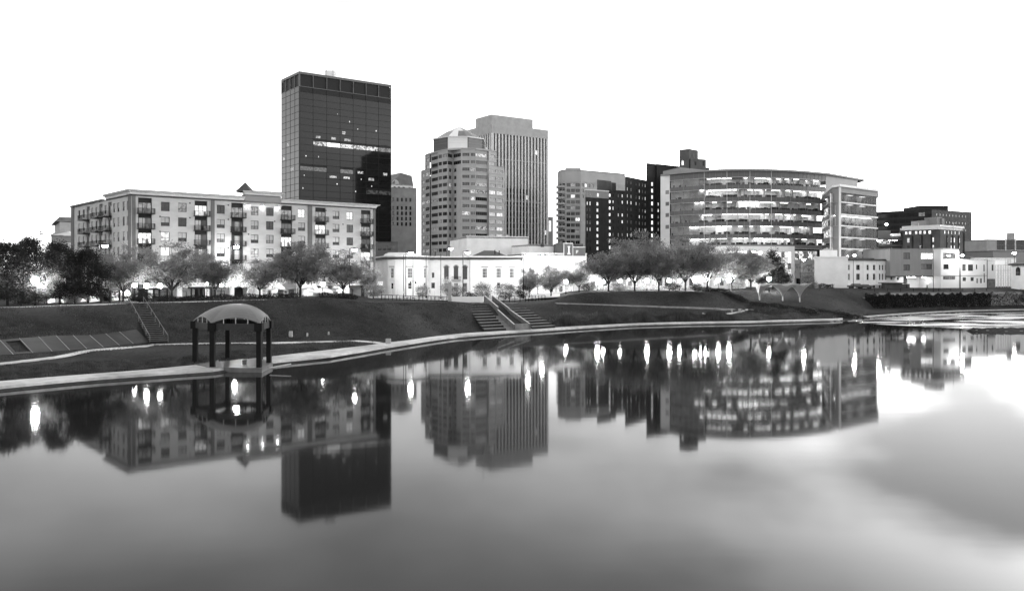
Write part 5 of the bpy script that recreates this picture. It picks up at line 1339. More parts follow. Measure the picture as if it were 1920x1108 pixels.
def tree_meshes(seed, Ht, Rad, m, style='vase', leaves=7000, size=.17, trunk_h=None):
    """trunk with limbs, and a crown of leaf clusters along the limb ends; base at origin"""
    rr = random.Random(seed); mb = MB(); cl = []
    th = trunk_h or Ht * .2; r0 = Ht * .017
    if style == 'vase':
        mb.tube((0, 0, -.4), (rr.uniform(-.1, .1), 0, th), r0 * 1.25, r0, n=7)
        nl = rr.randint(6, 8)
        for i in range(nl + 5):
            an = 2 * math.pi * i / (nl if i < nl else 5) + rr.uniform(-.3, .3); out_ = Rad * rr.uniform(.55, .95); zt = Ht * rr.uniform(.62, .92) - out_ * .25
            if i == 0: out_ *= .25; zt = Ht * .93
            p0 = Vector((0, 0, th * rr.uniform(.75, 1.0))); tip = Vector((out_ * math.cos(an), out_ * math.sin(an), zt))
            if i >= nl: out_ = Rad * rr.uniform(.55, .95); zt = Ht * rr.uniform(.36, .52)
            last = p0; K = 5
            pts = []
            for k in range(1, K + 1):
                t_ = k / K; q = p0.lerp(tip, t_); q.z = p0.z + (tip.z - p0.z) * (t_ ** .85); q += Vector((rr.uniform(-1, 1), rr.uniform(-1, 1), rr.uniform(-.5, .5))) * (Rad * .05)
                mb.tube(last, q, r0 * .62 * (1 - .75 * (k - 1) / K), r0 * .62 * (1 - .75 * k / K), n=5, cap=False); pts.append(q); last = q
            for k, q in enumerate(pts):
                if k < 1: continue
                for j in range(3):
                    dr = Vector((rr.gauss(0, 1), rr.gauss(0, 1), rr.gauss(.35, .7))).normalized() * Rad * rr.uniform(.2, .42)
                    e = q + dr; mb.tube(q, e, r0 * .16, r0 * .05, n=4, cap=False)
                    for f_ in (.55, .8, 1.0): cl.append((q.lerp(e, f_), Rad * rr.uniform(.06, .13)))
    elif style == 'dense':
        mb.tube((0, 0, -.4), (0, 0, Ht * .75), r0 * 1.2, r0 * .3, n=7)
        for i in range(150):
            z = rr.uniform(.13, 1.0); prof_ = math.sin(math.pi * min(1, (z - .06) ** .75)) ** .7 if z < .97 else .25
            rad = Rad * max(.12, prof_) * math.sqrt(rr.uniform(.25, 1)); an = rr.uniform(0, 6.283)
            cl.append((Vector((rad * math.cos(an), rad * math.sin(an), z * Ht)), Rad * rr.uniform(.12, .2)))
    elif style == 'cone':
        mb.tube((0, 0, -.4), (0, 0, Ht * .95), r0 * 1.2, r0 * .2, n=7)
        for i in range(170):
            z = 1 - math.sqrt(rr.uniform(.0, .92)); rad = Rad * (1 - z) ** .8 * rr.uniform(.5, 1.05); an = rr.uniform(0, 6.283)
            cl.append((Vector((rad * math.cos(an), rad * math.sin(an), (.06 + z * .92) * Ht)), Rad * rr.uniform(.1, .17)))
    elif style == 'round':
        mb.tube((0, 0, -.3), (0, 0, Ht * .5), r0 * 1.3, r0 * .6, n=6)
        for i in range(60):
            v = Vector((rr.gauss(0, 1), rr.gauss(0, 1), rr.gauss(0, 1))).normalized() * (rr.uniform(.3, 1) ** .5)
            cl.append((Vector((v.x * Rad, v.y * Rad, Ht * .52 + v.z * Ht * .46)), Rad * .22))
    g = np.random.default_rng(seed); per = max(4, leaves // len(cl))
    cs = np.concatenate([np.array(c)[None] + g.normal(size=(per, 3)) * r_ * np.array([1, 1, .75]) for c, r_ in cl])
    cs = cs[cs[:, 2] > Ht * .1]
    return mb.mesh('trunk', MAT['bark']), leaf_mesh('crown', cs, size, m, seed)

PROTO = {}
def tree(name, label, x, d, Ht, Rad, kind, rz=0.0, group='trees along the river bank', cat='tree', dz=0.0):
    """kind -> cached meshes made at unit design size, scaled to this tree"""
    if kind not in PROTO:
        style, m, seed, lv, sz, h0, r0 = KINDS[kind]; PROTO[kind] = (*tree_meshes(seed, h0, r0, m, style, lv, sz), h0, r0)
    tr, cr_, h0, r0 = PROTO[kind]
    t = thing(name, label, cat, gp(x, d, dz), group); t.rotation_euler = (0, 0, rz); t.scale = (Rad / r0, Rad / r0, Ht / h0)
    ob('trunk', tr, t); ob('crown', cr_, t)
    return t
KINDS = {'va': ('vase', 'leaf_mid', 101, 21000, .16, 11, 5.2), 'vb': ('vase', 'leaf_mid', 202, 21000, .16, 11, 5.2), 'vc': ('vase', 'leaf_mid', 303, 21000, .16, 11, 5.2),
         'vl': ('vase', 'leaf_light', 404, 14000, .14, 8.5, 4.6), 'vm': ('vase', 'leaf_light', 505, 14000, .14, 8.5, 4.6), 'vd': ('vase', 'leaf_mid', 606, 26000, .165, 11, 5.2),
         'da': ('dense', 'leaf_dark', 11, 15000, .17, 11, 3.6), 'db': ('dense', 'leaf_dark', 12, 15000, .17, 11, 3.6), 'co': ('cone', 'leaf_dark', 13, 14000, .16, 10, 4.5),
         'ro': ('round', 'leaf_mid', 14, 2600, .12, 4, 1.6), 'rd': ('round', 'leaf_dark', 15, 2600, .12, 4, 1.6), 'rl': ('round', 'leaf_light', 16, 2400, .11, 4, 1.6)}
T_ = [
 ('oval_tree', 'dark dense oval tree at the left edge of the picture', 14, 138, 9.6, 3.9, 'da'),
 ('oval_tree', 'dark dense tree rising behind the bright lamp at far left', 55, 150, 10.9, 3.2, 'db'),
 ('oval_tree', 'tall dark dense tree just right of the bright left lamp', 112, 141, 9.8, 3.5, 'db'),
 ('oval_tree', 'dark dense egg shaped tree nearest the apartment block corner', 165, 143, 8.6, 3.3, 'da'),
 ('bank_tree', 'small pale tree between the dark trees and the left lamp', 88, 139, 5.6, 2.4, 'vl'),
 ('bank_tree', 'airy light tree under the apartment block corner', 231, 152, 9.4, 4.8, 'va'),
 ('bank_tree', 'broad spreading tree over the small kiosk on the left bank', 322, 160, 10.4, 6.0, 'vb'),
 ('bank_tree', 'slim tree right of the flat roofed bus shelter kiosk', 403, 168, 8.6, 4.2, 'vc'),
 ('bank_tree', 'low pale tree beside the white canopy arch', 487, 172, 7.6, 5.2, 'vl'),
 ('bank_tree', 'large round full tree in front of the white tents', 563, 170, 11.2, 5.8, 'vd'),
 ('bank_tree', 'full tree right of the tents near the white hall', 643, 182, 9.4, 5.2, 'va'),
 ('bank_tree', 'thin pale tree against the left end of the white hall', 688, 205, 8.8, 3.2, 'vm'),
 ('bank_tree', 'small pale tree left of the white shop windows', 1033, 234, 8.6, 4.9, 'vl'),
 ('bank_tree', 'pale small tree in front of the roof billboard', 1086, 236, 8.2, 4.8, 'vm'),
 ('bank_tree', 'wispy forked tree at the left of the mound row', 1141, 231, 11.2, 6.0, 'vb'),
 ('bank_tree', 'domed tree with spreading branches on the mound', 1190, 228, 11.8, 6.4, 'va'),
 ('bank_tree', 'slender dark stemmed tree next to the domed tree on the mound', 1235, 227, 12.2, 5.6, 'vc'),
 ('bank_tree', 'tall full tree left of the paired white posts', 1285, 231, 13.8, 6.6, 'vb'),
 ('bank_tree', 'tall tree standing over the paired white posts', 1326, 233, 13.6, 6.6, 'va'),
 ('bank_tree', 'paler thin tree right of the paired white posts', 1372, 243, 12.2, 6.0, 'vc'),
 ('bank_tree', 'darker leaning tree beside the conifer', 1408, 247, 11.6, 6.2, 'vd'),
 ('conifer', 'dark cone shaped evergreen behind the white funnel canopies', 1449, 252, 11.8, 5.6, 'co'),
 ('bank_tree', 'distant grey tree showing above the mound trees', 1196, 300, 19.5, 9.5, 'vc'),
 ('round_tree', 'small round clipped tree beside the blank white wall', 1515, 276, 4.6, 2.1, 'ro'),
 ('street_tree', 'thin dark tree beside the tall street lamp right of the white hall', 993, 231, 8.4, 2.4, 'vd'),
]
for i, (nm, lb, x, d, h, r_, k) in enumerate(T_): tree(nm, lb, x, d, h, r_, k, rz=i * 1.37)
S_ = [
 ('feathery shrub left of the plaza lamp in front of the hall', 792, 214, 3.4, 1.7, 'ro'), ('bushy shrub right of the wooden post on the plaza', 856, 218, 3.8, 1.9, 'ro'),
 ('pale tall shrub below the arched windows of the hall', 838, 222, 5.2, 1.5, 'rl'), ('grey shrub below the right hand windows of the hall', 905, 218, 4.6, 2.2, 'ro'),
 ('dark low shrub beside the top of the water chute', 882, 212, 2.2, 1.8, 'rd'), ('broad grey shrub right of the water chute head', 948, 219, 4.4, 2.8, 'ro'),
 ('dark shrub at the foot of the street lamp right of the hall', 981, 222, 3.8, 1.8, 'rd'), ('low shrub at the left end of the plaza railing', 700, 196, 3.4, 2.2, 'ro'),
 ('dark ball shaped shrub on the mound by the white posts', 1305, 219, 2.0, 1.6, 'rd'), ('small pale shrub by the round clipped tree', 1527, 270, 2.0, 1.3, 'ro'),
 ('dark shrub under the dark left trees', 40, 134, 3.4, 3.0, 'rd'), ('pale shrub lit by the lamp under the left trees', 72, 142, 3.0, 2.2, 'rl'), ('low pale shrub between two left tree trunks', 140, 142, 2.4, 2.6, 'rl'),
 ('dark shrub beside the arch under the left trees', 205, 149, 2.2, 1.8, 'rd'), ('dark clump at the foot of the thin kiosk posts', 262, 146, 1.8, 2.6, 'rd'),
 ('shrub below the second pale small tree', 1100, 238, 2.4, 2.4, 'rd'), ('shrub between two mound trees', 1160, 233, 2.4, 2.0, 'ro'), ('low dark shrub under the tall mound tree', 1262, 233, 2.2, 2.2, 'rd'),
 ('grey shrub left of the darker leaning tree', 1384, 245, 3.2, 2.0, 'rl'), ('dark shrub next to the far right villa', 1918, 277, 4.6, 1.8, 'rd'),
]
for i, (lb, x, d, h, r_, k) in enumerate(S_): tree('shrub', lb, x, d, h, r_, k, rz=i * .9, group='shrubs on the bank and plaza', cat='shrub')

def leaf_mass(name, label, cat, pts_fn, n, size, m, seed, thing_=True, group=None, base=None, core=None):
    """hedges, reeds and beds: many leaves in a volume"""
    g = random.Random(seed); cs = [pts_fn(g) for _ in range(n)]
    off = base if base is not None else Vector(cs[0])
    me = leaf_mesh(name, [tuple(Vector(c) - off) for c in cs], size, m, seed)
    o = ob(name, me); o.location = off
    if thing_: tag(o, label, cat, group)
    else: o['kind'] = 'stuff'
    return o
def hedge(label, pts, wd, h, m='leaf_dark', seed=1, n=2500, group='clipped hedges on the bank'):
    Q = [gp(x, d) for x, d in pts]; L_ = [0]
    for a, b in zip(Q, Q[1:]): L_.append(L_[-1] + (b - a).length)
    def f(g):
        s_ = g.uniform(0, L_[-1]); i = max(k for k in range(len(Q) - 1) if L_[k] <= s_ + 1e-9); a = Q[i].lerp(Q[i + 1], (s_ - L_[i]) / (L_[i + 1] - L_[i])); t_ = (Q[i + 1] - Q[i]).normalized(); nn = Vector((-t_.y, t_.x, 0))
        return a + nn * g.uniform(-wd / 2, wd / 2) + Vector((0, 0, g.uniform(.05, h * (.85 + .15 * math.sin(s_ * 1.3)))))
    return leaf_mass('hedge', label, 'hedge', f, n, .13, m, seed, group=group, base=Q[0])
hedge('low dark hedge along the crest under the apartment trees', [(300, 151), (400, 156), (470, 160), (560, 166)], 1.6, 1.1, seed=41, n=5000)
hedge('low dark hedge on the crest between the tents and the plaza', [(600, 165), (640, 170), (665, 178)], 1.8, 1.2, seed=42, n=2600)
hedge('dark bed of clipped hedge behind the white posts on the mound', [(1318, 222), (1350, 223), (1400, 226)], 3.0, 1.3, seed=43, n=4500)
hedge('dark low hedge in front of the blank white wall', [(1535, 272), (1562, 273)], 1.6, 1.5, seed=44, n=1500)
hedge('hedge row along the back of the mound trees', [(1105, 236), (1180, 238), (1260, 240), (1330, 244)], 1.5, 1.3, 'leaf_mid', seed=45, n=5000)

# reeds and beds at the water's edge
def reeds(x0, x1, n, hmax, seed, name, m, r0=.4, r1=4.5):
    g = random.Random(seed); mb = MB()
    for _ in range(n):
        x = g.uniform(x0, x1); pr = prof(x); d = pr[2] + g.uniform(r0, r1); p_ = gp(x, d); h = hmax * g.uniform(.45, 1) * (.6 + .4 * math.sin(x * .09)); a = g.uniform(0, 6.28); le = h * g.uniform(.05, .3); w_ = .05
        dx, dy = math.cos(a), math.sin(a)
        mb.v += [(p_.x - dy * w_, p_.y + dx * w_, p_.z), (p_.x + dy * w_, p_.y - dx * w_, p_.z), (p_.x + dx * le, p_.y + dy * le, p_.z + h)]; i = len(mb.v); mb.f.append((i - 3, i - 2, i - 1)); mb.m.append(0)
    return stuff(mb.build(name, MAT[m]))
mat('reed', .075, rough=.9, spec=.1, var=.5, scale=.5, trans=.2); mat('reed_light', .12, rough=.9, spec=.1, var=.5, scale=.5, trans=.2)
reeds(1035, 1378, 20000, 2.5, 1, 'reed_bed', 'reed')
reeds(1030, 1120, 2500, 1.6, 2, 'tall_grass', 'reed_light', 2, 10)
reeds(1380, 1625, 9000, 1.0, 3, 'ground_cover', 'reed_light', .5, 7)
reeds(-60, 700, 26000, .42, 4, 'rough_grass', 'reed', .2, 9)
def tufts(x0, x1, n, seed, name, m):
    g = random.Random(seed); mb = MB()
    while len(mb.f) < n:
        x = g.uniform(x0, x1); pr = prof(x); d = g.uniform(pr[3] - 3, pr[5] + 2); p_ = gp(x, d)
        if math.sin(p_.x * .23 + 1.7 * math.sin(p_.y * .19)) * math.cos(p_.y * .31 + p_.x * .07) + g.uniform(-.9, .9) < .1: continue
        h = g.uniform(.08, .22); a = g.uniform(0, 6.28); dx, dy = math.cos(a), math.sin(a); w_ = .06
        mb.v += [(p_.x - dy * w_, p_.y + dx * w_, p_.z - .05), (p_.x + dy * w_, p_.y - dx * w_, p_.z - .05), (p_.x + dx * h * .5, p_.y + dy * h * .5, p_.z + h)]; i = len(mb.v); mb.f.append((i - 3, i - 2, i - 1)); mb.m.append(0)
    return stuff(mb.build(name, MAT[m]))
tufts(-60, 900, 60000, 31, 'lawn_tufts', 'reed'); tufts(1045, 1620, 30000, 32, 'lawn_tufts', 'reed')
reeds(1625, 1990, 7000, .7, 5, 'bank_weeds', 'reed', .2, 5)
mat('leaf_bed', .07, rough=.8, spec=.15, var=.6, scale=.8, trans=.25)
def bed(name, x0, x1, d0, d1, n, h, m, seed, size=.16):
    def f(g):
        x = g.uniform(x0, x1); d = g.uniform(d0, d1); p_ = gp(x, d); k = .5 + .5 * math.sin(p_.x * 1.1 + seed) * math.cos(p_.y * .9); sx, sy = (x - x0) / (x1 - x0), (d - d0) / (d1 - d0); e = min(1, 5 * sx * (1 - sx)) * min(1, 4 * sy * (1 - sy)); p_.z += g.uniform(0, h) * (.25 + .75 * k) * e; return p_
    return leaf_mass(name, '', '', f, n, size, m, seed, thing_=False)
bed('planting_bed', 1400, 1520, 214, 224, 7000, 1.5, 'leaf_bed', 51); bed('planting_bed', 1470, 1625, 218, 228, 8000, 1.7, 'leaf_dark', 52)
bed('planting_bed', 1405, 1500, 222, 229, 4000, 1.2, 'leaf_dark', 53)

# rocks
def rock_mesh(seed):
    g = random.Random(seed); mb = MB(); n = 7; rings = [(0, -.3), (.95, -.1), (1.0, .25), (.6, .55), (0, .62)]
    vs = []
    for r_, z in rings:
        for k in range(n): a = 6.283 * k / n; q = g.uniform(.75, 1.2); vs.append((r_ * q * math.cos(a), r_ * q * math.sin(a) * .8, z * g.uniform(.85, 1.15)))
    mb.v = vs
    for j in range(4):
        for k in range(n): mb.f.append((j * n + k, j * n + (k + 1) % n, (j + 1) * n + (k + 1) % n, (j + 1) * n + k)); mb.m.append(0)
    return mb.mesh('boulder', MAT['rock'])
ORD = ['first', 'second', 'third', 'fourth', 'fifth', 'sixth', 'seventh', 'eighth', 'ninth', 'tenth', 'eleventh', 'twelfth', 'thirteenth', 'fourteenth', 'fifteenth', 'sixteenth', 'seventeenth', 'eighteenth', 'nineteenth', 'twentieth', 'twenty-first', 'twenty-second', 'twenty-third', 'twenty-fourth', 'twenty-fifth', 'twenty-sixth']
RK = [rock_mesh(s) for s in (1, 2, 3, 4)]
g_ = random.Random(77)
def boulders(lst, label_fn, group):
    for i, (x, d, s_) in enumerate(lst):
        o = ob('boulder', RK[i % 4]); p_ = gp(x, d); o.location = p_ if p_.z > -.5 else (p_.x, p_.y, -.1); o.scale = (s_, s_ * .9, s_ * .7); o.rotation_euler = (0, 0, i * 2.1); tag(o, label_fn(i, x), 'boulder', group)
boulders([(1388 + i * 6.5 + g_.uniform(-2, 2), 219 + g_.uniform(-2, 2), g_.uniform(.35, .75)) for i in range(8)], lambda i, x: ORD[i] + ' grey boulder from the left in the planting left of the funnel canopies', 'boulders in the planting bed')
boulders([(1505 + i * 5.2, 226 + g_.uniform(-2, 2), g_.uniform(.4, .8)) for i in range(8)], lambda i, x: ORD[i] + ' pale boulder from the left on the slope right of the funnel canopies', 'boulders right of the canopies')
boulders([(1560 + i * 10.5, prof(1560 + i * 10.5)[1] - g_.uniform(.2, 1.6), g_.uniform(.5, .9)) for i in range(26)], lambda i, x: ORD[i] + ' dark boulder from the left along the water line below the right walk', 'boulders along the right shore')
# weir bar and white water on the right
def weir():
    mb = MB(); g = random.Random(6); pts = []
    for i in range(14):
        x = 1812 + i * 14; k = min(1, i / 5); pts.append((x, 175.5 - 8 * k, 177 + 8.5 * k))
    for (x0, a0, b0), (x1, a1, b1) in zip(pts, pts[1:]):
        A, B, C_, D_ = PX(x0, a0), PX(x1, a1), PX(x1, b1), PX(x0, b0); mid0, mid1 = PX(x0, (a0 + b0) / 2), PX(x1, (a1 + b1) / 2); z0, z1 = (.5 + .4 * g.random(), .5 + .4 * g.random())
        if x0 == 1812: z0 = .02
        mb.face([(A.x, A.y, -.15), (B.x, B.y, -.15), (mid1.x, mid1.y, z1), (mid0.x, mid0.y, z0)]); mb.face([(mid0.x, mid0.y, z0), (mid1.x, mid1.y, z1), (C_.x, C_.y, -.15), (D_.x, D_.y, -.15)])
    structure(mb.build('gravel_bar', mat('wet_gravel', .035, rough=.95, spec=.03, var=.6, scale=1.5, bump=.6, bscale=4)))
    for i in range(14):
        x = 1824 + i * 7; d = 176 + g.uniform(-5, 6) * min(1, i / 5); o = ob('boulder', RK[i % 4]); q = PX(x, d); s_ = g.uniform(.22, .5); o.location = (q.x, q.y, .25); o.scale = (s_, s_, s_ * .6); o.rotation_euler = (0, 0, i); tag(o, ORD[i] + ' small stone from the left on the gravel bar in the river', 'boulder', 'stones on the gravel bar')
    # broken white water over the weir
    m = bpy.data.materials.new('white_water'); m.use_nodes = True; t = m.node_tree; b = t.nodes['Principled BSDF']; L = t.links.new
    b.inputs['Roughness'].default_value = .35
    co = t.nodes.new('ShaderNodeTexCoord'); mp_ = t.nodes.new('ShaderNodeMapping'); mp_.inputs['Scale'].default_value = (.07, .16, 1); n = t.nodes.new('ShaderNodeTexNoise'); n.inputs['Scale'].default_value = 1.0; n.inputs['Detail'].default_value = 5
    L(co.outputs['Object'], mp_.inputs[0]); L(mp_.outputs[0], n.inputs['Vector']); b.inputs['Specular IOR Level'].default_value = .3
    mr = t.nodes.new('ShaderNodeMapRange'); mr.inputs['From Min'].default_value = .47; mr.inputs['From Max'].default_value = .68; mr.inputs['To Min'].default_value = .015; mr.inputs['To Max'].default_value = .75; rg = t.nodes.new('ShaderNodeMapRange'); rg.inputs['From Min'].default_value = .45; rg.inputs['From Max'].default_value = .65; rg.inputs['To Min'].default_value = .08; rg.inputs['To Max'].default_value = .6; L(n.outputs['Fac'], rg.inputs['Value']); L(rg.outputs[0], b.inputs['Roughness'])
    cb = t.nodes.new('ShaderNodeCombineColor'); L(n.outputs['Fac'], mr.inputs['Value'])
    for i in range(3): L(mr.outputs[0], cb.inputs[i])
    L(cb.outputs[0], b.inputs['Base Color']); bp = t.nodes.new('ShaderNodeBump'); bp.inputs['Strength'].default_value = .05; bp.inputs['Distance'].default_value = .3; L(n.outputs['Fac'], bp.inputs['Height']); L(bp.outputs[0], b.inputs['Normal'])
    mb = MB()
    near = [(1590, 209), (1640, 200), (1700, 194), (1760, 188), (1815, 182), (1880, 187), (1960, 187), (2200, 188), (2600, 195)]
    for (x0, a0), (x1, a1) in zip(near, near[1:]):
        for k in range(6):
            def pt(x, a, s_): e = prof(x)[1] - 1.0; return (*PX(x, a + (e - a) * s_), .03 + .22 * math.sin(math.pi * min(1, s_ * 1.0)) * (0 if x == 1590 else 1))
            mb.face([pt(x0, a0, k / 6), pt(x1, a1, k / 6), pt(x1, a1, (k + 1) / 6), pt(x0, a0, (k + 1) / 6)])
    structure(mb.build('white_water', m, None, smooth=True))
weir()

# ================================================================== concrete revetment with joints (left)
def revetment():
    t = thing('concrete_revetment', 'sloping concrete slab apron with joints at the lower left bank', 'retaining apron', gp(140, 112))
    xs = [-160, -110, -60, -8, 25, 62, 98, 131, 163, 194, 224, 250, 282]
    bot = {x: 106.5 for x in xs}
    def bd(x): return prof(x)[3] + .3
    def tp(x): return bd(x) + 6.5 - max(0, (x - 100) * .012)
    for a, b in zip(xs, xs[1:]):
        q = MB(); P0, P1 = gp(a + .6, bd(a + .6), .12), gp(b - .6, bd(b - .6), .12)
        off = -26    # joints lean with the slope
        P3, P2 = gp(a + .6 + off, tp(a + off) , .16), gp(b - .6 + off, tp(b + off), .16)
        if a == 25:       # slab with the outfall opening
            c = [P0, P1, P2, P3]; m_ = lambda s_, v: (P0.lerp(P1, s_)).lerp(P3.lerp(P2, s_), v)
            for s0, s1, v0, v1 in ((0, 1, 0, .12), (0, .2, .12, .85), (.95, 1, .12, .85), (0, 1, .85, 1)): q.face([m_(s0, v0), m_(s1, v0), m_(s1, v1), m_(s0, v1)])
            h = MB(); dn = Vector((0, .8, -.9)); ring = [m_(.2, .12), m_(.95, .12), m_(.95, .85), m_(.2, .85)]
            for i in range(4): h.face([ring[i], ring[(i + 1) % 4], ring[(i + 1) % 4] + dn, ring[i] + dn])
            h.face([r_ + dn for r_ in ring]); h.build('outfall', MAT['riser_dark'], t)
        else: q.face([P0, P1, P2, P3])
        for A, B in ((P0, P1), (P1, P2), (P2, P3), (P3, P0)): q.face([A, B, B - Vector((0, 0, .3)), A - Vector((0, 0, .3))])
        q.build('slab', mat('revetment_slab', .03, rough=.7, var=.4, scale=.35, rnd=.15), t)
    for x in xs[1:-1]:
        A, B = gp(x, bd(x), .13), gp(x - 26, tp(x - 26), .17); q = MB(); q.tube(A, B, .032, n=4); q.build('joint', MAT['stone_grey'], t)
    A = gp(xs[0], bd(xs[0]) - .5)
revetment()

# ================================================================== stair flights
def stair_flight(name, label, b0, b1, t0, t1, n, rail=False, treads='concrete_step'):
    """b0,b1 bottom corners, t0,t1 top corners (world): n steps, each its own block"""
    t = thing(name, label, 'stairs', (b0 + b1) / 2)
    for i in range(n):
        s0, s1 = i / n, (i + 1) / n; A, B = b0.lerp(t0, s0), b1.lerp(t1, s0); C_, D_ = b1.lerp(t1, s1), b0.lerp(t0, s1); z0 = A.z; z1 = D_.z
        q = MB(); lo = z0 - .5
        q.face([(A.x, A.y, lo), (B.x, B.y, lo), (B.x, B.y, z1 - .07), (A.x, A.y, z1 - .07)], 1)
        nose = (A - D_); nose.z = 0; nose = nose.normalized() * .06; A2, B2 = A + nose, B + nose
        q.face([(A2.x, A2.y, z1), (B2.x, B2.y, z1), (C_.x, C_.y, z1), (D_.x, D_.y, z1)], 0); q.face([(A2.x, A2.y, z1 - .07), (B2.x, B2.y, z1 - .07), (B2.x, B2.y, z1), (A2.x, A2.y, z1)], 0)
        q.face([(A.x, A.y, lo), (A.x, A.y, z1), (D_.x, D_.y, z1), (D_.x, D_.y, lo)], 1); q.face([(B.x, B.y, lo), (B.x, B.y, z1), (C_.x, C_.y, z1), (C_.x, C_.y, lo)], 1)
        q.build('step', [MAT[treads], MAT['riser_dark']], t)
    if rail:
        for A, B in ((b0, t0), (b1, t1)):
            q = MB(); u3 = Vector((0, 0, 1.0)); q.tube(A + u3, B + u3, .03, n=5)
            for i in range(7): p_ = A.lerp(B, i / 6); q.tube(p_, p_ + u3, .035, n=4)
            q.build('handrail', MAT['steel_grey'], t)
    return t
def up(v, dz): return Vector((v.x, v.y, v.z + dz))
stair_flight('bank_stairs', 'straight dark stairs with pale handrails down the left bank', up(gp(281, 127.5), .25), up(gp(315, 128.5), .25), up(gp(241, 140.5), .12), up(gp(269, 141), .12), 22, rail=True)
mat('stair_tread', .15, rough=.85, var=.3, scale=1.2)
L0, L1 = Vector((*PX(908, 167.5), .55)), Vector((*PX(949, 171), .55)); K0, K1 = Vector((*PX(869, 190), 5.25)), Vector((*PX(905, 193), 5.05))
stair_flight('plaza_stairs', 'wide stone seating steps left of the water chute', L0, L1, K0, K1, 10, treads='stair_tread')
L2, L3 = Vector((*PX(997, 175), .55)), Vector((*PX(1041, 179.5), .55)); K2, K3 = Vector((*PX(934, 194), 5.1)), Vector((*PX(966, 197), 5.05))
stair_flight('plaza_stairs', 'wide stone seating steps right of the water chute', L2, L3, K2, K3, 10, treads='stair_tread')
def chute():
    t = thing('water_chute', 'sloping concrete water chute with raised side walls between the plaza steps', 'water feature', Vector((*PX(975, 172), .5)))
    b0, b1 = Vector((*PX(963, 171.5), .5)), Vector((*PX(995, 174), .5)); t0, t1 = Vector((*PX(907, 196), 5.3)), Vector((*PX(925, 198), 5.3))
    H3 = Vector((0, 0, 1))
    ax = (b1 - b0).normalized()
    def wall_(A, B, h0, h1, wd, name='side_wall', m='concrete'):
        q = MB(); o = ax * wd
        c = [A, A + o, B + o, B]
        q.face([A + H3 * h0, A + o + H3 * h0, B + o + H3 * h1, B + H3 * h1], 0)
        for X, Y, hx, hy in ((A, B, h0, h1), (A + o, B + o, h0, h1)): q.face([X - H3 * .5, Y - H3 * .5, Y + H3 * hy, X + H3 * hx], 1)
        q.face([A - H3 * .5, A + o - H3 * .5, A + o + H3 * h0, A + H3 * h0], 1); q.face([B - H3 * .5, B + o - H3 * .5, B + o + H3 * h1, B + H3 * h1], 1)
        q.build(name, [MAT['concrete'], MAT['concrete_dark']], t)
    # two tiers each side, the upper one higher
    lm, rm = b0.lerp(t0, .52), b1.lerp(t1, .52)
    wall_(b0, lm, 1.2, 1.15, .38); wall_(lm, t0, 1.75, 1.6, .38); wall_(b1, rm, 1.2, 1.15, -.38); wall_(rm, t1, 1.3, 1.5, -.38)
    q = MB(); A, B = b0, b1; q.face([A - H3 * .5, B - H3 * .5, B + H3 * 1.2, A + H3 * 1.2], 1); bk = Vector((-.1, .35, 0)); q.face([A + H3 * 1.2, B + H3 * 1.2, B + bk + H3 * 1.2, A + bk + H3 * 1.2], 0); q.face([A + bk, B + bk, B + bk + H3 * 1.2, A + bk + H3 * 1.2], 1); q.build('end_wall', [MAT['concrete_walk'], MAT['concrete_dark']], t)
    q = MB(); i0, i1 = ax * .38, ax * -.38; q.face([b0 + i0 + H3 * .3, b1 + i1 + H3 * .3, t1 + i1 + H3 * .2, t0 + i0 + H3 * .2]); q.build('channel_floor', MAT['riser_dark'], t)
    # sloped cheek ramp beside the left steps
    q = MB(); c0, c1 = L1 + H3 * .15, b0; d0, d1 = K1 + H3 * .2, t0; q.face([c0, c1 + H3 * .15, d1 + H3 * .2, d0]); q.face([c0 - H3 * .6, c1 - H3 * .45, c1 + H3 * .15, c0]); q.build('cheek_ramp', MAT['concrete_dark'], t)
    q = MB(); c0, c1 = b1 + ax * .02, L2; d0, d1 = t1 + ax * .02, K2; q.face([c0 + H3 * .1, c1 + H3 * .1, d1 + H3 * .15, d0 + H3 * .15]); q.face([c0 - H3 * .6, c1 - H3 * .45, c1 + H3 * .1, c0 + H3 * .1]); q.build('cheek_ramp', MAT['concrete_dark'], t)
chute()
q = MB(); A, B = PX(846, 200), PX(906, 203); q.prism([(A.x, A.y), (B.x, B.y), (B.x + .2, B.y + .6), (A.x, A.y + .6)], 4.2, ZY(556.5, 200)); tag(q.build('plaza_wall', MAT['panel_white']), 'low bright white wall beside the head of the water chute', 'wall')

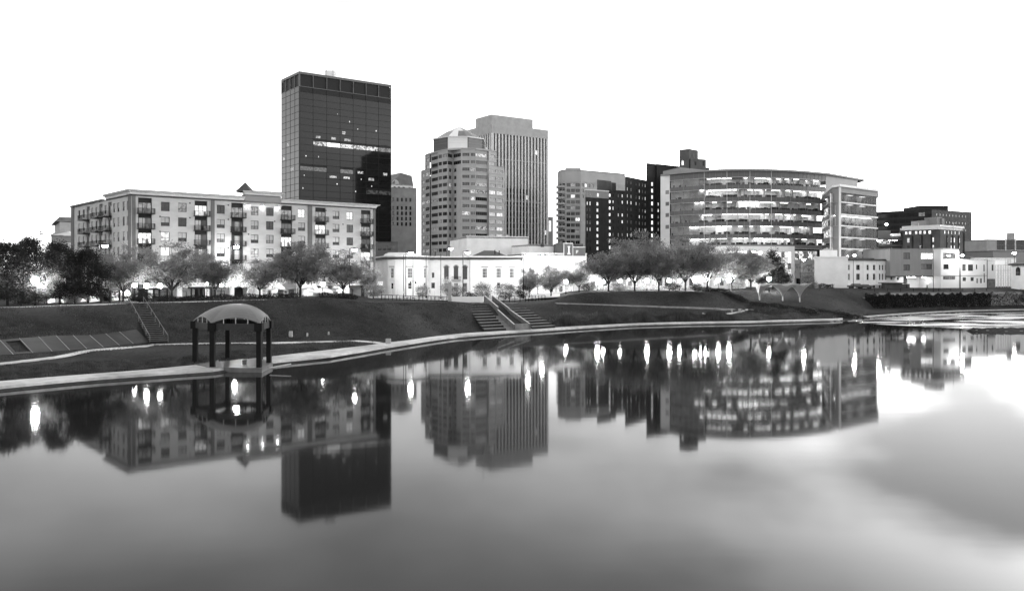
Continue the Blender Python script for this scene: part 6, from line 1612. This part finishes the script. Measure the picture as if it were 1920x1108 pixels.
# ================================================================== pavilion on the water edge
def pavilion():
    t = thing('river_pavilion', 'open pavilion with arched metal roof on dark columns at the water edge', 'pavilion', (-35, 108.5, .5))
    V = [(-36.6, 104.3), (-30.7, 103.6), (-31.1, 109.2), (-33.4, 113.2), (-37.8, 113.6), (-40.3, 108.6)]
    zb, zt = 4.95, 5.85; n = 6; cx, cy = sum(v[0] for v in V) / 6, sum(v[1] for v in V) / 6
    for x, y in V:
        q = MB(); q.box(x - .28, x + .28, y - .28, y + .28, -.3, zb); q.build('column', MAT['steel_dark'], t)
        q = MB(); q.box(x - .46, x + .46, y - .46, y + .46, zb, zt + .08); q.build('capital', MAT['steel_dark'], t)
    for i in range(6):
        a, b = Vector(V[i]), Vector(V[(i + 1) % 6]); u = (b - a).normalized(); fc = Face(a + u * .46, b - u * .46, t)
        q = MB(); q.fbox(fc, 0, fc.L, -.16, .16, zb + .1, zt); q.build('ring_beam', mat('beam_paint', .04, rough=.6, spec=.15, var=.2), t)
    def edge(i, s_, lift=.72): a, b = Vector(V[i]), Vector(V[(i + 1) % 6]); p_ = a.lerp(b, s_); c = Vector((cx, cy)); p_ = c + (p_ - c) * 1.04; return Vector((p_.x, p_.y, zt + .1 + lift * 4 * s_ * (1 - s_)))
    top = Vector((cx, cy, 8.1))
    for i in range(6):        # one curved metal vault per side
        q = MB(); NS, NR = 10, 9; gr = []
        for j in range(NR + 1):
            r_ = j / NR; row = []
            for k in range(NS + 1):
                e = edge(i, k / NS); p_ = top.lerp(e, r_); p_.z = top.z - (top.z - e.z) * r_ ** 2.3; row.append(p_)
            gr.append(row)
        for j in range(NR):
            for k in range(NS):
                q.face([gr[j][k], gr[j + 1][k], gr[j + 1][k + 1], gr[j][k + 1]])
        for k in range(NS): q.face([gr[NR][k], gr[NR][k] - Vector((0, 0, .12)), gr[NR][k + 1] - Vector((0, 0, .12)), gr[NR][k + 1]])
        q.build('roof_vault', MAT['canopy_metal'], t, smooth=False)
        for s_ in (.25, .5, .75):
            e = edge(i, s_); q = MB(); q.tube((e.x, e.y, zt), (e.x, e.y, e.z - .05), .05, n=5); q.build('strut', MAT['steel_light'], t)
        q = MB()
        for k in range(10): q.tube(edge(i, k / 10) - Vector((0, 0, .06)), edge(i, (k + 1) / 10) - Vector((0, 0, .06)), .06, n=4, cap=False)
        q.build('roof_edge', MAT['steel_grey'], t)
    # deck
    q = MB(); c = Vector((cx, cy)); pl = [tuple(c + (Vector(v) - c) * 1.12) for v in V]; q.prism(pl, -.6, .56); q.build('deck', mat('wet_concrete', .13, rough=.35, var=.4, scale=.6), t)
    q = MB(); q.box(-33.8, -33.3, 106.9, 107.3, .56, 1.1); q.build('plinth_box', MAT['concrete_step'], t)
    q = MB(); a, b = Vector((-29.6, 104.2, .45)), Vector((-27.4, 105.8, .75)); q.tube(a, b, .07, n=6); q.build('mooring_bar', MAT['steel_light'], t)
pavilion()

# ================================================================== funnel canopies
def funnel(x, d, yb, half, cut, label):
    z0 = G(x, d) - .1; top = ZY(532.5, d); p_ = PX(x, d)
    t = thing('funnel_canopy', label, 'canopy', (p_.x, p_.y, z0), 'white funnel canopies on the lawn')
    q = MB(); NZ, NA = 12, 32; gr = []
    for j in range(NZ + 1):
        s_ = j / NZ; z = z0 + (top - z0) * s_; e = max(0, (s_ - .22) / .78); r_ = .16 + (half - .16) * e ** 1.7
        row = []
        for k in range(NA):
            a = 6.2832 * (k + .5) / NA; c, sn = math.cos(a), math.sin(a); pw = 2 + 6 * e; rr_ = r_ / (abs(c) ** pw + abs(sn) ** pw) ** (1 / pw)
            X, Y = rr_ * c, rr_ * sn
            if cut: X = max(X, -.25 - .3 * e)
            row.append((p_.x + X, p_.y + Y, z - .75 * e ** 4 * (1 - abs(math.sin(2 * a))) + .15 * e ** 4))
        gr.append(row)
    for j in range(NZ):
        for k in range(NA): q.face([gr[j][k], gr[j][(k + 1) % NA], gr[j + 1][(k + 1) % NA], gr[j + 1][k]])
    q.build('membrane', mat('membrane_cloth', .34, rough=.8, var=.1, scale=.5, trans=.2), t, smooth=True)
    q = MB(); q.tube((p_.x, p_.y, z0 - .2), (p_.x, p_.y, z0 + 1.6), .19, n=8); q.build('stem', MAT['steel_light'], t)
    q = MB()
    for k in range(NA): q.tube(gr[NZ][k], gr[NZ][(k + 1) % NA], .06, n=4, cap=False)
    q.build('rim', MAT['steel_light'], t)
funnel(1424, ground_at(1424, 562), 562, 3.0, True, 'half cut white funnel canopy, leftmost of the three')
funnel(1467.5, ground_at(1467, 564), 565, 3.0, False, 'white funnel canopy, middle of the three')
funnel(1499.5, ground_at(1499, 566), 567, 2.4, False, 'white funnel canopy, rightmost of the three')

# ================================================================== ivy wall and terrace on the right
def ivy_wall():
    t = thing('ivy_wall', 'long stone retaining wall overgrown with dark ivy along the right bank', 'retaining wall', gp(1700, 262))
    xs = list(range(1618, 2100, 16)); g = random.Random(9)
    def base(x): return prof(max(1640, x))[3] - .6
    hts = lambda x: 5.95 if x > 1640 else 5.95 - (1640 - x) * .06
    for a, b in zip(xs, xs[1:]):
        A, B = PX(a, base(a)), PX(b, base(b)); q = MB(); zb = 1.0
        for k in range(6):     # stone courses
            z0, z1 = zb + (hts(a) - zb) * k / 6, zb + (hts(a) - zb) * (k + 1) / 6; n = 2
            for j in range(n):
                s0, s1 = j / n + .01, (j + 1) / n - .01; c0, c1 = A.lerp(B, s0), A.lerp(B, s1); o = g.uniform(0, .12)
                q.prism([(c0.x, c0.y - o), (c1.x, c1.y - o), (c1.x, c1.y + .8), (c0.x, c0.y + .8)], z0 + .02, z1 - .02)
        q.build('stone_course', MAT['stone_grey'], t)
        q = MB(); q.prism([(A.x, A.y - .2), (B.x, B.y - .2), (B.x, B.y + .9), (A.x, A.y + .9)], hts(a), hts(a) + .18); q.build('coping', MAT['concrete_dark'], t)
    def f(gg):
        x = gg.uniform(1622, 1858) if gg.random() < .93 else gg.uniform(1858, 1920); p_ = PX(x, base(x) - gg.uniform(.1, .9)); return Vector((p_.x, p_.y, 1.0 + (4.6 + .45 * math.sin(x * .31) * math.sin(x * .117 + 1) + .25 * math.sin(x * .53 + 2 * math.sin(x * .21))) * gg.random() ** .8))
    o = leaf_mass('ivy', '', '', f, 26000, .18, 'leaf_dark', 61, thing_=False); o.parent = t; o.location = o.location - Vector(t.location)
    q = MB()
ivy_wall()

# ================================================================== lamps
def globe_lamp(label, x, d, y, r_=.34, group='globe lamps along the bank', glow='lamp_glow'):
    b = gp(x, d); zc = ZY(y, d); t = thing('globe_lamp', label, 'street lamp', b, group)
    q = MB(); q.tube((b.x, b.y, b.z - .2), (b.x, b.y, zc - r_ * .9), .08, .055, n=8); q.build('pole', MAT['steel_dark'], t)
    q = MB(); q.lathe((b.x, b.y, b.z), [(.2, -.2), (.2, .25), (.1, .6)], 8); q.build('base', MAT['steel_dark'], t)
    q = MB(); q.lathe((b.x, b.y, zc), [(.001, -r_), (r_ * .7, -r_ * .7), (r_, 0), (r_ * .7, r_ * .7), (.001, r_)], 10); q.build('globe', MAT[glow], t, smooth=True)
    q = MB(); q.lathe((b.x, b.y, zc), [(r_ * .5, r_ * .9), (r_ * .3, r_ * 1.15), (.02, r_ * 1.4)], 8); q.build('finial', MAT['steel_dark'], t)
GL = [(66, 136, 525, 'bright lamp among the dark trees at far left', .45), (252, 158, 534, 'lamp in front of the white kiosk front, left of the small pergola', .36), (275, 152, 536, 'lamp at the left corner of the small pergola', .34), (300, 152, 536, 'lamp at the right corner of the small pergola', .34),
 (388, 172, 532, 'upper lamp left of the slim tree by the shelter', .22), (415, 172, 534, 'lamp right of the slim tree by the shelter', .32), (440, 170, 532, 'large lamp left of the white canopy arch', .42), (605, 176, 533, 'lamp on a dark post right of the tents', .36),
 (1061, 240, 528, 'lamp between the two pale small trees', .45), (1120, 238, 525, 'lamp left of the wispy forked tree', .5), (1131, 241, 529, 'second lamp at the wispy forked tree', .4), (1162, 238, 526, 'lamp right of the wispy forked tree', .42), (1213, 237, 526, 'lamp between the domed tree and its slender neighbour', .46), (1255, 236, 526, 'lamp right of the slender mound tree', .46), (1274, 238, 526, 'smaller lamp next to the tall full tree', .34),
 (1303, 234, 525, 'first lamp of the bright row by the white posts', .5), (1312, 236, 526, 'second lamp of the bright row by the white posts', .45), (1325, 236, 525, 'third lamp of the bright row by the white posts', .48), (1347, 238, 525, 'lamp right of the bright row under the thin tree', .44), (1367, 238, 525, 'lamp at the right end of the mound row', .48), (1442, 244, 523, 'lamp in front of the dark conifer', .46)]
for i, (x, d, y, lb, r_) in enumerate(GL): globe_lamp(lb, x, d, y, r_ * 1.3, glow=('lamp_glow', 'lamp_glow_soft', 'lamp_glow', 'lamp_glow_dim')[i % 4 if r_ < .45 else 0])
def street_lamp(label, x, d, y, arm=1.2, r_=.58, base=None, glow='street_glow', group='tall street lamps', side=1):
    b = gp(x, d) if base is None else Vector((*PX(x, d), base)); zc = ZY(y, d); t = thing('street_lamp', label, 'street lamp', b, group)
    bx = b.x - arm * side
    q = MB(); q.tube((bx, b.y, b.z - .2), (bx, b.y, zc + .25), .13, .08, n=8); q.build('pole', MAT['steel_dark'], t)
    if arm: q = MB(); q.tube((bx, b.y, zc + .2), (b.x, b.y, zc + .42), .05, n=6); q.build('arm', MAT['steel_dark'], t)
    q = MB(); q.lathe((b.x, b.y, zc), [(.001, -.5), (r_ * .75, -.36), (r_, -.1), (r_ * .95, .0)], 10); q.build('lens', MAT[glow], t, smooth=True)
    q = MB(); q.lathe((b.x, b.y, zc), [(r_ * 1.08, .0), (r_ * .8, .26), (.08, .4)], 10); q.build('hood', MAT['steel_dark'], t)
for a in [('tall street lamp in front of the apartment block side wall', 197, 168, 460), ('tall street lamp before the middle balconies of the apartment block', 443, 186, 462), ('tall street lamp at the right end of the apartment block', 665, 200, 468),
          ('tall lamp on the plaza before the left bow of the white hall', 770, 212, 474), ('tall lamp on the plaza before the arched windows', 877, 216, 473), ('smaller lamp behind the white hall roof', 845, 262, 466), ('tall lamp at the right corner of the white hall', 990, 226, 478), ('lamp above the white street front', 1016, 256, 480),
          ('lamp in front of the curved office entrance', 1413, 300, 471), ('lamp before the glass link beside the white office', 1507, 290, 486)]: street_lamp(*a)
street_lamp('lamp on the roof of the white low office', 1602, 286, 478, base=16.5, arm=0)
street_lamp('pole lamp on top of the parking deck', 1662, 352, 420, base=24, arm=0, r_=.6)
street_lamp('lamp at the corner of the concrete office', 1804, 284, 478, base=7, arm=.6)
street_lamp('lamp among the lattice gantry at far right', 1902, 320, 474, base=7, arm=0, r_=.7)
street_lamp('bright lamp at the foot of the glass wing', 1648, 322, 451, base=7, arm=.8, r_=.7)
def plain_pole(label, x, d, y, dz=0, heads=0):
    b = gp(x, d); t = thing('lamp_pole', label, 'pole', b, 'unlit poles'); zc = ZY(y, d)
    q = MB(); q.tube((b.x, b.y, b.z - .2), (b.x, b.y, zc), .1, .06, n=8); q.build('pole', MAT['steel_dark'], t)
    q = MB(); q.lathe((b.x, b.y, b.z), [(.2, -.1), (.22, .3), (.11, .5)], 8); q.build('base', MAT['steel_dark'], t)
    for i in range(heads):
        s_ = -1 if i % 2 else 1; q = MB(); z = ZY(530, d); q.tube((b.x, b.y, z + .3), (b.x + s_ * .6, b.y, z + .35), .04, n=5); q.lathe((b.x + s_ * .6, b.y, z), [(.2, -.25), (.16, .1), (.03, .35)], 8); q.build('lantern', MAT['steel_dark'], t)
plain_pole('unlit pole left of the plaza lamp before the hall', 757, 208, 478); plain_pole('unlit pole with twin lanterns before the left bow of the hall', 774.5, 204, 484, heads=2); plain_pole('unlit pole right of the left bow of the hall', 799, 214, 478); plain_pole('unlit pole left of the arched windows', 826.5, 210, 476)
plain_pole('unlit tall pole in front of the concrete office porch', 1750, 268, 470); plain_pole('unlit pole before the white office windows', 1600, 268, 486)
q = thing('far_pole', 'lone tall light pole against the sky at far left', 'pole', gp(75, 260), 'unlit poles'); m_ = MB(); p_ = gp(75, 260); m_.tube(p_, (p_.x, p_.y, ZY(431, 260)), .16, .1, n=6); m_.build('pole', MAT['steel_grey'], q); m_ = MB(); m_.box(p_.x, p_.x + .9, p_.y - .2, p_.y + .2, ZY(440.5, 260), ZY(438, 260)); m_.box(p_.x - .12, p_.x + .5, p_.y - .2, p_.y + .2, ZY(436, 260), ZY(434, 260)); m_.build('lamp_head', MAT['steel_grey'], q)

# ================================================================== kiosks, tents, shelters on the left bank
def pergola(label, x0, x1, d, y_top, y_bot=None, bench=True):
    A, B = PX(x0, d), PX(x1, d + 1); z0 = G((x0 + x1) / 2, d); zt = ZY(y_top, d); t = thing('kiosk', label, 'kiosk', Vector(((A.x + B.x) / 2, d, z0)))
    for p_ in (A, B, A + Vector((.2, 3)), B + Vector((.2, 3))): q = MB(); q.box(p_.x - .13, p_.x + .13, p_.y - .13, p_.y + .13, z0 - .3, zt); q.build('post', MAT['timber'], t)
    q = MB(); q.box(A.x - .5, B.x + .5, A.y - .5, A.y + 3.6, zt, zt + .3); q.build('roof', MAT['timber'], t)
    if bench:
        q = MB(); q.box(A.x + .4, B.x - .4, A.y + 1.2, A.y + 1.7, z0 + .42, z0 + .5); q.box(A.x + .5, A.x + .6, A.y + 1.25, A.y + 1.65, z0, z0 + .42); q.box(B.x - .6, B.x - .5, A.y + 1.25, A.y + 1.65, z0, z0 + .42); q.box(A.x + .4, B.x - .4, A.y + 1.66, A.y + 1.7, z0 + .6, z0 + .95); q.build('bench', MAT['timber'], t)
pergola('small dark open kiosk with posts above the left stairs', 273, 299, 150, 543.5)
pergola('flat roofed dark shelter left of the slim tree', 359, 383, 154, 541.5)
pergola('dark open shelter half hidden by the egg shaped tree', 190, 207, 146, 544.5, bench=False)
def arch_canopy(label, x0, x1, d, y_top, dep=4.0, lit=True):
    A, B = PX(x0, d), PX(x1, d); z0 = G((x0 + x1) / 2, d); zt = ZY(y_top, d); t = thing('arch_canopy', label, 'canopy', Vector(((A.x + B.x) / 2, d, z0)), 'white arched canopies')
    q = MB(); n = 12; c = (A.x + B.x) / 2; hw = (B.x - A.x) / 2
    pts = [(c - hw * math.cos(math.pi * i / n), z0 + (zt - z0) * math.sin(math.pi * i / n) ** .7) for i in range(n + 1)]
    for (xa, za), (xb, zb) in zip(pts, pts[1:]): q.face([(xa, d, za), (xb, d, zb), (xb, d + dep, zb), (xa, d + dep, za)])
    q.build('vault', MAT['fabric'], t, smooth=True)
    q = MB(); q.face([(xa, d + dep - .1, za) for xa, za in pts]); q.build('back_panel', MAT['fabric'], t)
    q = MB()
    for (xa, za), (xb, zb) in zip(pts, pts[1:]): q.tube((xa, d - .02, za), (xb, d - .02, zb), .08, n=5, cap=False)
    q.build('rib', MAT['steel_light'], t)
    if lit: q = MB(); q.box(c - .3, c + .3, d + dep * .5, d + dep * .5 + .2, zt - .35, zt - .25); q.build('strip_lamp', MAT['lamp_glow'], t)
arch_canopy('white arched canopy glowing under the left trees', 207, 229, 156, 543.5)
arch_canopy('low white arched canopy left of the shelters, among dark trunks', 146, 167, 150, 555)
arch_canopy('low glowing arched canopy behind the far left trunks', 86, 104, 148, 556)
arch_canopy('white arch left of the shelving by the low pale tree', 463, 482, 178, 536, lit=False)
def tent(label, x0, x1, d, y_eave, y_top, m='fabric', lit=True):
    A, B = PX(x0, d), PX(x1, d); z0 = G((x0 + x1) / 2, d); ze, zt = ZY(y_eave, d), ZY(y_top, d); t = thing('tent', label, 'tent', Vector(((A.x + B.x) / 2, d, z0)), 'event tents below the apartments'); dep = 4.5; c = (A.x + B.x) / 2
    q = MB(); pk = (c, d + dep / 2, zt); cr = [(A.x, d, ze), (B.x, d, ze), (B.x, d + dep, ze), (A.x, d + dep, ze)]
    for i in range(4): q.face([cr[i], cr[(i + 1) % 4], pk])
    q.build('roof', MAT[m], t)
    for X, Y, _ in cr: q = MB(); q.tube((X, Y, z0 - .2), (X, Y, ze), .07, n=6); q.build('pole', MAT['steel_light'], t)
    q = MB(); q.face([(A.x, d + dep, z0), (B.x, d + dep, z0), (B.x, d + dep, ze), (A.x, d + dep, ze)]); q.build('back_panel', MAT[m], t)
    q = MB(); q.box(A.x, B.x, d - .03, d + .03, ze - .25, ze); q.build('valance', MAT[m], t)
    if lit: q = MB(); q.box(c - .25, c + .25, d + 2, d + 2.5, ze - .3, ze - .2); q.build('tent_lamp', MAT['lamp_glow'], t)
tent('white lit tent left of the large round tree', 498, 526, 180, 542, 526); tent('grey pointed tent just left of the large tree trunk', 522, 556, 184, 540, 522, 'panel_grey', False)
tent('white pointed tent right of the large tree trunk', 560, 588, 182, 541, 519); tent('low grey tent right of the large round tree', 577, 625, 178, 547, 538, 'stone_oct_light', False); tent('bright white tent behind the lamp on a dark post', 622, 648, 188, 541, 525)
def cabinet(label, x0, x1, d, y0, m, rows):
    A, B = PX(x0, d), PX(x1, d); z0 = G((x0 + x1) / 2, d); zt = ZY(y0, d); t = thing('display_rack', label, 'rack', Vector(((A.x + B.x) / 2, d, z0)), 'racks beside the tents')
    q = MB(); q.box(A.x, A.x + .08, d, d + .6, z0, zt); q.box(B.x - .08, B.x, d, d + .6, z0, zt); q.box(A.x + .08, B.x - .08, d + .52, d + .6, z0, zt); q.build('carcass', MAT[m], t)
    for i in range(rows + 1): z = z0 + .1 + (zt - z0 - .2) * i / rows; q = MB(); q.box(A.x + .08, B.x - .08, d, d + .52, z, z + .07); q.build('shelf', MAT[m], t)
    q = MB(); g = random.Random(int(x0))
    for i in range(rows):
        z = z0 + .17 + (zt - z0 - .2) * i / rows; q.box(A.x + .12, A.x + .12 + (B.x - A.x) * g.uniform(.4, .8), d + .1, d + .5, z, z + (zt - z0) / rows * g.uniform(.3, .7))
    stuff(q.build('stored_goods', MAT['furniture'], t))
cabinet('tall open rack with dark shelves beside the white arch', 491, 500, 175, 543, 'panel_white', 4); cabinet('low rack of dark goods in front of the grey tent', 520, 531, 176, 543, 'panel_grey', 4); cabinet('dark upright cabinet between two racks', 532, 540, 176, 543.5, 'panel_white', 2); cabinet('grey cabinet left of the large tree trunk', 541, 552, 176, 542.5, 'steel_grey', 3)

# posts, railings and small things
def railing(label, pts, h=1.05, n_per=1.2, m='steel_dark', boards=2):
    Q = [gp(x, d, .1) for x, d in pts]; t = thing('railing', label, 'railing', Q[0], 'railings round the plaza'); up_ = Vector((0, 0, 1))
    for a, b in zip(Q, Q[1:]):
        L_ = (b - a).length; n = max(2, int(L_ / n_per))
        for i in range(n + 1): p_ = a.lerp(b, i / n); q = MB(); q.box(p_.x - .06, p_.x + .06, p_.y - .06, p_.y + .06, p_.z - .2, p_.z + h); q.build('post', MAT[m], t)
        for k in range(boards): z = h * (1 - k / boards) - .05; q = MB(); q.tube(a + up_ * z, b + up_ * z, .05, n=4); q.build('rail', MAT[m], t)
railing('dark post and rail fence along the plaza edge left of the wooden post', [(715, 188), (770, 194), (838, 199)], n_per=1.0)
railing('rail fence right of the water chute on the plaza edge', [(935, 205), (985, 208), (1022, 214)], h=1.3)
q = MB(); p_ = gp(843.5, 200); q.box(p_.x - .35, p_.x + .35, p_.y - .3, p_.y + .3, p_.z - .2, ZY(529, 200)); q.box(p_.x - .42, p_.x + .42, p_.y - .37, p_.y + .37, p_.z - .2, p_.z + .7); tag(q.build('plaza_post', MAT['stone_grey']), 'thick grey post at the end of the plaza fence', 'post')
g = random.Random(12)
def tableset(label, x, d, i):
    b = gp(x, d, .1); t = thing('cafe_table', label, 'table', b, 'cafe tables behind the plaza fence')
    q = MB(); q.lathe((b.x, b.y, b.z), [(.3, 0), (.06, .05), (.06, .7), (.5, .72), (.5, .76), (.001, .77)], 10); q.build('table', MAT['steel_grey'], t)
    q = MB(); q.tube((b.x, b.y, b.z + .76), (b.x, b.y, b.z + 2.2), .03, n=5); q.build('umbrella_pole', MAT['steel_light'], t)
    if i % 2: q = MB(); q.lathe((b.x, b.y, b.z), [(.14, 1.2), (.2, 1.5), (.1, 2.0), (.02, 2.35)], 8); q.build('closed_umbrella', MAT['fabric'], t)
for i, x in enumerate((722, 733, 745, 758, 787, 803, 815, 828)): tableset(ORD[i] + ' cafe table from the left behind the plaza fence' + (', with closed umbrella' if i % 2 else ''), x, 200 + (i % 3) * 3, i)
def white_post(x, d, label):
    b = gp(x, d); t = thing('white_post', label, 'post', b, 'white posts on the mound'); q = MB(); q.prism([(b.x - .35, b.y - .2), (b.x + .35, b.y - .2), (b.x + .35, b.y + .2), (b.x - .35, b.y + .2)], b.z - .2, b.z + 3.2, top=[(b.x - .25, b.y - .18), (b.x + .25, b.y - .18), (b.x + .25, b.y + .18), (b.x - .25, b.y + .18)]); q.build('shaft', MAT['stone_oct_light'], t); q = MB(); q.box(b.x - .5, b.x + .5, b.y - .35, b.y + .35, b.z - .1, b.z + .35); q.build('base', MAT['stone_grey'], t)
white_post(1309, 226, 'pale tapered post behind the ball shaped shrub'); white_post(1331.5, 224, 'pale tapered post right of the ball shaped shrub')
def marker(x, d, w_, h, label, m='stone_grey'):
    b = gp(x, d); q = MB(); q.prism([(b.x - w_, b.y - .25), (b.x + w_, b.y - .25), (b.x + w_, b.y + .25), (b.x - w_, b.y + .25)], b.z - .2, b.z + h, top=[(b.x - w_ * .9, b.y - .1), (b.x + w_ * .9, b.y - .1), (b.x + w_ * .9, b.y + .2), (b.x - w_ * .9, b.y + .2)]); tag(q.build('marker_stone', MAT[m]), label, 'marker', 'marker stones by the paths')
marker(545, 137, .28, .85, 'grey marker stone, leftmost beside the bank path'); marker(576, 139, .12, .5, 'tiny marker in the middle of the bank lawn'); marker(616, 142, .1, .5, 'tiny marker farther right on the bank lawn'); marker(728, 139, .45, .95, 'wide grey marker stone where the two paths join')
marker(1387, 215, .35, .9, 'small stone marker at the end of the mound path'); marker(1372, 214, .2, .6, 'low marker left of the planting bed')
# vehicles and boxes on the right terrace
def dark_car(x, d, label, ln=5.0, rz=0):
    b = gp(x, d, .02); t = thing('parked_car', label, 'car', b, 'cars on the right terrace'); t.rotation_euler = (0, 0, rz)
    q = MB(); a = ln / 2
    prof_ = [(-a, .35), (-a, .85), (-a * .6, .95), (-a * .4, 1.45), (a * .35, 1.5), (a * .62, 1.0), (a * .97, .88), (a, .4)]
    for s_ in (-.9, .9): q.face([(b.x + x_, b.y + s_, b.z + z_) for x_, z_ in prof_])
    for (x0, z0), (x1, z1) in zip(prof_, prof_[1:] + prof_[:1]): q.face([(b.x + x0, b.y - .9, b.z + z0), (b.x + x1, b.y - .9, b.z + z1), (b.x + x1, b.y + .9, b.z + z1), (b.x + x0, b.y + .9, b.z + z0)])
    q.build('body', mat('car_paint', .02, rough=.3, spec=.5, var=.1), t)
    q = MB(); q.face([(b.x + x_, b.y - .91, b.z + z_) for x_, z_ in ((-a * .52, 1.0), (-a * .36, 1.4), (a * .3, 1.44), (a * .52, 1.02))]); q.build('side_window', MAT['glass_mid'], t)
    for x_ in (-a * .62, a * .62):
        for s_ in (-.8, .8): q = MB(); q.tube((b.x + x_, b.y + s_ - .12, b.z + .33), (b.x + x_, b.y + s_ + .12, b.z + .33), .33, n=12); q.build('wheel', MAT['riser_dark'], t)
dark_car(1605, 271, 'dark car parked left of two on the terrace before the white office'); dark_car(1621, 273, 'dark car parked right of two on the terrace before the white office'); dark_car(1893, 276, 'dark car parked on the terrace near the right edge')
q = MB(); A, B = PX(1660, 279), PX(1692, 281); q.prism([(A.x, A.y), (B.x, B.y), (B.x, B.y + 3), (A.x, A.y + 3)], 6.5, 8.6); q.box(A.x - .2, B.x + .2, A.y - .3, B.y + 3.2, 8.6, 8.85); tag(q.build('loading_shed', MAT['roof_dark']), 'low dark flat shed before the right end of the white office', 'shed')
railing('thin rail along the terrace above the ivy wall', [(1640, 266), (1760, 271), (1850, 276)], h=1.0, n_per=4)

p = rect(1104, 262, 1398, 276, 9)  # added lit row, a made-up backdrop for the bright glow behind the trees
r_, f_ = block('glow_backdrop', 'added long low pale row of lit fronts, backdrop for the glow behind the mound trees', 'building', p, 6, ZY(514, 264), 'stone_oct_light',
   {0: (cols_at(p, [1112 + 11.5 * i for i in range(25)]), [8.0], 1.35, 2.3, 'f2', 'frame_mid', pick(7, 'lit', 'lit_bright', 'lit_dim', 'glass_mid'))})
q = MB(); q.fbox(f_[0], 0, f_[0].L, -1.0, 0, 10.6, 10.8); q.build('backdrop_awning', MAT['panel_grey'], r_)
